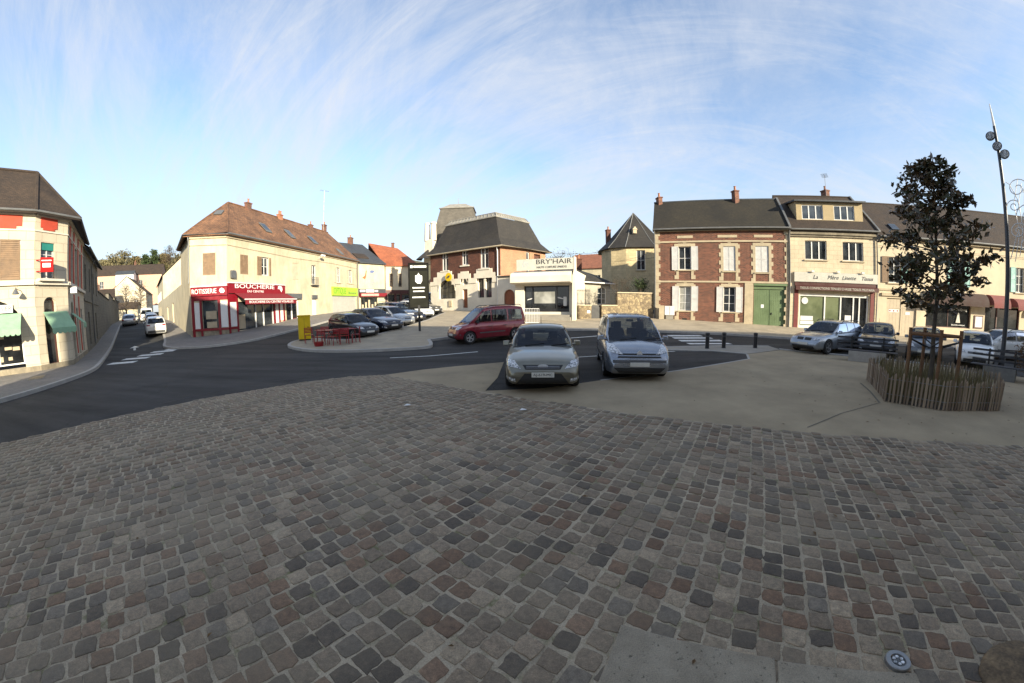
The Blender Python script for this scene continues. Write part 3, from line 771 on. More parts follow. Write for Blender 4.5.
# ================================================================== long rendered house with the restaurant
F = Fc((27.3,19.08), (52.0,7.45)); Lw = F.len; B = lambda u, o, z: F.pt(u, z, o)
rt, og = building('restaurant_house', F.p, 'long cream house with turquoise shutters and a dark restaurant front under maroon awnings', 'house')
ops = [(.9,2.0,4.2,6.15),(6.9,7.95,4.2,6.15),(13.4,14.4,4.1,6.05),(19,20,4.1,6.05),(.8,3.5,.2,3.05),(4.4,8.75,1.05,2.85),(10.2,14.0,.2,2.85),(16,20,.2,2.8)]
w = MB(); wall(w, F, 0, Lw, -.3, 7.6, ops, .2)
w.quad(B(Lw,0,-.3), B(Lw,-10,-.3), B(Lw,-10,7.6), B(Lw,0,7.6)); w.quad(B(0,-10,-.3), B(0,-10,7.6), B(Lw,-10,7.6), B(Lw,-10,-.3)); w.quad(B(0,0,-.3), B(0,0,7.6), B(0,-10,7.6), B(0,-10,-.3))
w.poly([B(0,0,7.6), B(0,-5,11.3), B(0,-10,7.6)]); w.poly([B(Lw,0,7.6), B(Lw,-10,7.6), B(Lw,-5,11.3)])
M['beige'] = pm('beige_render', (.62,.52,.37), .9, .18, .5, .15, streak=.08)
link('wall', w, M['beige'], rt, og)
t = MB(); fbox(t, F, 0, Lw, 7.38, 7.6, 0, .2); fbox(t, F, .3, 4.0, 3.2, 3.42, 0, .12); fbox(t, F, 0, 4.2, 3.6, 3.75, 0, .06); link('cornice', t, M['stone'], rt, og)
for a, b, c, d in ops[:4]:
    window(rt, og, F, a, b, c, d, 2, 3, sill=M['stone'])
    shutter(rt, og, F, a-.58, a-.02, c, d, M['shutter_teal'] if a > 2 else M['wood_brown'], .03); shutter(rt, og, F, b+.02, b+.58, c, d, M['shutter_teal'], .03)
g = MB()
for k in range(9): fbox(g, F, .86+k*.29, .86+k*.29+.28, .15, 2.99, -.15, -.1)
fbox(g, F, .8, 3.5, 2.3, 2.36, -.1, -.08); fbox(g, F, 2.12, 2.16, .15, 2.99, -.1, -.07)
M['door_beige'] = pm('beige_garage_paint', (.47,.39,.28), .7, .15)
gd = link('garage_door', g, M['door_beige'], rt, og)
s = MB(); fbox(s, F, 1.05, 1.95, 2.0, 2.22, -.1, -.085); fbox(s, F, 2.55, 2.95, 1.85, 2.05, -.1, -.085); link('notice', s, M['panel_white'], gd, og)
s = MB()
for u in (1.15, 1.48, 1.8): s.lathe([(0,.0),(.06,.0),(.06,-.01)], (0,0,0), 10, 'y')
n = len(s.v)//3
for k, u in enumerate((1.17, 1.5, 1.82)):
    for i in range(n):
        x, y, z = s.v[k*n+i]; s.v[k*n+i] = (B(u,-.08,0)[0]+F.e.x*x-F.n.x*y*.3, B(u,-.08,0)[1]+F.e.y*x-F.n.y*y*.3, 2.11+z)
link('notice_mark', s, M['red_paint'], gd, og)
window(rt, og, F, 4.4, 8.75, 1.05, 2.85, 2, 1, fm=M['maroon'], gm=M['glass_dark'], name='restaurant_window')
wn = rt.children[-1]
text(wn, og, F, 7.6, 2.45, .26, 'Bon Thé Quang', M['lettering_white'], -.1, width=1.6); text(wn, og, F, 7.6, 1.28, .16, 'Spécialités asiatiques', M['lettering_white'], -.1, width=1.35)
s = MB(); fprism(s, F, [(7.35,1.45),(7.8,1.45),(7.7,1.9),(7.62,2.25),(7.53,2.25),(7.45,1.9)], -.1, -.09); link('window_figure', s, M['sign_white'], wn, og)
d = MB()
for u in (10.2, 11.5, 12.7, 13.9): fbox(d, F, u, u+.1, .2, 2.85, -.18, -.08)
fbox(d, F, 10.2, 14.0, .2, .6, -.16, -.1); d = link('shopfront', d, M['maroon'], rt, og)
s = MB(); s.quad(B(10.2,-.15,.6), B(14,-.15,.6), B(14,-.15,2.85), B(10.2,-.15,2.85)); link('display_window', s, M['glass_dark'], d, og)
d = MB()
for u in (16, 17.3, 18.6, 19.9): fbox(d, F, u, u+.1, .2, 2.8, -.18, -.08)
d = link('shopfront', d, M['maroon'], rt, og); s = MB(); s.quad(B(16,-.15,.3), B(20,-.15,.3), B(20,-.15,2.8), B(16,-.15,2.8)); link('display_window', s, M['glass_dark'], d, og)
s = MB(); fbox(s, F, 9.1, 10.0, 1.1, 2.1, 0, .05); mb_ = link('menu_case', s, M['maroon'], rt, og); s = MB(); fbox(s, F, 9.2, 9.9, 1.2, 2.0, .05, .06); link('menu', s, M['panel_white'], mb_, og)
def dutch_awning(u0, u1, z0, z1, out, mat=None, ribs=6):
    s = MB(); n = 8
    arc = [(out*math.sin(PI/2*k/n), z1-(z1-z0)*(1-math.cos(PI/2*k/n))) for k in range(n+1)]
    for k in range(n):
        (a, za), (b, zb) = arc[k], arc[k+1]
        s.quad(B(u0,a,za), B(u1,a,za), B(u1,b,zb), B(u0,b,zb))
        s.add([B(u0,0,z0), B(u0,a,za), B(u0,b,zb)], [(0,1,2)]); s.add([B(u1,0,z0), B(u1,b,zb), B(u1,a,za)], [(0,1,2)])
    s.quad(B(u0,out,z0), B(u1,out,z0), B(u1,out,z0-.2), B(u0,out,z0-.2))
    return link('awning', s, mat or M['awning_maroon'], rt, og, smooth=50)
M['awning_brown'] = pm('dark_brown_awning', (.06,.035,.03), .9, .2)
dutch_awning(4.3, 9.9, 2.95, 3.75, .8, M['awning_brown']); dutch_awning(10.3, 12.1, 2.95, 3.75, .9); dutch_awning(12.9, 15.0, 2.9, 3.6, .9); dutch_awning(15.9, 20.1, 2.9, 3.6, .9)
r = MB()
slab(r, [B(.1,.3,7.6), B(Lw,.3,7.6), B(Lw,-5,11.5), B(.1,-5,11.5)], .12); slab(r, [B(.1,-5.004,11.5), B(Lw,-5.004,11.5), B(Lw,-10.3,7.6), B(.1,-10.3,7.6)], .12)
rf = link('roof', r, M['tile_brown'], rt, og)
rg = MB(); rg.tube([B(.1,-5,11.5), B(Lw,-5,11.5)], .09, 8); link('ridge', rg, M['tile_brown'], rf, og, smooth=40)
sk = MB(); a = B(1.9,-.75,8.49); 
sk.hexa([B(1.7,-.6,8.31),B(2.35,-.6,8.31),B(2.35,-1.35,8.86),B(1.7,-1.35,8.86),B(1.7,-.55,8.37),B(2.35,-.55,8.37),B(2.35,-1.3,8.93),B(1.7,-1.3,8.93)]); link('skylight', sk, M['glass'], rf, og)
gutter(rt, og, [B(0.1,.36,7.6), B(Lw,.36,7.6)]); downpipe(rt, og, [B(15.4,.3,7.55), B(15.4,.1,7.1), B(15.4,.1,.3)])
wr = MB(); wr.tube([B(0,.14,6.9), B(6,.16,6.75), B(12,.14,6.85), B(20,.14,6.8)], .012, 4); link('facade_cable', wr, M['black_metal'], rt, og)

# ================================================================== low annex with garden wall, and the tower house
FW = Fc((4.9,26.3), (11.35,27.0)); B = lambda u, o, z: FW.pt(u, z, o); Lw = FW.len
rt, og = building('garden_wall', FW.p, 'rubble stone garden wall with iron railing and dark gate beside the hairdresser', 'wall')
w = MB()
def rb(u0, u1, z1, o0=-.35, o1=0): fbox(w, FW, u0, u1, .3, z1, o0, o1)
rb(0,1.2,1.9); rb(2.05,3.35,1.9); rb(3.35,5.2,2.85); rb(5.2,Lw,2.9)
w_ = link('wall', w, M['rubble'], rt, og)
w = MB(); fbox(w, FW, -.02, 1.22, 1.9, 1.98, -.4, .05); fbox(w, FW, 2.03, 3.35, 1.9, 1.98, -.4, .05); fbox(w, FW, 3.33, Lw, 2.9, 2.98, -.4, .05); link('coping', w, M['stone'], rt, og)
w = MB()
for k in range(40):
    u = .05 + k*.083
    if 1.2 < u < 2.05: continue
    w.tube([B(u,-.18,1.98), B(u,-.18,3.2)], .014, 5)
for z in (2.1, 3.05): w.tube([B(0,-.18,z), B(1.2,-.18,z)], .018, 5); w.tube([B(2.05,-.18,z), B(3.35,-.18,z)], .018, 5)
link('railing', w, M['black_metal'], rt, og)
w = MB(); fbox(w, FW, 1.22, 2.03, .9, 1.95, -.25, -.2); link('gate', w, M['black_metal'], rt, og)
w = MB(); fbox(w, FW, .85, 1.1, 1.35, 1.55, 0, .02); link('letter_box', w, M['panel_white'], rt, og)

FA = Fc((5.6,30.6), (9.0,31.4)); B = lambda u, o, z: FA.pt(u, z, o)
rt, og = building('annex_house', FA.p, 'low annex with dark sloping roof behind the garden railing', 'house')
L2 = FA.len
w = MB(); wall(w, FA, -1.2, L2, .5, 4.0, [(0.1,1.0,2.0,3.5),(2.2,3.1,2.0,3.5)], .2); w.quad(B(L2,0,.5), B(L2,-4,.5), B(L2,-4,4.0), B(L2,0,4.0)); w.quad(B(-1.2,0,.5), B(-1.2,0,4.2), B(-1.2,-4,6.0), B(-1.2,-4,.5)); w.quad(B(-1.2,-4,.5), B(-1.2,-4,6), B(L2,-4,4.0), B(L2,-4,.5))
M['white_wash'] = pm('whitewashed_wall', (.36,.33,.27), .9, .2); link('wall', w, M['white_wash'], rt, og)
window(rt, og, FA, .1, 1.0, 2.0, 3.5, 2, 3); window(rt, og, FA, 2.2, 3.1, 2.0, 3.5, 2, 3)
r = MB(); slab(r, [B(-1.4,.35,4.1), B(L2+.3,.35,3.9), B(L2-.5,-2.4,4.9), B(-1.4,-2.4,6.0)], .12); slab(r, [B(-1.4,-2.404,6.0), B(L2-.5,-2.404,4.9), B(L2+.3,-4.4,3.9), B(-1.4,-4.4,4.1)], .12); rf = link('roof', r, M['slate_brown'], rt, og)
r = MB(); r.tube([B(-1.4,.38,4.05), B(L2+.3,.38,3.85)], .06, 6); link('gutter', r, M['panel_white'], rt, og)
chimney(rt, og, *B(1.6,-2.8,0)[:2], 4.6, 6.3, M['brick_dark'], .5, .6, 0, 1)

# tower house: five visible sides of an octagon-like plan
K = 1.21; zk = lambda z: 2.1+(z-2.1)*K; tp = [((x+.5)*K, (y-.1)*K) for x, y in [(8.35,33.9),(8.75,32.0),(9.95,31.2),(12.35,30.5),(13.3,30.2),(14.8,33.5),(12.5,36.5),(9.0,36.3)]]
rt, og = building('tower_house', (14.2,39.3), 'old stone tower house with steep pyramid slate roof behind the garden wall', 'house')
n = len(tp); w = MB()
for i in range(n):
    a, b = tp[i], tp[(i+1) % n]; f = Fc(a, b)
    wall(w, f, 0, f.len, .8, zk(7.3), [(1.15,2.1,zk(5.15),zk(6.95))] if i == 2 else [], .2)
    if i == 2: window(rt, og, f, 1.15, 2.1, zk(5.15), zk(6.95), 2, 2, sill=M['stone'])
M['tower_stone'] = pm('golden_stone', (.66,.53,.31), .92, .25, 1.1, .3, pat='b', c2=(.56,.45,.26), mortar=(.48,.39,.24), size=(.5,.28), msize=.012, streak=.08)
link('wall', w, M['tower_stone'], rt, og)
ap = (11.75*K,32.6*K,zk(10.85)); cx, cy = 11.8*K, 32.9*K; r = MB()
fl = [(cx+(x-cx)*1.12, cy+(y-cy)*1.12, zk(7.2)) for x, y in tp]; md = [(cx+(x-cx)*.80, cy+(y-cy)*.80, zk(8.1)) for x, y in tp]
for i in range(n):
    j = (i+1) % n; r.quad(fl[i], fl[j], md[j], md[i]); r.add([md[i], md[j], ap], [(0,1,2)])
r.poly(fl)
rf = link('roof', r, M['slate_brown'], rt, og)
hp = MB()
for i in (1,2,3,4): hp.tube([fl[i], md[i], ap], .05, 5)
link('hip_flashing', hp, M['zinc'], rf, og, smooth=40)
lu = MB(); lu.box(11.25*K,11.6*K,31.3*K,31.75*K,zk(8.6),zk(8.95)); lu.prism([(11.18*K,31.25*K,zk(8.95)),(11.67*K,31.25*K,zk(8.95)),(11.42*K,31.25*K,zk(9.25))], (0,.5,0)); link('lucarne', lu, M['stone'], rf, og)
chimney(rt, og, 9.6*K, 34*K, zk(7.6), zk(9.3), M['brick_dark'], .5, .6, 0, 1); chimney(rt, og, 14.1*K, 32*K, zk(7.0), zk(9.7), M['brick_dark'], .6, .6, 0, 1)
def Bf(F): return lambda u, o, z: F.pt(u, z, o)
def hip_roof(name, planes, mat, rt, og, th=.12):
    r = MB()
    for p in planes: slab(r, p, th)
    return link(name, r, mat, rt, og)

# ================================================================== post office
F = Fc((-8.53,36.68), (-.97,31.68)); Lw = F.len; B = Bf(F)
rt, og = building('post_office', F.p, 'post office with shaded brown brick upper floor, stepped white stonework and tall mansard roof', 'building')
F2 = Fc((-.97,31.68), (3.5,35.8)); B2 = Bf(F2)
up = [(1.7,2.61,5.5,7.4),(4.42,5.25,5.9,7.4),(6.73,7.71,5.4,7.4)]; lo = [(1.23,3.55,2.7,4.6),(4.5,5.12,1.3,3.57),(6.45,8.05,2.7,4.5),(4.55,5.13,4.0,4.56)]
w = MB(); wall(w, F, 0, Lw, 4.3, 7.5, up+[(4.55,5.13,4.3,4.56),(1.23,3.55,4.3,4.6),(6.45,8.05,4.3,4.5)], .2); link('wall', w, M['brick_dark'], rt, og)  # front brick: shaded copy, the weaker light is in its colour
w = MB(); wall(w, F, 0, Lw, .8, 4.3, lo[:3]+[(4.55,5.13,4.0,4.3)], .3)
link('wall', w, M['white_stone'], rt, og)
w = MB()   # stepped stonework standing proud of the brick
def st(u0, u1, z0, z1): fbox(w, F, u0, u1, z0, z1, 0.0, .07)
for u0, u1, z0, z1 in ((0,.5,4.1,4.5),(.5,1.05,4.1,4.95),(1.05,1.23,4.1,5.45),(1.23,3.1,4.62,5.45),(3.1,3.3,4.1,5.1),(3.3,3.95,4.1,4.65),(3.95,4.3,4.1,5.15),(4.3,5.3,4.58,5.3),(5.3,5.55,4.1,5.05),(5.55,6.0,4.1,4.6),(6.0,6.3,4.1,5.0),(6.3,8.15,4.52,5.38),(8.15,8.5,4.1,5.0),(8.5,Lw,4.1,4.65)): st(u0, u1, z0, z1)
fbox(w, F, 1.55, 2.75, 5.45, 5.56, 0, .12); fbox(w, F, 6.55, 7.9, 5.3, 5.42, .07, .14); fbox(w, F, 4.25, 5.4, 5.78, 5.9, 0, .1); fbox(w, F, 0, Lw, .8, 1.75, 0, .06)
arch_fill(w, Fc(B(0,.072,0)[:2], B(Lw,.072,0)[:2]), 1.23, 3.55, 3.5, 4.62, .37); arch_fill(w, Fc(B(0,.072,0)[:2], B(Lw,.072,0)[:2]), 4.55, 5.13, 4.28, 4.58, .25)
link('stepped_stonework', w, M['white_stone'], rt, og)
for a, b, c, d in up: window(rt, og, F, a, b, c, d, 2, 2, rowz=[c+(d-c)*.7], fr=.12, bar=.09)
wb = window(rt, og, F, 1.25, 3.53, 2.72, 4.55, 4, 3, fm=M['black_metal'], gm=M['glass_dark'], d=.24, bar=.05)
window(rt, og, F, 6.47, 7.15, 2.72, 4.45, 2, 2, fm=M['black_metal'], d=.2); window(rt, og, F, 7.35, 8.03, 2.72, 4.45, 2, 2, fm=M['black_metal'], d=.2); window(rt, og, F, 4.57, 5.11, 4.0, 4.5, 1, 1, d=.2)
m_ = MB(); fbox(m_, F, 7.15, 7.35, 2.7, 4.5, -.3, .0); link('mullion', m_, M['white_stone'], rt, og)
d = MB(); fbox(d, F, 4.52, 5.1, 1.3, 3.55, -.25, -.18)
for z in (1.45, 2.3, 3.0): fbox(d, F, 4.62, 5.0, z, z+.5, -.18, -.165)
d = link('door', d, M['wood_door'], rt, og); s = MB(); fbox(s, F, 5.0, 5.06, 2.3, 2.42, -.18, -.12); link('handle', s, M['galv'], d, og)
s = MB(); s.lathe([(0,.0),(.4,.0),(.42,.03),(.42,.08),(0,.09)], (0,0,0), 24, 'y'); c = B(2.95,.3,4.85)
s.v = [(c[0]+F.e.x*x+F.n.x*(y), c[1]+F.e.y*x+F.n.y*y, c[2]+z) for x, y, z in s.v]; fbox(s, F, 2.93, 2.97, 4.83, 4.87, .05, .31)
ys = link('round_sign', s, M['yellow'], rt, og, label='round yellow post sign'); 
s = MB(); fprism(s, F, [(2.68,4.78),(3.05,4.78),(3.22,4.98),(2.95,4.98)], .392, .4); fprism(s, F, [(2.7,4.72),(3.0,4.72),(3.0,4.75),(2.72,4.75)], .392, .4); link('emblem', s, M['lettering_dark'], ys, og)
s = MB(); fbox(s, F, 2.7, 3.1, 1.9, 2.5, 0, .12); link('letter_box', s, M['stone'], rt, og)
w = MB(); wall(w, F2, 0, F2.len, 1.0, 7.5, [(3.3,3.75,5.0,7.1),(4.4,5.3,1.2,7.0)], .25); link('wall', w, M['brick_sunlit'], rt, og)  # sunward side: same brick, brightened in colour for the sun
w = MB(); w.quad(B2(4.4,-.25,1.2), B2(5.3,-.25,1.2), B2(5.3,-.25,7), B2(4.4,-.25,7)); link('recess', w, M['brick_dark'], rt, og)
window(rt, og, F2, 3.3, 3.75, 5.0, 7.1, 1, 3)
bk = MB(); p3 = B2(F2.len,0,0); p0 = B(0,0,0); p4 = (p0[0]+ (p3[0]-B2(0,0,0)[0])*1.1, p0[1]+(p3[1]-B2(0,0,0)[1])*1.1)
bk.quad((p3[0],p3[1],1), (p4[0],p4[1],1), (p4[0],p4[1],7.5), (p3[0],p3[1],7.5)); bk.quad((p4[0],p4[1],1), (p0[0],p0[1],1), (p0[0],p0[1],7.5), (p4[0],p4[1],7.5)); link('wall', bk, M['white_stone'], rt, og)
fp = [Vector((p0[0],p0[1],0)), Vector((-.97,31.68,0)), Vector((p3[0],p3[1],0)), Vector((p4[0],p4[1],0))]
cen = sum(fp, Vector())/4
def ring(s, z): return [(cen.x+(p.x-cen.x)*s, cen.y+(p.y-cen.y)*s, z) for p in fp]
r = MB(); r0, r1, r2 = ring(1.10, 7.3), ring(.92, 8.2), ring(.72, 10.35)
for i in range(4):
    j = (i+1) % 4; r.quad(r0[i], r0[j], r1[j], r1[i]); r.quad(r1[i], r1[j], r2[j], r2[i])
r.poly(r2); r.poly(r0)
rf = link('roof', r, M['slate_brown'], rt, og)
e = MB(); q0 = ring(1.105, 7.3)
e.tube([q0[3], q0[0], q0[1], q0[2], q0[3]], .08, 8); link('gutter', e, M['stone'], rt, og, smooth=50)
e = MB(); q2 = ring(.73, 10.42); e.tube([q2[3], q2[0], q2[1], q2[2], q2[3]], .09, 8)
q3 = ring(.66, 10.85)
for i in range(4):
    j = (i+1) % 4
    for k in range(15):
        a = Vector(q2[i]).lerp(Vector(q2[j]), k/14); b = Vector(q3[i]).lerp(Vector(q3[j]), k/14); e.tube([a, b], .035, 5)
    e.tube([q3[i], q3[j]], .05, 6); e.quad(tuple(Vector(q2[i])-Vector((0,0,.05))), tuple(Vector(q2[j])-Vector((0,0,.05))), tuple(Vector(q3[j])-Vector((0,0,.06))), tuple(Vector(q3[i])-Vector((0,0,.06))))
M['pale_zinc'] = pm('pale_zinc', (.27,.255,.225), .5, .25, bump=.05)
link('roof_crest', e, M['pale_zinc'], rf, og)
e = MB()
for u, z, ww, hh in ((3.0,8.9,.2,.22),(6.6,9.0,.4,.6)):
    e.hexa([B(u,-.75,z), B(u+ww,-.75,z), B(u+ww,-.95,z), B(u,-.95,z), B(u,-1.0,z+hh), B(u+ww,-1.0,z+hh), B(u+ww,-1.2,z+hh), B(u,-1.2,z+hh)])
link('skylight', e, M['panel_white'], rf, og)
# raised pavilion on the far left of the roof, and the white stack in front of it
cx, cy = -6.1, 40.6; e = MB()
sq = lambda h, z: [(cx-h, cy-h*.7, z), (cx+h, cy-h*.7, z), (cx+h, cy+h*.7, z), (cx-h, cy+h*.7, z)]
a, b, c = sq(2.7, 8.5), sq(2.4, 10.8), sq(1.85, 13.1)
for i in range(4):
    j = (i+1) % 4; e.quad(a[i], a[j], b[j], b[i]); e.quad(b[i], b[j], c[j], c[i])
M['slate_pale'] = pm('pale_slate', (.13,.115,.095), .75, .35, .7, .2, fine=6, pat='b', c2=(.10,.09,.075), mortar=(.08,.07,.06), size=(.22,.13), msize=.008)  # paler slate tone for the pavilion
pv = link('pavilion_roof', e, M['slate_pale'], rt, og)
e = MB(); d_ = sq(1.95, 13.1); t_ = sq(.9, 13.75)
for i in range(4): e.quad(d_[i], d_[(i+1) % 4], t_[(i+1) % 4], t_[i])
e.poly(t_); e.tube([sq(1.95,13.12)[k % 4] for k in (0,1,2,3,0)], .08, 6); e.tube([(cx,cy,13.7),(cx,cy,14.6)], .03, 5); link('pavilion_top', e, M['pale_zinc'], pv, og)
ch = MB()
ch.hexa([(-9.5,37.6,6.5),(-8.3,36.9,6.5),(-7.9,37.7,6.5),(-9.1,38.4,6.5),(-9.35,37.7,9.2),(-8.4,37.1,9.2),(-8.05,37.7,9.2),(-9.0,38.3,9.2)])
ch.tube([(-9.15,37.85,9.1),(-9.15,37.85,11.1)], [.34,.27], 10); ch.tube([(-8.35,37.45,9.1),(-8.35,37.45,10.9)], [.34,.29], 10); ch.tube([(-8.35,37.45,10.9),(-8.35,37.45,11.05)], .36, 10)
link('chimney', ch, M['white_stone'], rt, og, smooth=40, label='white double chimney stack')
sk = MB(); 
for k in range(5):
    a0, a1 = PI*.75+k*.55, PI*.75+(k+1)*.55
    sk.add([(-9.0+1.25*math.cos(a0), 37.3+1.25*math.sin(a0), 7.0), (-9.0+1.25*math.cos(a1), 37.3+1.25*math.sin(a1), 7.0), (-8.9,37.5,8.2)], [(0,1,2)])
link('corner_roof', sk, M['slate_brown'], rt, og)
downpipe(rt, og, [B(Lw-.25,.25,7.3), B(Lw-.25,.1,6.9), B(Lw-.25,.1,1.6)], mat=M['white_frame'])

# low wall with the arched door between post office and hairdresser
F = Fc((-.97,31.55), (.5,27.62)); B = Bf(F)
F = Fc((-.9,29.9), (.62,29.1)); B = Bf(F)
rt, og = building('passage_wall', F.p, 'white wall with arched wooden door between post office and hairdresser', 'wall')
w = MB(); wall(w, F, -.3, F.len+.3, .6, 4.35, [(.3,1.3,.9,3.3)], .25); arch_fill(w, F, .3, 1.3, 2.8, 3.3, .25); link('wall', w, M['white_stone'], rt, og)
w = MB(); fbox(w, F, -.35, F.len+.35, 4.35, 4.47, -.4, .12); link('coping', w, M['slate_brown'], rt, og)
d = MB(); fbox(d, F, .3, 1.3, .9, 3.3, -.22, -.16)
for k in range(6): fbox(d, F, .32+k*.162, .32+k*.162+.15, .95, 3.25, -.16, -.15)
d = link('door', d, M['wood_door'], rt, og); s = MB(); fbox(s, F, 1.22, 1.28, 1.8, 1.95, -.15, -.09); link('handle', s, M['black_metal'], d, og)

# ================================================================== hairdresser
F = Fc((.62,27.49), (4.72,25.97)); B = Bf(F); Lw = F.len
rt, og = building('hair_salon', F.p, "white single-storey hairdresser's shop with long BRY'HAIR sign board", 'shop')
w = MB(); wall(w, F, -.35, Lw, .4, 4.6, [(.37,3.95,1.45,3.45)], .35)
w.quad(B(Lw,0,.4), B(Lw,-6,.4), B(Lw,-6,4.6), B(Lw,0,4.6)); w.quad(B(-.35,0,.4), B(-.35,0,4.6), B(-.35,-6,4.6), B(-.35,-6,.4)); w.quad(B(-.35,-6,.4), B(-.35,-6,4.6), B(Lw,-6,4.6), B(Lw,-6,.4)); w.quad(B(-.35,0,4.6), B(Lw,0,4.6), B(Lw,-6,4.6), B(-.35,-6,4.6))
link('wall', w, M['white_stone'], rt, og)
w = MB(); fprism(w, F, [(4.26,.6),(4.5,.6),(4.5,5.52),(4.42,5.52),(4.40,4.5),(4.3,4.1)], -.02, .62); link('fin_wall', w, M['white_stone'], rt, og)
w = MB()
w.prism([B(-.42,.0,4.58), B(-.42,.8,4.4), B(-.42,.95,4.15), B(-.42,.95,3.68), B(-.42,.75,3.60), B(-.42,0,3.60)], F.e*4.66); link('canopy', w, M['white_stone'], rt, og)
w = MB(); fbox(w, F, 0, 4.4, 4.6, 5.45, .5, .6); sg = link('sign_board', w, M['sign_white'], rt, og)
text(sg, og, F, 2.9, 5.2, .5, "BRY'HAIR", M['lettering_dark'], .61, width=2.7); text(sg, og, F, 2.75, 4.8, .22, 'HAUTE COIFFURE UNISEXE', M['lettering_dark'], .61, width=2.3)
s = MB()
for k in range(5): s.tube([B(.45+.1*k,.605,4.85), B(.5+.12*k,.605,5.1+.05*(k%2)), B(.62+.07*k,.605,5.35-.05*k)], .012, 4)
M['pale_blue'] = pm('pale_blue_print', (.35,.45,.52), .5, .1); link('emblem', s, M['pale_blue'], sg, og)
w = MB()
for u in (.37, 1.0, 2.9, 3.85): fbox(w, F, u, u+.08, 1.45, 3.45, -.3, -.2)
fbox(w, F, .45, 3.85, 3.35, 3.45, -.29, -.2); fbox(w, F, .45, 3.85, 1.45, 1.7, -.29, -.2); fr = link('shopfront', w, M['black_metal'], rt, og)
g = MB(); g.quad(B(.4,-.26,1.5), B(3.9,-.26,1.5), B(3.9,-.26,3.4), B(.4,-.26,3.4)); link('display_window', g, M['glass_dark'], fr, og)
g = MB(); g.quad(B(1.15,-.23,2.1), B(2.8,-.23,2.1), B(2.8,-.23,3.0), B(1.15,-.23,3.0)); link('net_curtain', g, M['glass_curtain'], fr, og)
g = MB(); fprism(g, F, [(.55,2.35),(1.0,2.45),(1.05,2.55),(.6,2.42)], -.25, -.24); fprism(g, F, [(3.0,2.5),(3.5,2.4),(3.5,2.47),(3.0,2.6)], -.25, -.24); fbox(g, F, 3.45, 3.7, 1.9, 2.6, -.25, -.24); link('window_sticker', g, M['panel_white'], fr, og)
g = MB(); fbox(g, F, -.3, 4.2, .5, 1.25, 0, .5); fbox(g, F, -.3, 4.2, .5, 1.08, .5, .9); link('step', g, M['concrete'], rt, og)

# ================================================================== butcher's corner house
S, C, E_ = (-23.69,20.49), (-21.02,21.75), (-19.71,42.75); Wc = (-29.27,24.32)
rt, og = building('butcher_house', C, 'long cream house on the corner with the red ROTISSERIE BOUCHERIE shopfront and orange tiled roof', 'building')
FC = Fc(S, C); FM = Fc(C, E_); FS = Fc(Wc, S); ze = 8.05
w = MB()
opc = [(1.07,2.08,4.96,6.6),(.91,2.2,1.0,3.1)]
opm = [(1.41,2.29,5.05,6.58),(3.81,4.79,5.1,6.63),(8.05,9.03,4.96,6.5),(11.2,12.0,4.6,6.57),(16.1,16.9,5.0,6.75),(18.9,19.75,5.05,6.7),(1.0,5.9,.7,2.9),(7.0,8.9,.4,3.1),(11.15,11.95,.4,3.1),(15.1,20.7,.5,3.5)]
wall(w, FC, 0, FC.len, .1, ze, opc); wall(w, FM, 0, FM.len, .1, ze, opm); wall(w, FS, 0, FS.len, .1, ze, [])
bx_ = (E_[0]-9, E_[1]+.6)
w.quad((E_[0],E_[1],.1), (bx_[0],bx_[1],.1), (bx_[0],bx_[1],ze), (E_[0],E_[1],ze)); w.quad((bx_[0],bx_[1],.1), (Wc[0],Wc[1],.1), (Wc[0],Wc[1],ze), (bx_[0],bx_[1],ze))
w.add([(E_[0],E_[1],ze), (bx_[0],bx_[1],ze), (-24.1,43,12)], [(0,1,2)])
link('wall', w, M['cream'], rt, og)
B = Bf(FM); Bc = Bf(FC)
R1, R2 = (-25.35,26.2,12.05), (-24.05,43.0,12.05)
s_, c_, e_, w_, b_ = (-24.05,20.1,7.98), (-20.72,21.55,7.98), (-19.38,43.0,7.98), (-29.7,24.2,7.98), (-28.9,43.4,7.98)
rf = hip_roof('roof', [[c_, e_, R2, R1], [s_, c_, R1], [w_, s_, R1], [b_, w_, R1, R2]], M['tile_orange'], rt, og)
h = MB(); h.tube([c_, R1], .09, 6); h.tube([s_, R1], .09, 6); h.tube([R1, R2], .11, 6); link('ridge', h, M['tile_orange'], rf, og, smooth=40)
gutter(rt, og, [w_, s_, c_, e_], .08); downpipe(rt, og, [(-23.75,20.35,7.9), (-23.72,20.42,7.4), (-23.72,20.42,4.4)]); downpipe(rt, og, [B(20.95,.2,7.9), B(20.95,.08,7.3), B(20.95,.08,.8)])
ck = MB(); fbox(ck, FM, -.0, 21, 7.7, 7.9, 0, .1); fbox(ck, FC, 0, FC.len, 7.7, 7.9, 0, .1); link('cornice', ck, M['stone'], rt, og)
sl = lambda u, t0, t1, wd: [B(u, .3-4.6*t, 7.98+4.07*t + dz) for t, dz, uu in ()]
sk = MB()
def roofwin(mb, u, t0, t1, wd, dz=.06):
    p = lambda uu, t, k: B(uu, .3-4.45*t, 7.98+4.07*t+k)
    mb.hexa([p(u,t0,-.02), p(u+wd,t0,-.02), p(u+wd,t1,-.02), p(u,t1,-.02), p(u,t0,dz), p(u+wd,t0,dz), p(u+wd,t1,dz), p(u,t1,dz)])
for u in (5.6, 9.2, 13.2):
    sk = MB(); roofwin(sk, u, .3, .52, .8); x = link('skylight', sk, M['zinc'], rt, og)
    sk = MB(); roofwin(sk, u+.1, .33, .49, .6, .075); link('pane', sk, M['glass'], x, og)
for u in (17.6,): sk = MB(); roofwin(sk, u, .12, .3, .7); link('skylight', sk, M['zinc'], rf, og)
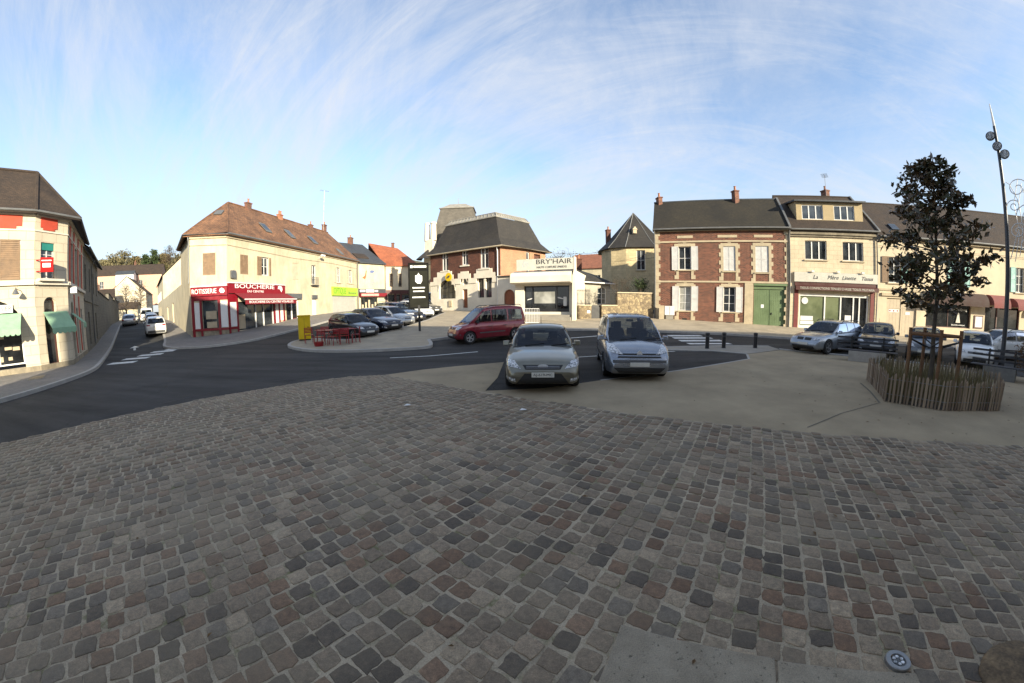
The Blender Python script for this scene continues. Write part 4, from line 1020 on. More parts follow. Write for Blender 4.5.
cm = Vector(s_).lerp(Vector(c_), .45); tp_ = Vector(R1); a = cm.lerp(tp_, .55); b = cm.lerp(tp_, .68); ex = (Vector(c_)-Vector(s_)).normalized()*.35
sk = MB(); up_ = Vector((.05,-.1,.08)); sk.hexa([a-ex, a+ex, b+ex, b-ex, a-ex+up_, a+ex+up_, b+ex+up_, b-ex+up_]); link('skylight', sk, M['zinc'], rf, og)
for x, y, z1, nn in ((-25.0,28.6,12.45,1),(-24.7,33.4,12.3,2),(-24.35,39.2,12.3,1),(-24.2,42.3,12.9,1)): chimney(rt, og, x, y, 11.5, z1, M['brick'] if nn < 2 else M['terracotta'], .4, .6, 0, nn)
antenna(rt, og, -24.1, 41.9, 12.0, 5.5, .9)
for a, b, c, d in (opc[0], opm[0]):
    f = FC if (a, b, c, d) == opc[0] else FM; m_ = (a+b)/2
    shutter(rt, og, f, a, m_-.005, c, d, M['wood_brown'], -.05); shutter(rt, og, f, m_+.005, b, c, d, M['wood_brown'], -.05)
window(rt, og, FM, 3.85, 4.75, 5.1, 6.6, 2, 2); shutter(rt, og, FM, 3.3, 3.8, 5.1, 6.62, M['wood_brown'], .03); shutter(rt, og, FM, 4.8, 5.0, 5.1, 6.62, M['wood_brown'], .03)
M['shutter_cream'] = pm('cream_shutter_paint', (.52,.44,.32), .7, .15)
shutter(rt, og, FM, 8.07, 9.0, 4.98, 6.48, M['shutter_cream'], -.04)
for a, b, c, d in opm[3:6]:
    window(rt, og, FM, a, b, c, d, 2, 2, sill=M['stone'])
bal = MB()
for k in range(9): u = 11.05+k*.14; bal.tube([B(u,.22,4.5), B(u,.22,5.3)], .012, 4)
bal.tube([B(11.0,.22,5.3), B(12.2,.22,5.3)], .02, 5); bal.tube([B(11.0,.22,4.5), B(12.2,.22,4.5)], .02, 5); fbox(bal, FM, 11.0, 12.2, 4.42, 4.5, 0, .26); link('balcony', bal, M['black_metal'], rt, og)
for u in (16.0, 18.8):
    shutter(rt, og, FM, u-.45, u+.05, 5.0, 6.7, M['shutter_cream'], .03); shutter(rt, og, FM, u+.95, u+1.45, 5.0, 6.7, M['shutter_cream'], .03)
# butcher's shopfront
p = MB(); fbox(p, FC, .12, FC.len+.05, 3.42, 4.1, 0, .2); sg = link('sign_board', p, M['fascia_red'], rt, og)
p = MB(); fbox(p, FC, .12, FC.len+.05, 4.1, 4.16, 0, .26); link('sign_cap', p, M['panel_white'], sg, og)
text(sg, og, FC, 1.2, 3.75, .5, 'ROTISSERIE', M['lettering_white'], .205, width=1.95)
p = MB(); fprism(p, FC, [(2.4,3.75),(2.45,3.9),(2.6,3.97),(2.78,3.86),(2.82,3.68),(2.7,3.58),(2.52,3.6)], .2, .212); link('emblem', p, M['lettering_white'], sg, og)
p = MB(); fbox(p, FM, .0, 6.7, 3.55, 4.3, 0, .2); sg = link('sign_board', p, M['fascia_red'], rt, og)
p = MB(); fbox(p, FM, .0, 6.7, 4.3, 4.36, 0, .26); link('sign_cap', p, M['panel_white'], sg, og)
text(sg, og, FM, 2.9, 4.08, .46, 'BOUCHERIE', M['lettering_white'], .205, width=4.6); text(sg, og, FM, 2.9, 3.7, .24, 'DU CENTRE', M['lettering_white'], .205, width=1.9)
p = MB(); fprism(p, FM, [(5.7,3.95),(5.75,4.2),(6.0,4.26),(6.25,4.15),(6.3,3.9),(6.15,3.68),(6.0,3.9),(5.85,3.98)], .2, .212); link('emblem', p, M['lettering_white'], sg, og)
p = MB(); p.hexa([B(.6,.2,3.52), B(6.9,.2,3.52), B(6.9,1.3,3.0), B(.6,1.3,3.0), B(.6,.2,3.56), B(6.9,.2,3.56), B(6.9,1.3,3.04), B(.6,1.3,3.04)]); fbox(p, FM, .6, 6.9, 2.66, 2.97, 1.29, 1.31)
aw = link('awning', p, M['awning_red'], rt, og); p = MB(); p.tube([B(.55,1.3,3.03), B(6.95,1.3,3.03)], .05, 6); link('awning_bar', p, M['panel_white'], aw, og)
text(aw, og, FM, 3.7, 2.82, .26, 'BOUCHERIE DU CENTRE VOLAILLES', M['lettering_white'], 1.315, width=5.4); 
p = MB()
for a, b in ((.1,.3),(.75,.92),(2.2,2.38),): fbox(p, FC, a, b, .4, 3.42, 0, .08)
fbox(p, FC, .1, FC.len, 3.1, 3.42, 0, .06); fbox(p, FC, .1, FC.len, .85, 1.02, 0, .09)
link('shopfront', p, M['fascia_red'], rt, og); p = MB()
for a, b in ((.0,.16),(.85,1.0)): fbox(p, FM, a, b, .4, 3.55, 0, .08)
fbox(p, FM, .16, 1.0, 2.9, 3.5, 0, .06); fbox(p, FM, .1, .9, .85, 1.02, 0, .09); link('shopfront', p, M['fascia_red'], rt, og); p = MB()
for a, b in ((5.28,5.42),(5.88,6.05),(6.5,6.7)): fbox(p, FM, a, b, .4, 3.55, 0, .08)
sfp = link('shopfront', p, M['fascia_red'], rt, og)
p = MB(); fbox(p, FC, .32, .73, .95, 2.95, 0, .05); fbox(p, FC, 2.4, FC.len-.02, 1.05, 2.95, 0, .05); fbox(p, FM, .18, .84, 1.05, 2.88, 0, .05); fbox(p, FM, 5.44, 5.86, .95, 2.9, -.05, .05); fbox(p, FM, 6.06, 6.5, 1.2, 2.9, 0, .05); link('white_panel', p, M['panel_white'], sfp, og)
g = MB(); g.quad(Bc(.92,-.15,1.0), Bc(2.2,-.15,1.0), Bc(2.2,-.15,3.1), Bc(.92,-.15,3.1)); g.quad(B(1.0,-.15,.7), B(5.3,-.15,.7), B(5.3,-.15,2.9), B(1.0,-.15,2.9)); link('display_window', g, M['glass'], sfp, og)
p = MB()
for u in (1.0, 3.05, 4.0, 5.2): fbox(p, FM, u, u+.07, .7, 2.9, -.14, -.06)
link('window_frame', p, M['white_frame'], sfp, og)
p = MB(); fbox(p, FC, 1.2, 2.0, 1.05, 1.5, -.14, -.1); fbox(p, FC, 1.15, 2.0, 1.7, 2.3, -.148, -.13); fbox(p, FM, 1.2, 1.9, .8, 1.9, -.147, -.12); link('goods', p, M['stone'], sfp, og)
# neighbour shop, door and optician on the same facade
p = MB(); fbox(p, FM, 6.95, 9.2, 3.12, 3.6, 0, .25); fbox(p, FM, 11.1, 12.0, 3.12, 3.5, 0, .15); link('shutter_box', p, M['galv'], rt, og)
p = MB(); p.quad(B(7.0,-.18,.4), B(8.9,-.18,.4), B(8.9,-.18,3.1), B(7.0,-.18,3.1)); d = link('display_window', p, M['glass_dark'], rt, og)
p = MB(); fbox(p, FM, 7.9, 8.0, .5, 3.1, -.17, -.1); fbox(p, FM, 7.0, 7.1, .5, 3.1, -.17, -.1); fbox(p, FM, 8.8, 8.9, .5, 3.1, -.17, -.1); link('window_frame', p, M['white_frame'], d, og)
p = MB(); fbox(p, FM, 8.1, 8.7, .6, 1.3, -.17, -.12); link('goods', p, M['awning_red'], d, og)
p = MB(); fbox(p, FM, 11.2, 11.9, .4, 3.08, -.16, -.1); link('door', p, M['white_frame'], rt, og)
p = MB(); fbox(p, FM, 14.9, 20.9, 3.5, 4.5, 0, .14); sg = link('sign_board', p, M['sign_green'], rt, og, label='lime green optician sign board')
M['lettering_green'] = pm('dark_green_lettering', (.10,.22,.02), .5, .05, bump=0)
text(sg, og, FM, 16.6, 4.0, .95, 'OPTIQUE', M['lettering_green'], .145, width=2.7); text(sg, og, FM, 19.5, 3.85, .4, 'Bonaire', M['lettering_dark'], .145, width=1.9)
p = MB(); fbox(p, FM, 15.1, 20.7, .5, 3.5, -.12, -.06); link('roller_shutter', p, M['metal_shutter'], rt, og)
p = MB(); fbox(p, FC, .0, FC.len, .3, .9, 0, .03); fbox(p, FM, .0, 1.0, .3, .9, 0, .03); fbox(p, FM, 6.7, 7.0, .3, 1.2, 0, .03); link('plinth', p, M['plinth'], rt, og)
p = MB(); fbox(p, FM, .25, .75, 4.7, 5.25, .1, .25); p.tube([B(.5,0,5.2), B(.5,.3,5.3)], .02, 5); link('bracket_box', p, M['galv'], rt, og)
wr = MB(); wr.tube([Bc(0,.06,7.2), Bc(FC.len,.06,7.15)], .012, 4); wr.tube([B(0,.06,7.15), B(8,.06,6.95), B(15,.06,7.1), B(20.9,.06,7.0)], .012, 4); link('facade_cable', wr, M['wood_brown'], rt, og)
sl_ = MB(); 
for k in range(2): sl_.tube([B(12.3+.3*k,.5,7.6-.1*k), B(12.3+.3*k,0,7.3)], .02, 4); sl_.lathe([(0,.1),(.16,.1),(.2,0),(.16,-.08),(0,-.1)], (B(12.3+.3*k,.6,0)[0], B(12.3+.3*k,.6,0)[1], 7.6), 10)
link('floodlight', sl_, M['panel_white'], rt, og)

# ================================================================== slate roofed house and red roofed house beyond it
F = Fc((-19.75,43.3), (-17.37,46.7)); B = Bf(F); Lw = F.len
rt, og = building('slate_house', F.p, 'narrow cream house with slate roof, painted flags and a dark shop fascia', 'house')
w = MB(); wall(w, F, 0, Lw, .8, 8.0, [(.3,2.9,1.2,3.3)], .2); w.quad(B(Lw,0,.8), B(Lw,-9,.8), B(Lw,-9,8), B(Lw,0,8)); w.quad(B(0,0,.8), B(0,0,8), B(0,-9,8), B(0,-9,.8)); w.poly([B(Lw,0,8), B(Lw,-12,8), B(Lw,-6,11.3)]); w.poly([B(0,0,8), B(0,-6,11.3), B(0,-12,8)]); link('wall', w, M['cream'], rt, og)
rf = hip_roof('roof', [[B(-.1,.3,7.9), B(Lw+.1,.3,7.9), B(Lw+.1,-6,11.45), B(-.1,-6,11.45)], [B(-.1,-6.004,11.45), B(Lw+.1,-6.004,11.45), B(Lw+.1,-12.3,7.9), B(-.1,-12.3,7.9)]], M['slate'], rt, og)
sk = MB(); sk.hexa([B(.35,-.9,8.56), B(2.2,-.9,8.56), B(2.2,-2.2,9.29), B(.35,-2.2,9.29), B(.35,-.85,8.68), B(2.2,-.85,8.68), B(2.2,-2.15,9.41), B(.35,-2.15,9.41)]); link('skylight', sk, M['tile_brown'], rf, og)
chimney(rt, og, *B(2.2,-6,0)[:2], 10.8, 12.2, M['brick'], .6, .7, 0, 1)
M['flag_red'] = pm('faded_red_paint', (.5,.12,.05), .9, .2); M['flag_blue'] = pm('faded_blue_paint', (.12,.16,.3), .9, .2); M['flag_grey'] = pm('faded_grey_green_paint', (.35,.38,.3), .9, .2)
p = MB(); fprism(p, F, [(.55,5.9),(1.0,6.2),(1.15,6.8),(1.3,7.0),(1.15,6.0),(1.0,5.7)], 0, .01); link('mural', p, M['flag_red'], rt, og)
p = MB(); fprism(p, F, [(1.7,6.75),(2.0,6.95),(2.6,6.9),(2.3,6.6),(1.9,6.55)], 0, .01); fbox(p, F, 1.9, 2.5, 5.3, 5.38, 0, .01); fbox(p, F, 2.0, 2.3, 5.0, 5.08, 0, .01); link('mural', p, M['flag_blue'], rt, og)
p = MB(); fprism(p, F, [(.1,5.8),(.4,6.0),(.5,5.3),(.3,5.0)], 0, .01); link('mural', p, M['flag_grey'], rt, og)
p = MB(); fbox(p, F, .0, Lw, 3.9, 4.45, 0, .15); sg = link('sign_board', p, M['slate'], rt, og)
p = MB(); fbox(p, F, .1, .85, 4.05, 4.32, .15, .16); fbox(p, F, 1.0, 2.3, 4.0, 4.38, .15, .16); fbox(p, F, 2.45, 2.9, 4.05, 4.3, .15, .16); link('worn_lettering', p, M['lettering_white'], sg, og)
p = MB(); fbox(p, F, .0, Lw, 3.42, 3.88, .02, .5); aw = link('awning', p, M['awning_red'], rt, og); p = MB(); fbox(p, F, .1, 2.8, 3.5, 3.8, .5, .51); link('lettering_band', p, pm('faded_pink_band', (.6,.3,.26), .6, .15), aw, og)
p = MB(); p.quad(B(.3,-.15,1.2), B(2.9,-.15,1.2), B(2.9,-.15,3.3), B(.3,-.15,3.3)); d = link('display_window', p, M['glass_dark'], rt, og)
p = MB()
for k in range(5): fbox(p, F, .5+k*.5, .75+k*.5, 1.5+.2*(k%2), 2.4+.3*(k%3), -.14, -.1)
link('goods', p, M['stone'], d, og)

F = Fc((-17.37,46.75), (-13.3,49.6)); B = Bf(F); Lw = F.len
rt, og = building('red_roof_house', F.p, 'beige house with bright red tiled roof and maroon shopfront', 'house')
ops = [(.65,1.15,4.75,6.6),(1.95,2.45,4.75,6.6)]
w = MB(); wall(w, F, 0, Lw, .8, 7.7, ops+[(.4,3.6,1.4,3.7)], .2); w.quad(B(Lw,0,.8), B(Lw,-8,.8), B(Lw,-8,7.7), B(Lw,0,7.7)); w.quad(B(0,0,.8), B(0,0,7.7), B(0,-8,7.7), B(0,-8,.8)); link('wall', w, M['beige'], rt, og)
for o_ in ops: window(rt, og, F, *o_, 2, 2, fm=M['wood_brown'])
rf = hip_roof('roof', [[B(-.1,.25,7.75), B(Lw+.2,.25,7.75), B(Lw-1.6,-5,11.0), B(-1.2,-5,11.6)], [B(Lw+.2,.25,7.75), B(Lw+.2,-10.2,7.75), B(Lw-1.6,-5,11.0)], [B(-1.2,-5,11.6), B(Lw-1.6,-5,11.0), B(Lw+.2,-10.2,7.75), B(-.1,-10.2,7.75)]], M['tile_red'], rt, og)
chimney(rt, og, *B(2.6,-5,0)[:2], 10.6, 11.7, M['brick'], .35, .35, 0, 0)
p = MB(); fbox(p, F, 0, Lw, 3.75, 4.3, 0, .12)
for u in (0, 1.3, 2.1, 3.5): fbox(p, F, u, u+.3, .9, 3.75, -.1, .1)
fbox(p, F, 0, Lw, .9, 1.5, -.1, .06); sf = link('shopfront', p, M['maroon'], rt, og); p = MB(); p.quad(B(.3,-.12,1.5), B(3.6,-.12,1.5), B(3.6,-.12,3.75), B(.3,-.12,3.75)); link('display_window', p, M['glass_dark'], sf, og)
downpipe(rt, og, [B(.05,.2,7.6), B(.05,.08,7.0), B(.05,.08,1.2)])

# closing wall of the lane between red-roofed house and post office
F = Fc((-13.6,57.5), (-7.5,55.0)); B = Bf(F)
rt, og = building('lane_house', F.p, 'pale house at the end of the lane beside the post office', 'house')
w = MB(); wall(w, F, 0, F.len, 1, 6.0, [(1.2,2.2,1.8,3.9),(3.4,4.3,2.2,3.8)], .2); w.quad(B(F.len,0,1), B(F.len,-6,1), B(F.len,-6,6), B(F.len,0,6)); link('wall', w, M['white_wash'], rt, og)
window(rt, og, F, 1.2, 2.2, 1.8, 3.9, 2, 3); window(rt, og, F, 3.4, 4.3, 2.2, 3.8, 2, 2)
hip_roof('roof', [[B(-.2,.3,5.9), B(F.len+.2,.3,5.9), B(F.len+.2,-3.5,8.3), B(-.2,-3.5,8.3)]], M['tile_brown'], rt, og)
# ================================================================== left corner building
A, Bp, D, Cp = (-20.92,8.35), (-21.1,10.07), (-24.7,.19), (-27.44,14.19)
F1, F2, F3 = Fc(D, A), Fc(A, Bp), Fc(Bp, Cp); B1, B2, B3 = Bf(F1), Bf(F2), Bf(F3); ze = 7.15
rt, og = building('pastry_shop', A, 'cream corner building with brown tiled roof, red panels and pale green awnings', 'building')
w = MB()
wall(w, F1, 0, F1.len, -.1, ze, [(2.3,4.2,4.15,5.9),(6.5,8.38,4.15,5.9),(.6,3.9,.35,3.4),(5.0,8.33,.35,3.4)], .3); wall(w, F2, 0, F2.len, -.1, ze, [(.32,1.02,4.2,5.84),(.42,1.05,.2,3.37)], .25)
wall(w, F3, 0, F3.len, -.1, ze, [(1.2,2.1,4.2,6.2),(3.2,4.1,4.2,6.2),(5.3,6.2,4.2,6.2),(.9,1.9,.3,3.2),(3.0,3.9,.4,2.9),(5.2,6.1,.4,2.9)], .25)
arch_fill(w, F1, 5.0, 8.33, 2.35, 3.4, .3); arch_fill(w, F1, .6, 3.9, 2.35, 3.4, .3); arch_fill(w, F2, .42, 1.05, 3.05, 3.37, .25); arch_fill(w, F3, .9, 1.9, 2.7, 3.2, .25)
w.quad((*D,-.1), (*D,ze), (D[0]-9,D[1]+4,ze), (D[0]-9,D[1]+4,-.1)); w.quad((*Cp,-.1), (Cp[0]-6,Cp[1]-8,-.1), (Cp[0]-6,Cp[1]-8,ze), (*Cp,ze))
link('wall', w, M['cream2'], rt, og)
t = MB()
for f, a0 in ((F1,0), (F2,0), (F3,0)): fbox(t, f, a0, f.len, 3.92, 4.08, 0, .14); fbox(t, f, a0, f.len, 6.3, 6.36, 0, .04); fbox(t, f, a0, f.len, 6.98, 7.15, 0, .1)
fbox(t, F2, .1, 1.4, 4.08, 4.18, 0, .3)
link('cornice', t, M['white_stone'], rt, og)
p = MB()
for a, b in ((2.2,4.2),(6.6,8.42)): fbox(p, F1, a, b, 6.5, 6.96, 0, .03); fbox(p, F1, a+.25, b-.25, 6.38, 6.5, 0, .03)
fbox(p, F2, .27, 1.14, 6.5, 6.96, 0, .03); fbox(p, F2, .4, 1.0, 6.4, 6.5, 0, .03)
for a, b in ((.55,1.1),(2.2,2.7),(4.3,4.8),(6.3,6.8)): fbox(p, F3, a, b, 4.1, 6.9, 0, .03)
fbox(p, F3, 4.3, 4.7, .5, 3.6, 0, .03); fbox(p, F3, 2.2, 2.5, .5, 3.6, 0, .03)
M['red_panel'] = pm('red_render_panel', (.46,.06,.03), .8, .15); link('red_panel', p, M['red_panel'], rt, og)
for a, b in ((2.3,4.2),(6.5,8.38)):
    m_ = (a+b)/2; shutter(rt, og, F1, a+.02, m_-.05, 4.17, 5.88, M['wood_brown'], -.06); shutter(rt, og, F1, m_+.05, b-.02, 4.17, 5.88, M['wood_brown'], -.06)
M['teal_frame'] = pm('teal_window_frame', (.02,.19,.16), .5, .1)
window(rt, og, F2, .34, 1.0, 4.2, 5.84, 2, 3, fm=M['shutter_white'], fr=.04, d=.1); p = MB(); fbox(p, F2, .34, 1.0, 5.5, 5.84, -.1, -.05); link('roller_box', p, M['teal_frame'], rt, og)
for a in (1.2, 3.2, 5.3): window(rt, og, F3, a, a+.9, 4.2, 6.2, 2, 2, fm=M['maroon'])
for f, a, b, c, d in ((F1,.62,3.88,.5,3.35),(F1,5.02,8.31,.5,3.35)):
    x = window(rt, og, f, a, b, c, d, 3, 2, fm=M['white_frame'], gm=M['glass_dark'], name='shop_window', d=.24, rowz=[2.3])
    g = MB(); rr = random.Random(3)
    for k in range(14):
        u = a+.2+rr.random()*(b-a-.6); z = .6+rr.random()*1.2; fbox(g, f, u, u+.15+rr.random()*.25, z, z+.1+rr.random()*.2, -.262, -.255)
    link('goods', g, M['stone'], x, og)
window(rt, og, F2, .44, 1.03, .3, 3.3, 1, 2, fm=M['maroon'], gm=M['glass_dark'], name='shop_door', d=.18, rowz=[2.6])
for a in (.9, 3.0, 5.2): window(rt, og, F3, a+.02, a+.9, .45, 2.88, 2, 2, fm=M['maroon'], gm=M['glass_dark'], d=.18)
def scallop(F, u0, u1, zt, zb, out):
    m = MB(); Bq = Bf(F); m.hexa([Bq(u0,.02,zt-.03), Bq(u1,.02,zt-.03), Bq(u1,out,zb-.03), Bq(u0,out,zb-.03), Bq(u0,.02,zt), Bq(u1,.02,zt), Bq(u1,out,zb), Bq(u0,out,zb)])
    n = max(4, int((u1-u0)/.22))
    for k in range(n):
        a, b = u0+(u1-u0)*k/n, u0+(u1-u0)*(k+1)/n; c = (a+b)/2
        m.prism([Bq(a,out,zb-.03), Bq(a,out,zb-.2), Bq(c-.05,out,zb-.27), Bq(c+.05,out,zb-.27), Bq(b,out,zb-.2), Bq(b,out,zb-.03)], F.n*.012)
    return link('awning', m, M['awning_green'], rt, og)
scallop(F1, 5.0, 8.35, 2.72, 2.05, .95); scallop(F1, .6, 3.9, 2.72, 2.05, .95); scallop(F2, .36, 1.62, 2.7, 1.95, .75); scallop(F3, .7, 2.1, 2.6, 2.1, .6)
p = MB(); fbox(p, F1, 6.75, 8.0, 2.76, 3.1, .0, .1); sg = link('sign_board', p, M['panel_white'], rt, og); text(sg, og, F1, 7.4, 2.93, .30, 'PATISSIER', M['lettering_dark'], .105, width=1.1)
p = MB(); e_ = F1.e; c = B2(.32,.0,0)
sb = Fc(B2(.18,.25,0)[:2], B2(.62,.62,0)[:2])
fbox(p, sb, 0, .58, 4.45, 5.1, -.06, .06); p.tube([B2(.1,0,5.0), sb.pt(.02,5.0)], .025, 5); p.tube([B2(.1,0,4.5), sb.pt(.02,4.5)], .025, 5); sg = link('hanging_sign', p, pm('red_sign_enamel', (.34,.012,.012), .8, .1, spec=.1), rt, og, label='small red projecting sign')
p = MB(); fbox(p, sb, .1, .46, 4.66, 4.84, .06, .066); fbox(p, sb, .06, .5, 4.94, 4.98, .06, .066); link('lettering', p, M['lettering_white'], sg, og)
l = MB(); l.tube([B1(8.2,0,3.75), B1(8.2,.35,3.8), B1(8.2,.5,3.7)], .02, 6); l.lathe([(.02,.12),(.06,.1),(.16,-.08),(.14,-.1),(0,-.06)], B1(8.2,.5,3.6), 12); link('wall_lamp', l, M['galv'], rt, og, smooth=50)
l = MB(); fbox(l, F3, .2, .55, 3.55, 3.85, .1, .4); l.tube([B3(.4,0,3.7), B3(.4,.12,3.7)], .03, 6); link('camera_box', l, M['panel_white'], rt, og)
p = MB()
for f in (F1, F2, F3): fbox(p, f, 0, f.len, -.1, .35, 0, .04)
link('plinth', p, M['plinth'], rt, og)
T, T2 = (-23.3,9.2,9.7), (-27.1,1.0,9.7)
a_, b_, d_, c_ = (-20.6,8.25,7.15), (-20.75,10.55,7.15), (-24.5,-.1,7.15), (-27.3,14.55,7.15)
T3 = (-31,11.0,9.7)
rf = hip_roof('roof', [[d_, a_, T, T2], [a_, b_, T], [b_, c_, T3, T], [(D[0]-9,D[1]+4,7.15), d_, T2]], M['tile_brown'], rt, og)
h = MB(); h.tube([a_, T], .1, 6); h.tube([b_, T], .08, 6); h.tube([T, T2], .1, 6); link('ridge', h, M['tile_brown'], rf, og, smooth=40)
gutter(rt, og, [d_, a_, b_, c_], .06)

# ================================================================== the side street
Fg = Fc((-27.44,14.19), (-38.3,21.3)); B = Bf(Fg); Lw = Fg.len
rt, og = building('grey_stone_house', Fg.p, 'sooty grey stone house in shadow along the left side of the side street', 'house')
ops = [(1.0,1.9,4.3,6.0),(4.2,5.1,4.3,6.0),(7.5,8.4,4.3,6.0),(10.6,11.5,4.3,6.0),(2.4,3.5,.5,2.8),(8.6,9.6,.6,2.8)]
w = MB(); wall(w, Fg, 0, Lw, -.1, 7.0, ops, .2); w.quad(B(Lw,0,0), B(Lw,-8,0), B(Lw,-8,7), B(Lw,0,7)); link('wall', w, M['grey_stone'], rt, og)
for o_ in ops[:4]: window(rt, og, Fg, *o_, 2, 2); 
d = MB(); fbox(d, Fg, 2.4, 3.5, .3, 2.8, -.18, -.12); fbox(d, Fg, 8.6, 9.6, .4, 2.8, -.18, -.12); [link_one('door', q, M['wood_brown'], rt, og) for q in islands(d)]
hip_roof('roof', [[B(-.1,.4,6.95), B(Lw+.3,.4,6.95), B(Lw+.3,-4,9.8), B(-.1,-4,9.8)]], M['tile_moss'], rt, og)
gutter(rt, og, [B(0,.45,6.93), B(Lw+.3,.45,6.93)]); downpipe(rt, og, [B(5.9,.35,6.9), B(5.9,.08,6.4), B(5.9,.08,.4)])
t = MB(); fbox(t, Fg, 0, Lw, 3.5, 3.65, 0, .06); link('string_course', t, M['grey_stone'], rt, og)
Fg = Fc((-38.3,21.3), (-80,48.9)); B = Bf(Fg); Lw = Fg.len
rt, og = building('street_wall', Fg.p, 'long grey stone wall along the pavement of the side street', 'wall')
w = MB(); k = 0; u = 0
while u < Lw-.5:
    h = 4.4 - .3*(k % 3); z0 = zg(B(u,0,0)[1]); fbox(w, Fg, u, u+5.96, z0-.6, z0+h, -.4, 0); u += 6; k += 1
link('wall', w, M['grey_stone'], rt, og)
w = MB(); k = 0; u = 0
while u < Lw-.5:
    h = 4.4 - .3*(k % 3); z0 = zg(B(u,0,0)[1]); fbox(w, Fg, u-.02, u+5.98, z0+h, z0+h+.12, -.5, .08); u += 6; k += 1
link('coping', w, M['tile_moss'], rt, og)

Fr = Fc((-56.5,43.0), (-29.32,24.36)); B = Bf(Fr); Lw = Fr.len
rt, og = building('yard_wall', Fr.p, 'cream yard wall with wooden yard door behind the parked white suv', 'wall')
w = MB(); wall(w, Fr, 0, Lw, -.1, 4.85, [(20.5,22.6,.3,3.6),(10,12.5,.3,3.4)], .25); w.quad(B(0,-.4,0), B(Lw,-.4,0), B(Lw,-.4,4.85), B(0,-.4,4.85)); w.quad(B(0,0,4.85), B(Lw,0,4.85), B(Lw,-.4,4.85), B(0,-.4,4.85)); link('wall', w, M['cream'], rt, og)
d = MB(); fbox(d, Fr, 20.5, 22.6, .3, 3.6, -.2, -.14); fbox(d, Fr, 10, 12.5, .3, 3.4, -.2, -.14); [link_one('door', q, pm('ochre_wood', (.36,.24,.11), .8, .2), rt, og) for q in islands(d)]
def house(name, label, P0, P1, depth, ze, zr, wm, rm, wins=(), hip=False, base=None, chim=True, ridge_along=True, cat='house', group=None):
    """plain gabled house: front from P0 to P1, ridge parallel to it (or across it)"""
    F = Fc(P0, P1); B = Bf(F); L = F.len; z0 = (zg(P0[1]) if base is None else base) - .4
    o = thing(name, (P0[0], P0[1], z0), label, cat, group); og = tuple(o.location)
    w = MB(); wall(w, F, 0, L, z0, ze, list(wins), .2)
    w.quad(B(L,0,z0), B(L,-depth,z0), B(L,-depth,ze), B(L,0,ze)); w.quad(B(0,0,z0), B(0,0,ze), B(0,-depth,ze), B(0,-depth,z0)); w.quad(B(0,-depth,z0), B(0,-depth,ze), B(L,-depth,ze), B(L,-depth,z0))
    if ridge_along:
        w.add([B(0,0,ze), B(0,-depth/2,zr-.1), B(0,-depth,ze)], [(0,1,2)]); w.add([B(L,0,ze), B(L,-depth,ze), B(L,-depth/2,zr-.1)], [(0,1,2)])
        pl = [[B(-.2,.3,ze-.05), B(L+.2,.3,ze-.05), B(L+.2,-depth/2,zr), B(-.2,-depth/2,zr)], [B(-.2,-depth/2-.004,zr), B(L+.2,-depth/2-.004,zr), B(L+.2,-depth-.3,ze-.05), B(-.2,-depth-.3,ze-.05)]]
    else:
        w.add([B(0,0,ze), B(L,0,ze), B(L/2,0,zr-.1)], [(0,1,2)]); w.add([B(0,-depth,ze), B(L/2,-depth,zr-.1), B(L,-depth,ze)], [(0,1,2)])
        pl = [[B(-.25,.2,ze-.1), B(-.25,-depth-.2,ze-.1), B(L/2,-depth-.2,zr), B(L/2,.2,zr)], [B(L+.25,.2,ze-.1), B(L/2+.004,.2,zr), B(L/2+.004,-depth-.2,zr), B(L+.25,-depth-.2,ze-.1)]]
    link('wall', w, wm, o, og); rf = hip_roof('roof', pl, rm, o, og)
    for a, b, c, d in wins: window(o, og, F, a, b, c, d, 2, 2)
    if chim: chimney(o, og, *B(L*.7, -depth/2, 0)[:2], zr-.5, zr+1.0, M['brick'], .6, .6, 0, 1)
    return o, F
o, Fh = house('gable_house', 'cream house showing a blank gable above the yard wall in the side street', (-78,57.9), (-56.5,43.05), 9.5, 8.7, 13.6, M['cream'], M['tile_brown'], [(2,3,5,6.6),(6,7,5,6.6),(10,11,5,6.6),(14,15,5,6.6),(18,19,5,6.6),(3,4,2,4),(9,10.5,1.8,4.1),(15,16,2,4)])
for a in (2, 6, 10, 14, 18):
    shutter(o, tuple(o.location), Fh, a-.5, a-.02, 5, 6.6, M['shutter_white'], .03); shutter(o, tuple(o.location), Fh, a+1.02, a+1.5, 5, 6.6, M['shutter_white'], .03)
house('chapel', 'yellow gabled building closing the far end of the side street', (-106,62), (-99,69.5), 14, 9.0, 13.6, M['cream2'], M['tile_brown'], [(2,3,4,7),(4.6,5.6,3.5,7.5),(7,8,4,7)], ridge_along=False, chim=False, cat='building')
house('far_house', 'low house with brown roof before the yellow gabled building', (-104,47), (-97,58.5), 8, 6.0, 10.0, M['white_wash'], M['tile_brown'], [(2,3,3,5),(6,7,3,5),(10,11,3,5)])
house('far_house', 'long pinkish house with white annex on the slope above the side street', (-150,70), (-124,94), 10, 17.5, 21.5, pm('pink_render', (.52,.33,.24), .9, .2), M['tile_brown'], [(3,4.5,13,15.5),(8,9.5,13,15.5),(13,14.5,13,15.5),(20,21.5,13,15.5),(27,28.5,13,15.5)], base=7)
house('far_house', 'white cube annex against the pinkish house above the side street', (-131.5,80), (-127,84.2), 4, 17.2, 18.5, M['panel_white'], M['slate'], [(1,2,12,13.5),(3.5,4.5,12,13.5)], base=7, chim=False)
house('far_house', 'pale house among the trees right of the yellow gabled building', (-120,94), (-109,104), 9, 15.5, 20, M['white_stone'], M['tile_moss'], [(2,3,8,10),(6,7,8,10),(10,11,8,10)], base=4)
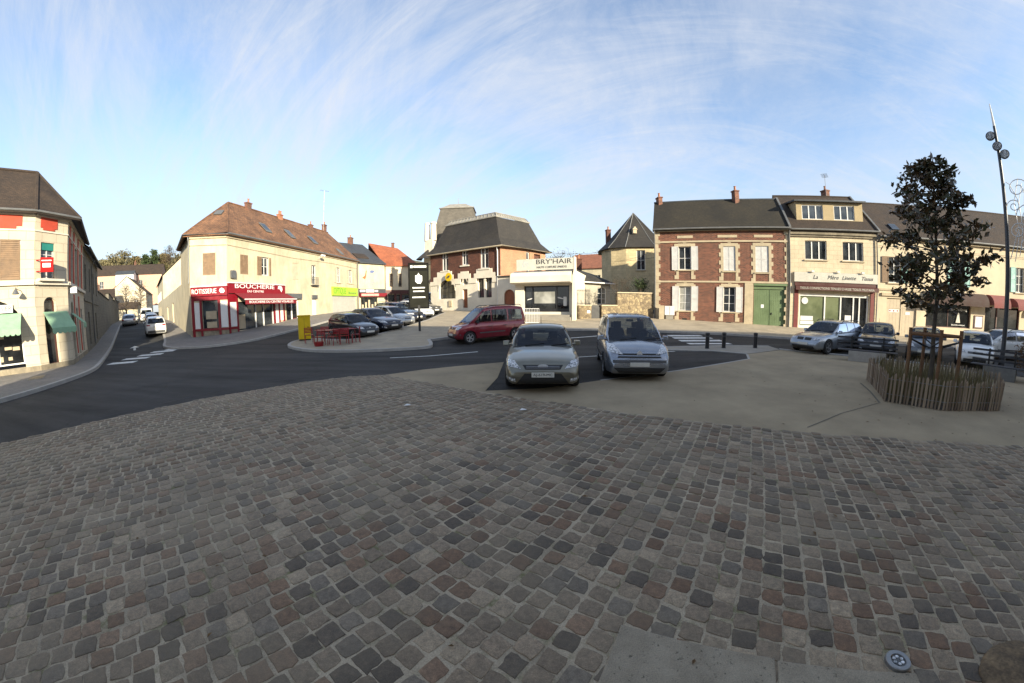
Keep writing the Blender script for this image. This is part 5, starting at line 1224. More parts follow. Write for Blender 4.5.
house('far_house', 'tan house with red brown roof on the wooded hilltop', (-177,112), (-166,120), 9, 24, 28.5, M['beige'], M['tile_brown'], [(2,3.5,20,22),(7,8.5,20,22)], base=12)
house('street_end_wall_house', 'small cream gatehouse with stone posts at the end of the side street', (-94,56.5), (-90,60.5), 4, 4.6, 6.2, M['cream'], M['tile_brown'], [(2,3,2.6,3.9)], chim=False)
# red roofed house and barn behind the hairdresser
house('far_house', 'red roofed house behind the hairdresser and the dark annex', (10.4,62), (17.5,58.5), 8, 8.3, 11.2, M['cream'], pm('faded_red_tiles', (.22,.085,.05), .9, .35), [(1.5,2.5,5.5,7),(4.5,5.5,5.5,7)])

# ------------------------------------------------------------------ hill
hm = MB(); nx, ny = 40, 12
gx = lambda i, j: (-330 + 560*i/(nx-1), 95 + 210*j/(ny-1))
def hz(x, y):
    t = min(1, max(0, ((-x*.6+y) - 110)/160)); s = t*t*(3-2*t); r = 1/(1+math.exp((x+20)/28))
    return zg(y) - .4 + s*(4+27*r) + 1.2*math.sin(x*.05)*s
P = [(*gx(i,j), hz(*gx(i,j))) for j in range(ny) for i in range(nx)]
hm.add(P, [(j*nx+i, j*nx+i+1, (j+1)*nx+i+1, (j+1)*nx+i) for j in range(ny-1) for i in range(nx-1)])
M['hill_grass'] = pm('winter_grass', (.11,.10,.05), .95, .4, .04, .3, fine=2)
tag(link('hill', hm, M['hill_grass'], smooth=60), kind='structure')

# ------------------------------------------------------------------ unseen building behind the viewpoint, added and shaped to shade the square
def shade_building():
    F = Fc((46,-12.0), (-3.6,-2.4)); B = Bf(F); L = F.len; og = (46,-12.0,0)
    o = thing('unseen_shading_building', og, 'unseen tall stone building added behind the viewpoint to shade the square', 'building')
    ops = [(2+4*k, 3.3+4*k, z, z+2.2) for k in range(12) for z in (2.2, 6.4)]
    w = MB(); wall(w, F, 0, L, -.3, 10.5, ops, .25)
    w.quad(B(0,0,-.3), B(0,0,10.5), B(0,-9,10.5), B(0,-9,-.3)); w.quad(B(L,0,-.3), B(L,-9,-.3), B(L,-9,10.5), B(L,0,10.5)); w.quad(B(0,-9,-.3), B(0,-9,10.5), B(L,-9,10.5), B(L,-9,-.3))
    link('wall', w, M['ashlar'], o, og)
    for q in ops: window(o, og, F, *q, 2, 3)
    hip_roof('roof', [[B(-.2,.3,10.4), B(L+.2,.3,10.4), B(L-1.5,-4.5,14.1), B(1.5,-4.5,14.1)], [B(1.5,-4.5,14.1), B(L-1.5,-4.5,14.1), B(L+.2,-9.3,10.4), B(-.2,-9.3,10.4)], [B(L+.2,.3,10.4), B(L+.2,-9.3,10.4), B(L-1.5,-4.5,14.1)], [B(-.2,-9.3,10.4), B(-.2,.3,10.4), B(1.5,-4.5,14.1)]], M['slate'], o, og)
shade_building()
# ================================================================== cars (local axes: x forward, y left, z up)
def see_glass():
    m = bpy.data.materials.new('tinted_car_glass'); m.use_nodes = True; t = NT(m); t.n.clear()
    fr = t.new('ShaderNodeFresnel', IOR=1.38); tr = t.new('ShaderNodeBsdfTransparent'); tr.inputs[0].default_value = (.36,.40,.43,1); gl = t.new('ShaderNodeBsdfGlossy'); gl.inputs['Roughness'].default_value = .03; gl.inputs['Color'].default_value = (.75,.8,.9,1)
    mx = t.new('ShaderNodeMixShader'); t.l.new(fr.outputs[0], mx.inputs[0]); t.l.new(tr.outputs[0], mx.inputs[1]); t.l.new(gl.outputs[0], mx.inputs[2]); o = t.new('ShaderNodeOutputMaterial'); t.l.new(mx.outputs[0], o.inputs[0]); return m
M['car_glass'] = see_glass()
M['seat_cloth'] = pm('grey_seat_cloth', (.045,.045,.05), .9, .3, bump=.1)
M['car_trim'] = pm('black_plastic', (.02,.02,.021), .6, .2, bump=.05)
M['grey_trim'] = pm('grey_plastic', (.07,.07,.072), .6, .15, bump=.05)
M['alloy'] = pm('alloy_wheel', (.34,.34,.35), .35, .2, bump=.03, metallic=.7)
M['silver_badge'] = pm('silver_badge', (.6,.6,.6), .4, .1, bump=0)
M['chrome'] = pm('chrome', (.6,.6,.6), .15, .1, bump=0, metallic=1)
M['plate'] = pm('number_plate', (.62,.61,.56), .5, .1, bump=0)
m_, t_, b_ = base_mat('headlight_glass'); tc = t_.new('ShaderNodeTexCoord').outputs['Object']
n_ = t_.noise(tc, 22, 2); t_.l.new(t_.ramp(n_, .35, (.12,.125,.13), .65, (.75,.76,.78)), b_.inputs['Base Color']); b_.inputs['Roughness'].default_value = .12; b_.inputs['Coat Weight'].default_value = 1; M['headlight'] = m_
M['taillight'] = pm('red_light_lens', (.30,.008,.01), .15, .25, 30, bump=0, coat=1)
M['orange_lens'] = pm('orange_lens', (.5,.16,.02), .2, .2, 30, bump=0, coat=1)

def smoothstep(a, b, x):
    t = min(1, max(0, (x-a)/(b-a))); return t*t*(3-2*t)

def car_body(sp):
    L, W = sp['L'], sp['W']; h = L/2
    tx = np.array([p[0] for p in sp['top']]); tz = np.array([p[1] for p in sp['top']])
    xs = np.concatenate([[-h, -h+.008, -h+.03, -h+.07, -h+.13], np.linspace(-h+.2, h-.2, 44), [h-.13, h-.07, h-.03, h-.008, h]])
    xf = np.linspace(-h, h, 400); zf = np.interp(xf, tx, tz); k = np.ones(17)/17; zf = np.convolve(np.pad(zf, 8, 'edge'), k, 'valid')
    st = []
    for x in xs:
        u = abs(x)/h; fr = x > 0
        w = W/2*(1-(sp.get('tf', .2) if fr else sp.get('tr', .1))*u**(5 if fr else 6))
        zt = float(np.interp(x, xf, zf)); zb = sp.get('zb', .2) + .07*u**10
        q = max(0, (abs(x)-(h-.13))/.13)
        f = math.sqrt(max(0, 1-.62*q*q)); zc = zb+(zt-zb)*.45
        w *= 1-.10*q*q
        H_ = zt-zb; cr = sp.get('crown', .05)*(1-q)
        sec = [(0,zb),(w*.84,zb),(w*.95,zb+.05),(w*.985,zb+.22*H_),(w,zb+.48*H_),(w*.99,zb+.72*H_),(w*.965,zb+.88*H_),(w*.91,zt-.015),(w*.80,zt+cr*.25),(w*.55,zt+cr*.7),(w*.28,zt+cr*.93),(0,zt+cr)]
        st.append([(x, y, zc+(z-zc)*f) for y, z in sec])
    mb = MB(); n = len(st[0]); m = 2*n-2
    for s in st:
        mb.v += s + [(x, -y, z) for x, y, z in s[-2:0:-1]]
    for i in range(len(st)-1):
        for k in range(m): mb.f.append((i*m+k, i*m+(k+1) % m, (i+1)*m+(k+1) % m, (i+1)*m+k)); mb.m.append(0)
    mb.f.append(tuple(range(m))); mb.f.append(tuple(range((len(st)-1)*m, len(st)*m))); mb.m += [0, 0]
    return mb

def car_cabin(sp):
    xa, xb, xc, xd = sp['cab']; H = sp['H']; zr_, zf_ = sp['belt']; W = sp['W']; tum = sp.get('tum', .17)
    mb = MB(); xs = sorted(set(list(np.linspace(xa, xd, 80)) + [xb, xc])); st = []
    xf = np.linspace(xa-.2, xd+.2, 300); roofp = sp.get('roof') or [(xb, H-.05), ((xb+xc)/2, H), (xc, H-.045)]
    zz = np.interp(xf, [xa-.2, xa] + [p[0] for p in roofp] + [xd, xd+.2], [zr_, zr_] + [p[1] for p in roofp] + [zf_, zf_]); ks = 13; zz = np.convolve(np.pad(zz, ks//2, 'edge'), np.ones(ks)/ks, 'valid')
    for x in xs:
        zb = zr_+(zf_-zr_)*(x-xa)/(xd-xa); zt = max(float(np.interp(x, xf, zz)), zb+.004)
        k = min(1, (zt-zb)/(H-max(zr_, zf_)))
        end = smoothstep(xd-.55, xd, x); er = smoothstep(xa+.35, xa, x)
        wb = W/2*.93*(1-.10*end-.06*er); wr = wb - tum*k*(1.0)
        sec = [(0,zb-.06),(wb,zb-.06),(wb,zb),(wb-tum*k*.42, zb+(zt-zb)*.5),(wr+.01, zb+(zt-zb)*.86),(wr-.05*k, zb+(zt-zb)*.965),(wr-.16*k, zt),(wr*.45, zt+.022*k),(0, zt+.03*k)]
        fine_ = [sec[0]]
        for p_, q_ in zip(sec[:-1], sec[1:]): fine_ += [(p_[0]+(q_[0]-p_[0])*k_/4, p_[1]+(q_[1]-p_[1])*k_/4) for k_ in (1,2,3,4)]
        st.append([(x, y, z) for y, z in fine_])
    n = len(st[0]); m = 2*n-2
    for s in st: mb.v += s + [(x, -y, z) for x, y, z in s[-2:0:-1]]
    for i in range(len(st)-1):
        for k in range(m): mb.f.append((i*m+k, i*m+(k+1) % m, (i+1)*m+(k+1) % m, (i+1)*m+k)); mb.m.append(0)
    mb.f.append(tuple(range(m))); mb.f.append(tuple(range((len(st)-1)*m, len(st)*m))); mb.m += [0, 0]
    return mb

def grow(q, d):
    cx, cy = sum(p[0] for p in q)/4, sum(p[1] for p in q)/4
    return [(p[0]+math.copysign(d, p[0]-cx), p[1]+math.copysign(d, p[1]-cy)) for p in q]
def open_windows(me, wins):
    """takes the sheet metal out behind each pane"""
    bm = bmesh.new(); bm.from_mesh(me); kill = []
    for f in bm.faces:
        c = f.calc_center_median(); n = f.normal
        for v, q in wins:
            ok = (n.x > .2 and v == 'front' and inside(c.y, c.z, q)) or (n.x < -.2 and v == 'rear' and inside(c.y, c.z, q)) or (abs(n.y) > .45 and v == 'side' and inside(c.x, c.z, q))
            if ok: kill.append(f); break
    bmesh.ops.delete(bm, geom=kill, context='FACES'); bm.to_mesh(me); bm.free()

def patch(bvhs, quad, view, off=.006, n=7, m=7, mb=None):
    """lays a four-cornered panel onto the body: corners in the plane seen from 'front', 'rear', 'left' or 'right'"""
    mb = mb or MB(); (a, b, c, d) = [Vector(p) for p in quad]; G = []
    for j in range(m):
        for i in range(n):
            s, t = i/(n-1), j/(m-1); p = (a*(1-s)+b*s)*(1-t) + (d*(1-s)+c*s)*t
            if view == 'front': o, dr = Vector((6, p.x, p.y)), Vector((-1,0,0))
            elif view == 'rear': o, dr = Vector((-6, p.x, p.y)), Vector((1,0,0))
            elif view == 'left': o, dr = Vector((p.x, 4, p.y)), Vector((0,-1,0))
            elif view == 'right': o, dr = Vector((p.x, -4, p.y)), Vector((0,1,0))
            best = None
            for bv in bvhs:
                h = bv.ray_cast(o, dr)
                if h[0] is not None and (best is None or h[3] < best[3]): best = h
            if best is None: G.append(None); continue
            nn = best[1] if best[1].dot(dr) < 0 else -best[1]
            G.append(best[0] + nn*off - dr*off*.4)
    idx = {}
    for j in range(m-1):
        for i in range(n-1):
            ks = (j*n+i, j*n+i+1, (j+1)*n+i+1, (j+1)*n+i)
            if any(G[k] is None for k in ks): continue
            f = []
            for k in ks:
                if k not in idx: idx[k] = len(mb.v); mb.v.append(tuple(G[k]))
                f.append(idx[k])
            mb.f.append(tuple(f)); mb.m.append(0)
    return mb

WHEELS = {}
def wheel_parts(root, sp):
    r = sp['rw']; key = (r, sp.get('rim', 'alloy'))
    if key not in WHEELS:
        tw = .1
        t = MB(); t.lathe([(r*.62,-tw*.8),(r*.70,-tw),(r*.93,-tw),(r*.985,-tw*.75),(r,-tw*.35),(r,tw*.35),(r*.985,tw*.75),(r*.93,tw),(r*.70,tw),(r*.62,tw*.8)], (0,0,0), 28, 'y')
        d = MB(); d.lathe([(0,.35*tw),(r*.64,.35*tw)], (0,0,0), 24, 'y')
        rm = MB(); rm.lathe([(r*.66,tw*.55),(r*.66,tw*.95),(r*.60,tw*.92),(r*.56,tw*.45)], (0,0,0), 28, 'y'); rm.lathe([(0,tw*.85),(r*.14,tw*.82),(r*.15,tw*.4)], (0,0,0), 16, 'y')
        ns = 5 if key[1] == 'alloy' else 9
        for k in range(ns):
            w = 2*PI*k/ns; c, s = math.cos(w), math.sin(w); hw = r*(.085 if ns == 5 else .07)
            q = lambda a, b, y: (a*c-b*s, y, a*s+b*c)
            rm.hexa([q(.1*r,-hw,.4*tw), q(.6*r,-hw*1.3,.4*tw), q(.6*r,hw*1.3,.4*tw), q(.1*r,hw,.4*tw), q(.1*r,-hw,.82*tw), q(.6*r,-hw*1.3,.86*tw), q(.6*r,hw*1.3,.86*tw), q(.1*r,hw,.82*tw)])
        WHEELS[key] = (t, d, rm)
    t, d, rm = WHEELS[key]; first = None
    h = sp['L']/2; xf = h-sp['fo']; xr = xf-sp['wb']
    for x in (xf, xr):
        for s in (1, -1):
            if first is None:
                w = link('wheel', d, M['car_trim'], root); a = link('tyre', t, M['tyre'], w, smooth=35); b = link('rim', rm, M['alloy'], w, smooth=30); first = (w, a, b)
            else:
                w = first[0].copy(); COL.objects.link(w); w.parent = root
                for q in first[1:]: k = q.copy(); COL.objects.link(k); k.parent = w
            w.location = (x, s*(sp['W']/2-.115), r); w.rotation_euler = (0, random.random()*2, 0 if s > 0 else PI)
BODYC = {}
def car(name, label, cat, x, y, az, sp, mat, group=None, detail=True, plate=None):
    z = zg(y)
    o = thing(name, (x, y, z), label, cat, group, R(90-az))
    pitch = math.atan2(zg(y+math.cos(R(az)))-zg(y-math.cos(R(az))), 2.0)
    o.rotation_euler = (0, -pitch, R(90-az)); o.location.z = z
    key = sp['key']
    if key not in BODYC:
        bo = link('body', car_body(sp), mat, None, smooth=50)
        h = sp['L']/2; cutters = []
        for xw in (h-sp['fo'], h-sp['fo']-sp['wb']):
            c = MB(); c.lathe([(sp['rw']*1.13,-1.4),(sp['rw']*1.13,1.4)], (xw,0,sp['rw']), 40, 'y'); co = link('cut', c, mat); cutters.append(co)
            md = bo.modifiers.new('b', 'BOOLEAN'); md.operation = 'DIFFERENCE'; md.object = co; md.solver = 'EXACT'
        bpy.context.view_layer.update(); dg = bpy.context.evaluated_depsgraph_get()
        me = bpy.data.meshes.new_from_object(bo.evaluated_get(dg)); me.name = 'body'
        for c in cutters: bpy.data.objects.remove(c)
        bpy.data.objects.remove(bo)
        me.set_sharp_from_angle(angle=R(38))
        bm = bmesh.new(); bm.from_mesh(me); b1 = BVHTree.FromBMesh(bm); bm.free()
        co = link('cabin', car_cabin(sp), mat, None, smooth=55); cm = co.data; bpy.data.objects.remove(co)
        bm = bmesh.new(); bm.from_mesh(cm); b2 = BVHTree.FromBMesh(bm); bm.free()
        xa, xb, xc, xd = sp['cab']; H = sp['H']; zr_, zf_ = sp['belt']; W = sp['W']; wt, wbm = W/2-sp.get('tum', .17)-.10, W/2*.80; rz = sp.get('rearz', (zr_+.06, H-.1))
        wins = [('front', [(-wbm, zf_+.035), (wbm, zf_+.035), (wt, H-.105), (-wt, H-.105)]), ('rear', [(-wbm*.95, rz[0]), (wbm*.95, rz[0]), (wt*.93, rz[1]), (-wt*.93, rz[1])])] + [('side', q) for q in sp['side']]
        open_windows(cm, wins); sp['wins'] = wins
        BODYC[key] = (me, cm, b1, b2)
    me, cm, b1, b2 = BODYC[key]
    def inst(nm, src, parent=o):
        m2 = src.copy(); m2.name = nm; m2.materials.clear(); m2.materials.append(mat)
        ob = bpy.data.objects.new(nm, m2); COL.objects.link(ob); ob.parent = parent; return ob
    body = inst('body', me); cab = inst('cabin', cm)
    BB = [b1, b2]
    def P(nm, quads, view, mt, parent=o, on=BB, off=.006, n=7, m=7, label=None):
        mb = MB()
        for q in quads: patch(on, q, view, off, n, m, mb)
        if mb.f: return link(nm, mb, mt, parent, smooth=60, fix=False, label=label)
    mir = lambda q: [(-a, b) for a, b in q]
    xa, xb, xc, xd = sp['cab']; H = sp['H']; zr_, zf_ = sp['belt']; W = sp['W']
    wt, wbm = W/2-sp.get('tum', .17)-.10, W/2*.80
    P('windscreen', [[(-wbm, zf_+.035), (wbm, zf_+.035), (wt, H-.105), (-wt, H-.105)]], 'front', M['car_glass'], on=[b2], n=13, m=9)
    rz = sp.get('rearz', (zr_+.06, H-.1)); P('rear_window', [[(-wbm*.95, rz[0]), (wbm*.95, rz[0]), (wt*.93, rz[1]), (-wt*.93, rz[1])]], 'rear', M['car_glass'], on=[b2], n=11, m=7)
    def seal(view, q):
        a, b, c, d = q; A, B_, C_, D_ = grow(q, .022); a2, b2_, c2_, d2 = grow(q, -.012)
        P('window_seal', [[A, B_, b2_, a2], [b2_, B_, C_, c2_], [d2, c2_, C_, D_], [A, a2, d2, D_]], view, M['car_trim'], on=[b2], off=.010, n=10, m=3)
    seal('front', sp['wins'][0][1]); seal('rear', sp['wins'][1][1])
    for v in ('left', 'right'):
        for q in sp['side']: seal(v, q)
    yi = W/2*.93-.13; zt_ = max(zr_, zf_)+.05; it = MB()
    it.hexa([(xa+.2,-yi,zt_-.12),(xd-.1,-yi*.9,zt_-.14),(xd-.1,yi*.9,zt_-.14),(xa+.2,yi,zt_-.12),(xa+.3,-yi,zt_),(xd-.3,-yi*.9,zf_+.09),(xd-.3,yi*.9,zf_+.09),(xa+.3,yi,zt_)])
    link('dashboard', it, M['car_trim'], o)
    for y_ in (-.37, .37):
        s_ = MB(); x0 = xd-1.32; s_.hexa([(x0-.07,y_-.23,zt_),(x0+.07,y_-.23,zt_),(x0+.07,y_+.23,zt_),(x0-.07,y_+.23,zt_),(x0-.17,y_-.19,H-.46),(x0-.07,y_-.19,H-.46),(x0-.07,y_+.19,H-.46),(x0-.17,y_+.19,H-.46)]); s_.box(x0-.2,x0-.1,y_-.12,y_+.12,H-.44,H-.23); link('seat', s_, M['seat_cloth'], o)
        if xa+.6 < x0-.5:
            s_ = MB(); x1 = max(xa+.55, x0-1.0); s_.hexa([(x1-.08,y_-.3,zt_),(x1+.06,y_-.3,zt_),(x1+.06,y_+.3,zt_),(x1-.08,y_+.3,zt_),(x1-.14,y_-.28,H-.5),(x1-.05,y_-.28,H-.5),(x1-.05,y_+.28,H-.5),(x1-.14,y_+.28,H-.5)]); s_.box(x1-.17,x1-.08,y_-.11,y_+.11,H-.49,H-.30); link('seat', s_, M['seat_cloth'], o)
    if detail:
        s_ = MB(); s_.tube([(xd-.74+.05*math.sin(2*PI*k_/16), .37+.19*math.cos(2*PI*k_/16), zt_+.04+.17*math.sin(2*PI*k_/16)) for k_ in range(17)], .016, 5); link('steering_wheel', s_, M['car_trim'], o)
        s_ = MB(); s_.box(xc+.10, xc+.14, -.11, .11, H-.22, H-.15); link('inner_mirror', s_, M['car_trim'], o)
    for v in ('left', 'right'):
        for q in sp['side']: P('side_window', [q], v, M['car_glass'], on=[b2], n=9, m=6)
        for xx in sp.get('doors', ()):
            P('door_seam', [[(xx-.006, .30), (xx+.006, .30), (xx+.006, sp['belt'][1]-.02), (xx-.006, sp['belt'][1]-.02)]], v, M['car_trim'], on=[b1], off=.003, n=2, m=10)
        for xx in sp.get('handles', ()): P('door_handle', [[(xx-.09, .80), (xx+.09, .80), (xx+.09, .835), (xx-.09, .835)]], v, mat if sp.get('hcol', True) else M['car_trim'], on=[b1], off=.025, n=3, m=3)
        P('rub_strip', [[(-sp['wb']*.27, .48), (sp['wb']*.29, .48), (sp['wb']*.29, .54), (-sp['wb']*.27, .54)]], v, sp.get('strip', M['car_trim']), on=[b1], off=.012, n=12, m=3)
    for q in sp.get('head', []):
        P('headlight', [q], 'front', M['headlight'], on=[b1], off=.008, n=8, m=8); P('headlight', [mir(q)], 'front', M['headlight'], on=[b1], off=.008, n=8, m=8)
    for q in sp.get('tail', []):
        P('taillight', [q], 'rear', M['taillight'], off=.008, n=6, m=8); P('taillight', [mir(q)], 'rear', M['taillight'], off=.008, n=6, m=8)
    for q in sp.get('grille', []): 
        g = P('grille', [q], 'front', M['car_trim'], on=[b1], off=.005, n=12, m=5)
        if detail and g and len(sp['grille']) == 1:
            for k in (1, 2): 
                zz0 = q[0][1]+(q[3][1]-q[0][1])*k/3
                P('grille_bar', [[(q[0][0]*.96, zz0-.004), (q[1][0]*.96, zz0-.004), (q[1][0]*.96, zz0+.004), (q[0][0]*.96, zz0+.004)]], 'front', M['alloy'], g, on=[b1], off=.014, n=12, m=2)
    for q in sp.get('intake', []): P('air_intake', [q], 'front', M['car_trim'], on=[b1], off=.005, n=14, m=5)
    for q in sp.get('fog', []): P('fog_lamp', [q], 'front', M['headlight'], on=[b1], off=.009, n=4, m=4); P('fog_lamp', [mir(q)], 'front', M['headlight'], on=[b1], off=.009, n=4, m=4)
    if sp.get('bumper'): P('bumper_trim', [sp['bumper']], 'front', M['grey_trim'], on=[b1], off=.009, n=14, m=3)
    if sp.get('rbumper'): P('bumper_trim', [sp['rbumper']], 'rear', M['grey_trim'], on=[b1], off=.009, n=14, m=3)
    pz = sp.get('plate', .42); h = sp['L']/2
    pb = MB(); xp = None
    hit = b1.ray_cast(Vector((6,0,pz)), Vector((-1,0,0))); xp = hit[0].x+.012 if hit[0] else h
    pb.box(xp-.01, xp+.012, -.26, .26, pz-.055, pz+.055); pl = link('number_plate', pb, M['plate'], o)
    if plate:
        F = Fc((xp, -.3), (xp, .3)); text(pl, (0,0,0), F, .3, pz, .085, plate, M['lettering_dark'], .014, width=.44, ext=.001)
    hit = b1.ray_cast(Vector((-6,0,sp.get('rplate', .6))), Vector((1,0,0)))
    if hit[0]: pb = MB(); xq = hit[0].x-.012; pz2 = sp.get('rplate', .6); pb.box(xq-.012, xq+.01, -.26, .26, pz2-.055, pz2+.055); link('number_plate', pb, M['plate'], o)
    if sp.get('badge'):
        bz = sp['badge'][0]; hit = b1.ray_cast(Vector((6,0,bz)), Vector((-1,0,0)))
        if hit[0]:
            b = MB(); ry, rz_ = sp['badge'][1:]; N = 16
            b.prism([(hit[0].x-.005, ry*math.cos(2*PI*k/N), bz+rz_*math.sin(2*PI*k/N)) for k in range(N)], (.02,0,0)); link('badge', b, M['silver_badge'], o)
    # mirrors, wipers, aerial, underside
    for s in (1, -1):
        mm = MB(); xm, zm = xd-.42, zf_+.07
        yw = W/2*.93
        mm.hexa([(xm-.06,s*(yw+.02),zm-.05),(xm+.06,s*(yw+.02),zm-.05),(xm+.05,s*(yw+.19),zm-.05),(xm-.06,s*(yw+.19),zm-.04),(xm-.06,s*(yw+.02),zm+.09),(xm+.04,s*(yw+.02),zm+.09),(xm+.02,s*(yw+.19),zm+.08),(xm-.06,s*(yw+.19),zm+.08)])
        mm.hexa([(xm-.04,s*(yw-.07),zm-.05),(xm+.05,s*(yw-.07),zm-.05),(xm+.05,s*(yw+.05),zm-.03),(xm-.04,s*(yw+.05),zm-.03),(xm-.04,s*(yw-.07),zm+.0),(xm+.05,s*(yw-.07),zm+.0),(xm+.05,s*(yw+.05),zm+.02),(xm-.04,s*(yw+.05),zm+.02)])
        mo = link('mirror', mm, mat if sp.get('mcol', True) else M['car_trim'], o); md = mo.modifiers.new('r', 'BEVEL'); md.width = .025; md.segments = 2
    u = MB(); u.box(-h+.35, h-.35, -W/2+.3, W/2-.3, sp.get('zb', .2)-.02, sp['rw']*2); link('underbody', u, M['car_trim'], o)
    if detail:
        wp = MB()
        for s in (-.45, .25):
            pts = []
            for k in range(6):
                yy = s + .5*k/5; zz = zf_+.05+.05*(k/5)
                hh = b2.ray_cast(Vector((6,yy,zz)), Vector((-1,0,0)))
                if hh[0]: pts.append(hh[0]+Vector((.015,0,.01)))
            if len(pts) > 1: wp.tube(pts, .009, 5)
        if wp.f: link('wiper', wp, M['car_trim'], o)
        pp = P('dashboard_glow', [[(-.25, zf_+.16), (.25, zf_+.16), (.2, zf_+.3), (-.2, zf_+.3)]], 'front', M['car_glass'], on=[b2], off=.0065) if False else None
    if sp.get('aerial'): a = MB(); xa_ = sp['aerial']; a.tube([(xa_,0,H), (xa_-.12,0,H+.2)], .008, 5); link('aerial', a, M['car_trim'], o)
    if sp.get('rails'):
        a = MB()
        for s in (1, -1): a.tube([(xb+.1,s*(wt+.06),H-.04), (xb+.25,s*(wt+.06),H+.03), (xc-.3,s*(wt+.06),H+.03), (xc-.1,s*(wt+.06),H-.05)], .018, 6)
        link('roof_rail', a, M['car_trim'], o)
    wheel_parts(o, sp)
    return o

SED = dict(key='saloon', L=4.78, W=1.88, H=1.48, wb=2.85, fo=.95, rw=.33, zb=.19, tf=.15, tr=.14, top=[(-2.39,.86),(-2.3,1.0),(-1.6,1.02),(.6,.965),(.95,.94),(1.7,.85),(2.15,.76),(2.33,.66),(2.39,.54)], cab=(-2.05,-1.0,.05,1.10), belt=(.99,.93), roof=[(-1.2,1.40),(-.5,1.475),(-.1,1.465),(.12,1.43)],
    side=[[(-.33,1.0),(.72,.985),(.22,1.34),(-.33,1.385)],[(-1.2,1.01),(-.42,1.0),(-.42,1.385),(-1.05,1.34)]], doors=(.85,-.38,-1.25), handles=(-.1,-1.0), head=[[(.50,.60),(.86,.66),(.88,.78),(.66,.76)]], tail=[[(.5,.72),(.85,.74),(.85,.9),(.55,.88)]], grille=[[(-.40,.585),(.40,.585),(.47,.685),(-.47,.685)]], intake=[[(-.62,.25),(.62,.25),(.42,.50),(-.42,.50)]], fog=[[(.62,.31),(.84,.35),(.84,.43),(.64,.385)]], plate=.47, badge=(.655,.12,.045), aerial=-.6, tum=.2, strip=None)
SED['strip'] = M['car_trim']
MPV = dict(key='people_carrier', L=4.72, W=1.86, H=1.75, wb=2.82, fo=.97, rw=.33, zb=.18, tf=.15, tr=.08, top=[(-2.36,.9),(-2.3,1.05),(-1.5,1.08),(.7,1.06),(1.25,1.03),(1.85,.93),(2.2,.80),(2.32,.66),(2.36,.5)], cab=(-2.3,-2.0,.22,1.55), belt=(1.03,1.0), roof=[(-2.0,1.66),(-1.0,1.745),(-.2,1.74),(.25,1.69)],
    side=[[(.0,1.08),(1.0,1.06),(.34,1.56),(.0,1.62)],[(-1.0,1.09),(-.1,1.08),(-.1,1.62),(-1.0,1.63)],[(-2.05,1.10),(-1.1,1.09),(-1.1,1.62),(-1.95,1.56)]], doors=(1.0,-.05,-1.1), handles=(.1,-.85), head=[[(.44,.74),(.84,.80),(.86,.99),(.66,.95)]], tail=[[(.7,.8),(.85,.8),(.8,1.5),(.7,1.5)]], grille=[[(-.60,.655),(.60,.655),(.57,.70),(-.57,.70)],[(-.58,.725),(.58,.725),(.55,.77),(-.55,.77)]], intake=[[(-.55,.26),(.55,.26),(.70,.40),(-.70,.40)]], plate=.49, bumper=[(-.84,.53),(.84,.53),(.84,.60),(-.84,.60)], badge=(.76,.075,.085), tum=.16, rearz=(1.1,1.6))
KAN = dict(key='leisure_van', L=4.0, W=1.68, H=1.82, wb=2.60, fo=.72, rw=.31, zb=.2, tf=.2, tr=.03, top=[(-2.0,.95),(-1.97,1.02),(.7,1.02),(1.15,1.0),(1.6,.90),(1.88,.78),(1.97,.65),(2.0,.5)], cab=(-1.99,-1.9,.35,1.28), belt=(1.0,.98), roof=[(-1.93,1.72),(-1.2,1.81),(-.2,1.82),(.38,1.74)],
    side=[[(.08,1.05),(.98,1.05),(.48,1.55),(.08,1.62)],[(-.86,1.05),(-.02,1.05),(-.02,1.62),(-.86,1.63)],[(-1.8,1.05),(-.98,1.05),(-.98,1.63),(-1.72,1.58)]], doors=(1.0,.03,-.92), handles=(.2,-.7), head=[[(.40,.70),(.70,.72),(.72,.86),(.46,.84)]], tail=[[(.68,.75),(.8,.75),(.8,1.1),(.7,1.1)]], grille=[[(-.38,.72),(.38,.72),(.36,.79),(-.36,.79)]], intake=[[(-.5,.28),(.5,.28),(.5,.40),(-.5,.40)]], bumper=[(-.75,.44),(.75,.44),(.75,.52),(-.75,.52)], rbumper=[(-.75,.40),(.75,.40),(.75,.56),(-.75,.56)], plate=.46, badge=(.76,.05,.06), tum=.1, rearz=(1.08,1.62), rails=True, mcol=False, hcol=False, strip=M['grey_trim'])
HAT = dict(key='small_hatchback', L=3.8, W=1.64, H=1.42, wb=2.47, fo=.74, rw=.29, zb=.19, tf=.22, tr=.1, top=[(-1.9,.84),(-1.85,.93),(.5,.92),(.85,.90),(1.45,.80),(1.75,.70),(1.87,.58),(1.9,.48)], cab=(-1.82,-1.45,.1,.98), belt=(.92,.89), roof=[(-1.45,1.33),(-.8,1.415),(-.2,1.41),(.15,1.37)],
    side=[[(-.25,.96),(.68,.95),(.22,1.28),(-.25,1.34)],[(-1.25,.97),(-.35,.96),(-.35,1.34),(-1.2,1.29)]], doors=(.75,-.3,-1.1), handles=(-.1,-.95), head=[[(.38,.60),(.70,.64),(.72,.76),(.48,.72)]], tail=[[(.62,.7),(.78,.7),(.74,1.0),(.64,.98)]], grille=[[(-.3,.58),(.3,.58),(.3,.66),(-.3,.66)]], intake=[[(-.45,.26),(.45,.26),(.45,.38),(-.45,.38)]], plate=.45, badge=(.66,.05,.05), tum=.15, rearz=(.98,1.3))
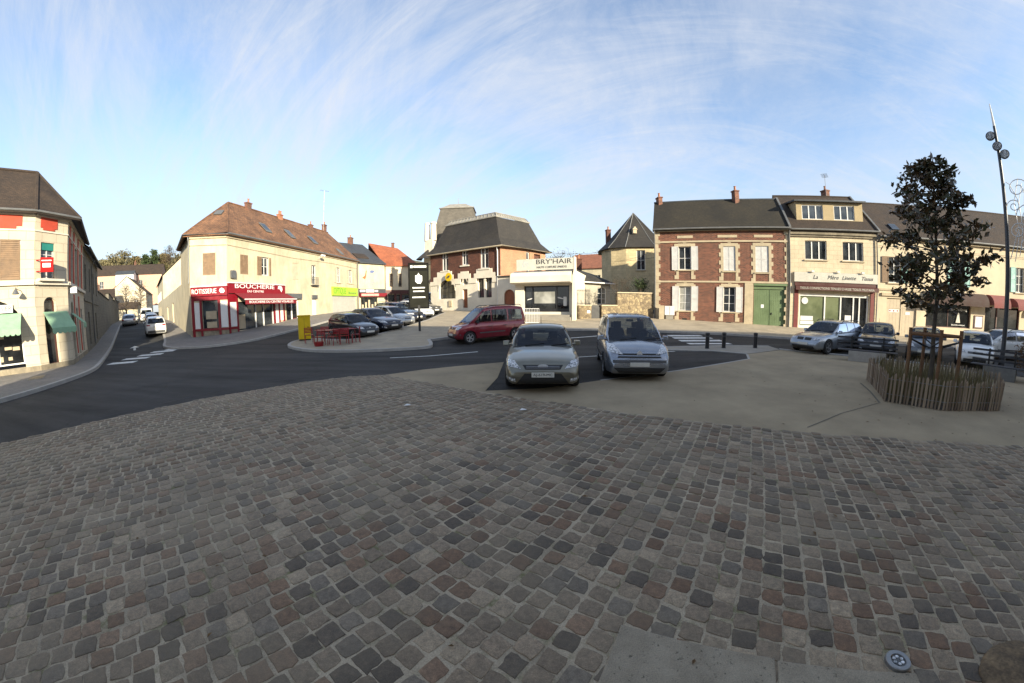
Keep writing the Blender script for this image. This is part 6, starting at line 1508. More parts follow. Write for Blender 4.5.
EST = dict(key='estate', L=4.84, W=1.85, H=1.49, wb=2.89, fo=.83, rw=.34, zb=.19, tf=.2, tr=.1, top=[(-2.42,.9),(-2.36,1.0),(-1.5,1.0),(.6,.95),(1.0,.93),(1.8,.82),(2.2,.73),(2.37,.62),(2.42,.5)], cab=(-2.35,-1.95,.1,1.08), belt=(.99,.92), roof=[(-1.95,1.40),(-1.0,1.485),(-.3,1.48),(.12,1.44)],
    side=[[(-.33,1.0),(.72,.985),(.24,1.35),(-.33,1.39)],[(-1.2,1.01),(-.42,1.0),(-.42,1.39),(-1.2,1.39)],[(-2.1,1.03),(-1.3,1.02),(-1.3,1.385),(-1.95,1.35)]], doors=(.85,-.38,-1.25), handles=(-.1,-1.0), head=[[(.46,.64),(.82,.68),(.84,.76),(.50,.74)]], tail=[[(.55,.72),(.85,.74),(.85,.92),(.6,.9)]], grille=[[(.04,.62),(.36,.62),(.38,.74),(.04,.74)],[(-.36,.62),(-.04,.62),(-.04,.74),(-.38,.74)]], intake=[[(-.65,.25),(.65,.25),(.55,.38),(-.55,.38)]], plate=.47, tum=.18, rails=True)
SUV = dict(key='suv', L=4.5, W=1.83, H=1.66, wb=2.66, fo=.9, rw=.35, zb=.24, tf=.2, tr=.08, top=[(-2.25,.95),(-2.2,1.06),(.6,1.05),(1.0,1.04),(1.8,.94),(2.1,.82),(2.22,.68),(2.25,.55)], cab=(-2.18,-1.85,.1,1.05), belt=(1.05,1.02), roof=[(-1.85,1.56),(-1.0,1.655),(-.3,1.65),(.15,1.6)],
    side=[[(-.3,1.1),(.7,1.08),(.25,1.5),(-.3,1.55)],[(-1.3,1.11),(-.4,1.1),(-.4,1.55),(-1.3,1.53)]], doors=(.8,-.35), handles=(-.1,-1.0), head=[[(.5,.75),(.85,.78),(.86,.88),(.55,.86)]], tail=[[(.5,.92),(.84,.94),(.84,1.06),(.52,1.05)]], grille=[[(-.4,.7),(.4,.7),(.4,.85),(-.4,.85)]], rbumper=[(-.84,.36),(.84,.36),(.84,.55),(-.84,.55)], plate=.5, rplate=.85, tum=.17, rearz=(1.14,1.52), rails=True)
VAN = dict(key='panel_van', L=4.9, W=1.95, H=2.1, wb=3.0, fo=.9, rw=.33, zb=.22, tf=.15, tr=.02, top=[(-2.45,1.1),(-2.43,1.16),(1.2,1.16),(1.6,1.12),(2.1,.98),(2.4,.78),(2.45,.55)], cab=(-2.44,-2.4,.9,1.85), belt=(1.14,1.12), roof=[(-2.4,2.05),(-1,2.09),(.5,2.09),(.95,2.0)], side=[[(.5,1.2),(1.5,1.2),(1.0,1.8),(.5,1.85)]], head=[[(.5,.75),(.85,.8),(.88,1.0),(.6,.95)]], tail=[[(.85,.8),(.95,.8),(.95,1.3),(.85,1.3)]], grille=[[(-.4,.75),(.4,.75),(.4,.9),(-.4,.9)]], plate=.5, tum=.1, rearz=(1.2,1.8), rplate=.8)

champ = paint('champagne_paint', (.185,.176,.138), .7, .28); silver = paint('silver_blue_paint', (.27,.295,.34), .7, .26); maroon_p = paint('dark_red_paint', (.20,.006,.018), .2, .26)
navy = paint('navy_paint', (.012,.016,.035), .3, .28); black_p = paint('blue_black_paint', (.008,.010,.016), .3, .28); white_p = paint('white_car_paint', (.70,.70,.68), 0, .35); greyblue = paint('grey_blue_paint', (.30,.33,.37), .65, .28); grey_p = paint('grey_car_paint', (.12,.125,.13), .6, .3); silver2 = paint('plain_silver_paint', (.42,.43,.44), .75, .32); pick = paint('dark_slate_paint', (.018,.023,.032), .4, .28)

def put(front, az, sp): return front[0]-math.sin(R(az))*sp['L']/2, front[1]-math.cos(R(az))*sp['L']/2
def parked(name, label, cat, front, az, sp, mat, **k):
    x, y = put(front, az, sp); return car(name, label, cat, x, y, az, sp, mat, **k)
G1 = 'cars parked nose out on the square'
parked('saloon_car', 'champagne gold saloon parked nose forward beside the silver blue people carrier', 'car', (.70,7.85), 184, SED, champ, plate='AJ-619-MC')
parked('people_carrier', 'silver blue people carrier with black bumper strip and lion badge on the grille', 'car', (3.38,8.82), 190.5, MPV, silver)
car('leisure_van', 'dark red high-roofed leisure van with roof rails standing side on', 'van', -1.35, 18.65, 241, KAN, maroon_p)
H1 = 122
G2 = 'cars parked in the row by the information panel'
parked('hatchback_car', 'blue black small hatchback, first of the row beside the red metal tables', 'car', (-8.2,19.45), H1, HAT, black_p, group=G2)
parked('saloon_car', 'navy blue saloon second in the row behind the small blue black hatchback', 'car', (-7.45,21.6), H1, SED, navy, group=G2)
parked('hatchback_car', 'silver grey hatchback third in the row between two dark blue cars', 'car', (-7.2,23.9), H1, HAT, silver2, group=G2)
parked('estate_car', 'dark blue estate car fourth in the row before the white car', 'car', (-7.0,26.1), H1, EST, navy, group=G2)
parked('hatchback_car', 'white hatchback fifth in the row behind the information panel', 'car', (-6.8,28.4), H1, HAT, white_p, group=G2)
parked('saloon_car', 'dark grey saloon last in the row near the post office', 'car', (-6.7,31.0), H1, SED, grey_p, group=G2)
parked('estate_car', 'silver grey estate car with twin grille in front of the green shop windows', 'car', (13.25,13.1), 257, EST, greyblue, group=G1)
parked('saloon_car', 'dark slate car with its bonnet hidden behind the slatted bench', 'car', (16.45,11.45), 237, SED, pick, group=G1)
parked('hatchback_car', 'grey hatchback mostly hidden behind the staked magnolia', 'car', (17.5,9.6), 242, HAT, grey_p, group=G1)
parked('hatchback_car', 'white hatchback facing the square just left of the lamp post', 'car', (18.2,7.6), 246, HAT, white_p, group=G1)
car('estate_car', 'white estate car seen side on behind the lamp post', 'car', 24.6, 9.0, 300, EST, white_p)
ST = -56.5
G3 = 'cars along the side street'
car('suv', 'white suv parked with its tail towards the square at the kerb of the side street', 'car', -31.8, 23.1, ST, SUV, white_p, group=G3)
car('hatchback_car', 'silver hatchback parked beyond the white suv in the side street', 'car', -42.5, 30.4, ST, HAT, silver2, group=G3)
car('estate_car', 'silver white estate car driving up the middle of the side street', 'car', -50, 32.3, ST+4, EST, silver2, group=G3)
car('panel_van', 'white panel van parked far up the side street', 'van', -56.5, 39.5, ST, VAN, white_p, group=G3)
car('hatchback_car', 'grey hatchback parked between the silver hatchback and the white van', 'car', -48.5, 34.5, ST, HAT, grey_p, group=G3)
car('panel_van', 'white van in the lane between the red roofed house and the post office', 'van', -10.2, 44.0, 160, VAN, white_p)
car('hatchback_car', 'dark hatchback in the lane in front of the white van', 'car', -9.8, 38.5, 160, HAT, black_p)
# ================================================================== street furniture
def local(name, x, y, label, cat, group=None, az=0, dz=0.): return thing(name, (x, y, zg(y)+dz), label, cat, group, R(-az))
PV = .12
# yellow box
o = local('parcel_box', -12.2, 18.75, 'yellow street box standing on the pavement corner by the red tables', 'postal box', az=-33, dz=PV)
m = MB(); m.box(-.36,.36,-.3,.3,.06,1.36); b = link('cabinet', m, M['yellow'], o); md = b.modifiers.new('b','BEVEL'); md.width=.02; md.segments=2
m = MB(); m.box(-.39,.39,-.33,.33,1.363,1.46); b = link('lid', m, M['yellow'], o); md = b.modifiers.new('b','BEVEL'); md.width=.03; md.segments=2
m = MB(); m.box(-.34,.34,-.28,.28,0,.06); link('base', m, M['black_metal'], o); m = MB(); m.box(-.30,-.296,-.302,-.301,.1,1.3); m.box(-.01,.01,-.304,-.3,.1,1.32); m.box(.18,.24,-.33,-.3,.7,.8); link('door_trim', m, pm('dark_yellow', (.3,.2,.01), .5), o)

# information panel
o = local('information_panel', -5.72, 21.3, 'black information panel with white emblem on a single post', 'sign', az=-15, dz=PV)
m = MB(); m.box(-.07,.07,-.07,.07,0,1.6); link('post', m, M['black_metal'], o)
m = MB(); m.box(-.63,.63,-.06,.06,1.38,4.22); bd = link('board', m, pm('matt_black_board', (.010,.010,.010), .9, .2, bump=0, spec=.1), o); md = bd.modifiers.new('b','BEVEL'); md.width=.02; md.segments=1
M['panel_grey'] = pm('dark_printed_panel', (.022,.022,.017), .9, .4, 1.2, bump=0, spec=.1)
m = MB(); m.box(-.55,.55,-.066,-.058,1.48,3.72); m.box(-.55,.55,-.066,-.058,3.82,4.14); link('printed_panel', m, M['panel_grey'], bd)
m = MB(); N=[(-.2,3.07),(-.2,3.42),(-.05,3.47),(.0,3.6),(.06,3.47),(.22,3.4),(.22,3.1),(.12,2.92),(-.08,2.94)]; m.prism([(x,-.067,z) for x,z in N], (0,-.006,0)); link('emblem', m, M['lettering_white'], bd)
m = MB()
for x0,x1,z in ((-.38,.38,2.64),(-.34,.34,2.42),(-.4,.4,2.05)): m.box(x0,x1,-.073,-.067,z,z+.07)
m.box(-.5,-.36,-.073,-.067,3.9,4.05); m.box(-.3,.48,-.073,-.067,3.92,4.03); link('worn_lettering', m, M['lettering_white'], bd)

# red metal seats and tables
GS = 'red metal seats and tables at the pavement corner'
def seat(x, y, az, label):
    o = local('metal_chair', x, y, label, 'chair', GS, az, PV)
    for sx in (-.22,.22):
        for sy, top in ((-.2,.45),(.2,.85)):
            m = MB(); m.tube([(sx,sy,0),(sx,sy*.95,.45),(sx,sy*(.95 if sy<0 else 1.15),top)], .016, 6); link('leg', m, M['red_paint'], o)
    m = MB()
    for k in range(5): m.box(-.23,.23,-.2+k*.084,-.14+k*.084,.44,.46)
    link('seat', m, M['red_paint'], o)
    m = MB()
    for k in range(4): m.box(-.23,.23,.2,.225,.56+k*.08,.61+k*.08)
    link('backrest', m, M['red_paint'], o); return o
def table(x, y, label, az=20):
    o = local('metal_table', x, y, label, 'table', GS, az, PV)
    m = MB()
    for k in range(9): m.box(-.6,.6,-.38+k*.085,-.31+k*.085,.72,.74)
    link('tabletop', m, M['red_paint'], o)
    for sx in (-.5,.5):
        for sy in (-.28,.28): m = MB(); m.tube([(sx,sy,0),(sx*.9,sy*.9,.72)], .02, 6); link('leg', m, M['red_paint'], o)
seat(-11.15,17.55,-40,'red metal chair nearest the yellow box'); seat(-10.0,16.75,-10,'red metal chair low beside the first red table facing the road'); seat(-9.25,16.85,20,'red metal chair in front of the middle red table')
seat(-8.75,17.15,150,'red metal chair seen from behind near the kerb'); seat(-8.3,17.6,60,'red metal chair closest to the blue black hatchback'); seat(-10.3,18.0,170,'red metal chair behind the first red table')
table(-9.9,17.35,'red slatted metal table between the yellow box and the parked row'); table(-8.9,17.8,'second red slatted metal table close to the parked hatchback', 40)
o = local('low_planter', -9.95, 16.55, 'low red planter tub on the ground by the red tables', 'planter', None, 0, PV)
m = MB(); m.lathe([(.0,.0),(.22,0),(.27,.2),(.28,.22),(.25,.22),(.22,.16),(0,.16)], (0,0,0), 18); link('tub', m, M['red_paint'], o, smooth=40)

# bollards
for i, (x, y) in enumerate(((9.15,15.01),(10.11,15.06),(11.85,14.87))):
    if i == 0:
        o = local('bollard', x, y, 'black steel bollard closest to the silver blue people carrier', 'bollard', 'bollards on the pale kerb strip', 0, .03)
        m = MB(); m.lathe([(.11,0),(.11,.02),(.095,.03),(.095,.63),(.11,.65),(.11,.70),(.085,.74),(0,.75)], (0,0,0), 20); link('post', m, M['black_metal'], o, smooth=35)
        m = MB(); m.lathe([(.0955,.54),(.098,.545),(.098,.59),(.0955,.595)], (0,0,0), 20); link('band', m, M['grey_trim'], o, smooth=35); proto = o
    else: dup(proto, (x, y, zg(y)+.03), label=('', 'black steel bollard in the middle of the three', 'black steel bollard standing apart towards the silver grey estate car')[i])

# benches: granite block with slatted dark rails
GB = 'slatted benches on the square'
def bench(x, y, az, label, w=1.15, stone=None):
    o = local('bench', x, y, label, 'bench', GB, az)
    m = MB(); m.box(-w/2,w/2,-.27,.27,0,.43); b = link('stone_base', m, M['kerb'] if stone is None else stone, o); md = b.modifiers.new('b','BEVEL'); md.width=.015; md.segments=2
    for sx in (-w/2+.1, w/2-.1):
        m = MB(); m.box(sx-.03,sx+.03,.275,.33,.02,1.0); link('post', m, M['black_metal'], o)
    for k in range(3):
        m = MB(); z = .55+k*.17; m.box(-w/2-.5,w/2+.5,.335,.375,z,z+.075); link('rail', m, M['rail'], o)
    m = MB()
    for k in range(4): m.box(-w/2-.45,w/2+.45,-.26+k*.13,-.15+k*.13,.433,.465)
    link('seat', m, M['rail'], o); return o
M['rail'] = pm('dark_stained_plank', (.045,.047,.055), .6, .25, 3, .1)
M['granite'] = pm('grey_granite', (.17,.17,.165), .8, .25, 6, .1)
bench(14.25, 10.3, 52, 'slatted bench with long stone base in front of the dark slate car', 1.5); bench(16.35, 5.85, 76, 'slatted bench on a dark granite block by the lamp post', 1.1, M['granite'])

# lamp post with three spotlights and a light decoration
o = local('lamp_post', 19.59, 6.98, 'tall dark lamp post with three round spotlights and a white tip', 'street lamp', az=70)
m = MB(); m.tube([(0,0,0),(0,0,2),(0,0,6),(0,0,9.9)], [.10,.095,.08,.06], 12); m.tube([(0,0,0),(0,0,.5)], [.14,.13], 12); pl = link('pole', m, M['zinc_dark'] if 'zinc_dark' in M else pm('dark_grey_mast', (.05,.055,.065), .45, .15, metallic=.3), o, smooth=40)
m = MB(); m.tube([(0,0,9.9),(0,0,10.9)], [.055,.02], 8); link('tip', m, M['panel_white'], o, smooth=40)
for x, z in ((-.22,9.45),(-.02,8.98),(.22,8.6)):
    s = MB(); s.tube([(0,0,z+.1),(x*.9,-.1,z+.05)], .025, 6); d = 1 if x >= 0 else -1
    s.lathe([(0,.16),(.12,.14),(.19,.02),(.2,-.05),(.17,-.06),(0,-.04)], (0,0,0), 18, 'y')
    s.v = s.v[:12] + [(px+x, py-.12, pz+z) for px, py, pz in s.v[12:]]
    h = link('spotlight', s, M['black_metal'], o, smooth=40); g = MB(); g.lathe([(0,-.05),(.16,-.05)], (0,0,0), 18, 'y'); g.v = [(px+x, py-.145, pz+z) for px, py, pz in g.v]; link('lens', g, M['headlight'], h)
def swirl(pts): return [Vector(p) for p in pts]
dm = MB(); rr = random.Random(5)
def curl(cx, cz, r0, turns, sgn=1, y=-.02, n=26, up=0):
    return [(cx+sgn*r0*(1-k/n*.8)*math.cos(turns*2*PI*k/n), y, cz+up*k/n+r0*(1-k/n*.8)*math.sin(turns*2*PI*k/n)) for k in range(n+1)]
dm.tube([(.12,0,4.4),(.35,0,5.2),(.62,0,5.9),(.5,0,6.8),(.25,0,7.4),(.12,0,7.5)], .018, 5)
for a in (curl(.55,7.2,.42,1.4), curl(.9,6.1,.5,1.5,-1), curl(.45,5.5,.35,1.6), curl(1.05,7.0,.3,1.3,-1), curl(.8,4.9,.35,1.4), curl(.35,6.5,.28,1.5,-1)): dm.tube(a, .02, 5)
for k in range(5): dm.tube([(.3+.18*k,0,4.3+.2*k),(.5+.14*k,0,5.4+.1*k),(.35+.2*k,0,6.6),(.6+.12*k,0,7.6-.2*k)], .015, 4)
dl = thing('light_decoration', (19.59,6.98,0), 'white scrolled festive light frame fixed to the lamp post', 'decoration', None, R(-70)); link('scroll_frame', dm, M['panel_white'], dl)

# white barrier and cabinets on the far pavement
o = local('barrier', 1.1, 23.7, 'white metal crowd barrier in front of the hair salon', 'barrier', az=0, dz=PV)
m = MB(); m.tube([(-.75,0,.1),(-.75,0,1.05),(.75,0,1.05),(.75,0,.1),(-.75,0,.1)], .022, 6); link('frame', m, M['panel_white'], o)
m = MB()
for k in range(13): m.tube([(-.66+.11*k,0,.1),(-.66+.11*k,0,1.05)], .011, 5)
link('bars', m, M['panel_white'], o)
for s in (-.6,.6): m = MB(); m.tube([(s,-.28,.01),(s,0,.12),(s,.28,.01)], .02, 5); link('foot', m, M['panel_white'], o)
o = local('utility_cabinet', 12.35, 26.0, 'white utility cabinet against the brick house corner', 'cabinet', az=26, dz=PV)
m = MB(); m.box(-.38,.38,-.14,.14,.35,1.05); b = link('cabinet', m, M['panel_white'], o); m = MB(); m.box(-.3,.3,-.1,.1,0,.35); link('base', m, M['concrete'], o); m = MB(); m.box(-.01,.01,-.145,-.14,.38,1.02); link('door_seam', m, M['grey_trim'], b)
o = local('stone_post', 11.75, 26.2, 'short pale stone post beside the white utility cabinet', 'post', az=26, dz=PV); m = MB(); m.box(-.2,.2,-.15,.15,0,1.0); m.prism([(-.2,-.15,1.003),(.2,-.15,1.003),(.2,.15,1.003),(-.2,.15,1.003)], (0,0,.06)); link('shaft', m, M['stone'], o)

# things at the photographer's feet
o = thing('ground_light', (2.33,.82,.03), 'round steel uplight set flush into the cobbles', 'light')
m = MB(); m.lathe([(.05,.0),(.053,.010),(.08,.012),(.085,.006),(.085,-.03)], (0,0,0), 32); link('ring', m, M['galv'], o, smooth=35)
m = MB(); m.lathe([(0,.005),(.051,.003)], (0,0,0), 24); link('glass', m, M['glass_dark'], o); m = MB()
for k in range(6): m.lathe([(0,.0115),(.011,.0095),(.012,.005)], (.03*math.cos(k*PI/3), .03*math.sin(k*PI/3), 0), 10)
link('lens', m, M['headlight'], o)
o = thing('stone_step', (.9,.9,0), 'worn pale stone step edging the cobbles at the bottom of the view', 'step')
F = Fc((.34,1.32),(.74,1.66)); e = Vector((.866,-.5,0)); nn = Vector((-.5,-.866,0)); p0 = Vector((.70,1.68,0))
bm = bmesh.new(); rr = random.Random(2); k = 0; L0 = 0
sm = MB()
for Ls, off in ((1.02,0),(.93,.015)):
    a = p0+e*(L0+.006)+nn*off; b = p0+e*(L0+Ls-.006)+nn*off; c = b+nn*1.4; d = a+nn*1.4
    sm.prism([(q.x,q.y,-.02) for q in (a,b,c,d)], (0,0,.045+.002*k)); L0 += Ls; k += 1
st = link('slab', sm, M['stone_slab'], o, tuple(o.location)); md = st.modifiers.new('b','BEVEL'); md.width=.012; md.segments=2
o = thing('boulder', (3.05,.30,0), 'low rounded brownish guard stone beside the steel uplight', 'stone')
bm = bmesh.new(); bmesh.ops.create_icosphere(bm, subdivisions=4, radius=1)
from mathutils import noise as mn
for v in bm.verts:
    q = mn.noise(v.co*1.7)*.14 + mn.noise(v.co*5)*.03; v.co = v.co*(1+q); v.co.x *= .38; v.co.y *= .24; v.co.z = v.co.z*.075+.005
me = bpy.data.meshes.new('stone'); bm.to_mesh(me); bm.free(); me.polygons.foreach_set('use_smooth', [True]*len(me.polygons))
me.materials.append(pm('ochre_stone', (.165,.115,.065), .9, .75, 6, .6, fine=45)); ob = bpy.data.objects.new('stone', me); COL.objects.link(ob); ob.parent = o
lf = [(-2.2,6.9),(.2,6.6),(-7.2,6.9),(-6.3,6.6),(2.6,1.2),(3.6,1.9),(1.9,1.75),(3.3,4.1),(1.0,5.2)]
for k, (x, y) in enumerate(lf[:2]):
    m = MB(); m.add([(-.07,-.03,.0),(.05,-.05,.015),(.08,.03,.0),(-.02,.05,.02)], [(0,1,2,3)]); l = link('litter', m, M['panel_white']); l.location = (x,y,.035); tag(l, ('crumpled white paper scrap on the cobbles left of the saloon','small white paper scrap on the cobbles in front of the saloon')[k], 'litter')

o = local('drain_cover', -18.3, 7.05, 'dark iron drain cover let into the pavement before the pastry shop', 'drain cover', az=30, dz=.125)
m = MB(); m.box(-.55,.55,-.3,.3,-.05,.008); link('frame', m, M['concrete'], o); m = MB()
for k in range(9): m.box(-.5,.5,-.27+k*.062,-.23+k*.062,.0,.014)
link('grating', m, M['black_metal'], o)
lv = MB(); rr = random.Random(17)
for k in range(170):
    if k < 90: x, y = rr.uniform(6.5,15), rr.uniform(2.6,10)
    else: x, y = rr.uniform(-8,9), rr.uniform(.8,9)
    s = .018+.02*rr.random(); a = rr.random()*6.28; c_, s_ = math.cos(a)*s, math.sin(a)*s; z = .03+.006*rr.random()
    lv.add([(x-c_,y-s_,z),(x+s_*.5,y-c_*.5,z+.006),(x+c_*1.2,y+s_*1.2,z),(x-s_*.5,y+c_*.5,z+.008)], [(0,1,2,3)])
tag(link('fallen_leaves', lv, pm('dead_leaf', (.13,.075,.03), .9, .4, 20), fix=False), 'scattered small dead leaves on the sand and cobbles', 'leaves', kind='stuff')

# overhead wires
wm = MB()
def cat_(a, b, sag):
    a, b = Vector(a), Vector(b); return [tuple(a.lerp(b, k/16) - Vector((0,0,sag*4*(k/16)*(1-k/16)))) for k in range(17)]
wm.tube(cat_((9.9,31.1,7.0), (3.9,35.2,7.2), .25), .012, 4); wm.tube(cat_((9.9,31.1,6.0), (11.5,26.9,6.4), .15), .01, 4)
wm.tube(cat_((9.4,31.4,5.9), (13.4,27.0,6.2), .1), .01, 4)
tag(link('overhead_wire', wm, M['black_metal']), 'thin overhead wires strung between the tower house and its neighbours', 'wire')

# ================================================================== plants
def leafmat(name, c, c2, rough=.45, sp=.4):
    m, t, b = base_mat(name); oi = t.new('ShaderNodeNewGeometry'); rn = oi.outputs['Random Per Island']
    geo = oi.outputs['Position']
    col = t.mix(c, c2, rn); t.l.new(col, b.inputs['Base Color']); b.inputs['Roughness'].default_value = rough; b.inputs['Specular IOR Level'].default_value = sp
    return m
def leaves(mb, pts, size, rr, droop=.0, asp=.42):
    for p in pts:
        d = Vector((rr.gauss(0,1), rr.gauss(0,1), rr.gauss(.25,.8))); d.normalize(); u = d.cross(Vector((rr.gauss(0,1),rr.gauss(0,1),rr.gauss(0,1)))); 
        if u.length < .1: continue
        u.normalize(); s = size*(.65+.7*rr.random()); n = d.cross(u)
        p = Vector(p); mb.add([p, p+d*s*.45+u*s*asp*.5+n*s*.05, p+d*s, p+d*s*.45-u*s*asp*.5+n*s*.05], [(0,1,2,3)])
# magnolia in its guard
rr = random.Random(11)
tr = thing('magnolia_tree', (10.7,5.6,0), 'dark glossy young magnolia tree tied to stakes inside the chestnut paling', 'tree')
mb = MB(); mb.tube([(0,0,0),(.02,0,.8),(-.02,.02,1.6),(.02,.0,2.6),(0,.03,3.8),(.03,0,5.0),(.0,0,5.7)], [.075,.065,.058,.05,.04,.025,.01], 8)
tips = []
for k in range(46):
    z = 2.0+3.6*(k/46); a = k*2.4+rr.random(); reach = (1.55*math.sin(PI*min(1,max(.12,(z-1.5)/4.6))**.75)+.15)*(.55+.6*rr.random())*(1-.16*max(0,z-3.4))
    if k % 9 == 3: reach *= 1.25
    p0_ = Vector((0,0,z)); p1_ = Vector((math.cos(a)*reach, math.sin(a)*reach, z+.25+.5*rr.random())); md_ = p0_.lerp(p1_,.5)+Vector((0,0,-.06+.1*rr.random()))
    mb.tube([p0_, md_, p1_], [.022,.015,.006], 5); tips.append((md_,p1_)); tips.append((p0_.lerp(p1_,.35),p1_.lerp(md_,.4)))
    for q in range(2):
        s = md_+Vector((rr.gauss(0,.28),rr.gauss(0,.28),rr.gauss(.15,.2))); mb.tube([md_, s], [.01,.004], 4); tips.append((md_,s))
link('trunk', mb, pm('grey_bark', (.09,.075,.06), .9, .3), tr)
lm = MB(); pts = []
for a, b in tips:
    for c in range(5):
        c_ = a.lerp(b, .45+.55*rr.random()); 
        for q in range(3): pts.append(c_+Vector((rr.gauss(0,.075),rr.gauss(0,.075),rr.gauss(0,.07))))
    for q in range(8): pts.append(b+Vector((rr.gauss(0,.06),rr.gauss(0,.06),rr.gauss(0,.06))))
leaves(lm, pts, .18, rr, asp=.5)
link('crown', lm, leafmat('magnolia_leaf', (.032,.046,.018), (.10,.058,.028), .32, .5), tr, fix=False)
GT = 'stakes'
gd = thing('tree_guard', (10.65,5.6,0), 'brown wooden stakes with crossbars guarding the magnolia', 'tree guard')
M['stake'] = pm('brown_stake_wood', (.19,.10,.05), .85, .3, 5, .2); SK = [(-.4,.45),(-.25,-.35),(.35,-.6),(.35,.45)]
for x, y in SK: m = MB(); m.tube([(x,y,0),(x,y,1.7)], .05, 8); link('stake', m, M['stake'], gd, smooth=40)
for i in range(4):
    (a,b),(c,d) = SK[i], SK[(i+1)%4]; m = MB(); m.tube([(a,b,1.55),(c,d,1.55)], .045, 6); link('crossbar', m, M['stake'], gd); m = MB(); m.tube([(a,b,1.42),((a+c)/2*.4,(b+d)/2*.4,1.22),(c,d,1.42)], .022, 5); link('strap', m, M['black_metal'], gd)
# chestnut paling
FP = [(8.62,5.55),(9.3,4.42),(10.9,3.75),(12.5,4.5),(12.95,6.1),(12.1,7.4),(10.65,7.6),(9.85,6.75)]
fe = thing('paling_fence', (10.7,5.6,0), 'low chestnut paling fence ringing the planted bed', 'fence')
M['pale'] = pm('chestnut_pale', (.27,.21,.155), .9, .35, 7, .3, streak=.3)
pm_ = MB(); wm = MB(); rr = random.Random(4); sm_ = 0
per = resample(FP+[FP[0]], .085)
for i, p in enumerate(per[:-1]):
    t = (per[i+1]-p).normalized(); nrm = Vector((t.y,-t.x,0)); h = .68+rr.gauss(0,.03); w = .017+.014*rr.random(); ln = Vector((rr.gauss(0,.011),rr.gauss(0,.011),0)); tw = rr.gauss(0,.25)
    t2 = (t*math.cos(tw)+nrm*math.sin(tw)); n2 = Vector((t2.y,-t2.x,0)); q = p+Vector((rr.gauss(0,.006),rr.gauss(0,.006),0))
    v = [q-t2*w-n2*.009, q+t2*w-n2*.009, q+t2*w+n2*.009, q-t2*w+n2*.009]; tp_ = [a+ln+Vector((0,0,h-.05)) for a in v]; cp = q+ln+Vector((rr.gauss(0,.008),0,h))
    pm_.add([tuple(a) for a in v+tp_]+[tuple(cp)], [(0,3,2,1),(0,1,5,4),(1,2,6,5),(2,3,7,6),(3,0,4,7),(4,5,8),(5,6,8),(6,7,8),(7,4,8)])
link('pales', pm_, leafmat('chestnut_pale_wood', (.34,.27,.20), (.15,.11,.08), .9, .2), fe, (10.7,5.6,0))
for z in (.2,.55): wm.tube([(p.x,p.y,z) for p in per], .006, 4)
link('wire', wm, M['galv'], fe, (10.7,5.6,0))
so = MB(); so.poly([(x,y,.03) for x,y in FP]); sl = link('soil_ground', so, pm('bed_soil', (.06,.045,.03), .95, .4, 8, .5)); tag(sl, kind='structure')
gm = MB(); rr = random.Random(8)
for k in range(5200):
    x, y = rr.uniform(8.7,12.9), rr.uniform(3.8,7.6)
    if not inside(x, y, [(10.7+(a-10.7)*.93, 5.6+(b-5.6)*.93) for a, b in FP]): continue
    cl = .5+.5*math.sin(x*3.1+1)*math.cos(y*2.7)
    if rr.random() > .35+.65*cl: continue
    h = (.35+.65*rr.random())*(.55+.6*cl); a = rr.random()*2*PI; b_ = .35*h*rr.random()+.05; c, s = math.cos(a), math.sin(a); w = .006
    p = Vector((x,y,.02)); m1 = p+Vector((c*b_*.3,s*b_*.3,h*.6)); m2 = p+Vector((c*b_,s*b_,h)); sd_ = Vector((-s,c,0))*w
    gm.add([p-sd_,p+sd_,m1+sd_*.8,m1-sd_*.8], [(0,1,2,3)]); gm.add([m1-sd_*.8,m1+sd_*.8,m2], [(0,1,2)])
g = link('ornamental_grass', gm, leafmat('dry_grass', (.20,.15,.065), (.11,.105,.04), .7), fix=False); tag(g, 'tall dry ornamental grass filling the fenced bed', 'grass', kind='stuff')
# brown shrub at the right edge
sh = thing('shrub', (17.3,4.95,0), 'rusty brown dried shrub beside the granite bench', 'shrub')
sm = MB(); pts = []; rr = random.Random(21); stm = MB()
for k in range(60):
    a = rr.random()*2*PI; r_ = rr.random()**.5*.6; t = Vector((math.cos(a)*r_, math.sin(a)*r_, .35+rr.random()*.85)); stm.tube([(0,0,0), t*.5+Vector((0,0,.1)), t], [.012,.008,.003], 4)
    for q in range(26): pts.append(t+Vector((rr.gauss(0,.12),rr.gauss(0,.12),rr.gauss(0,.12))))
leaves(sm, pts, .09, rr); link('stems', stm, M['stake'], sh); link('foliage', sm, leafmat('rusty_leaf', (.17,.08,.03), (.11,.075,.03), .7), sh, fix=False)

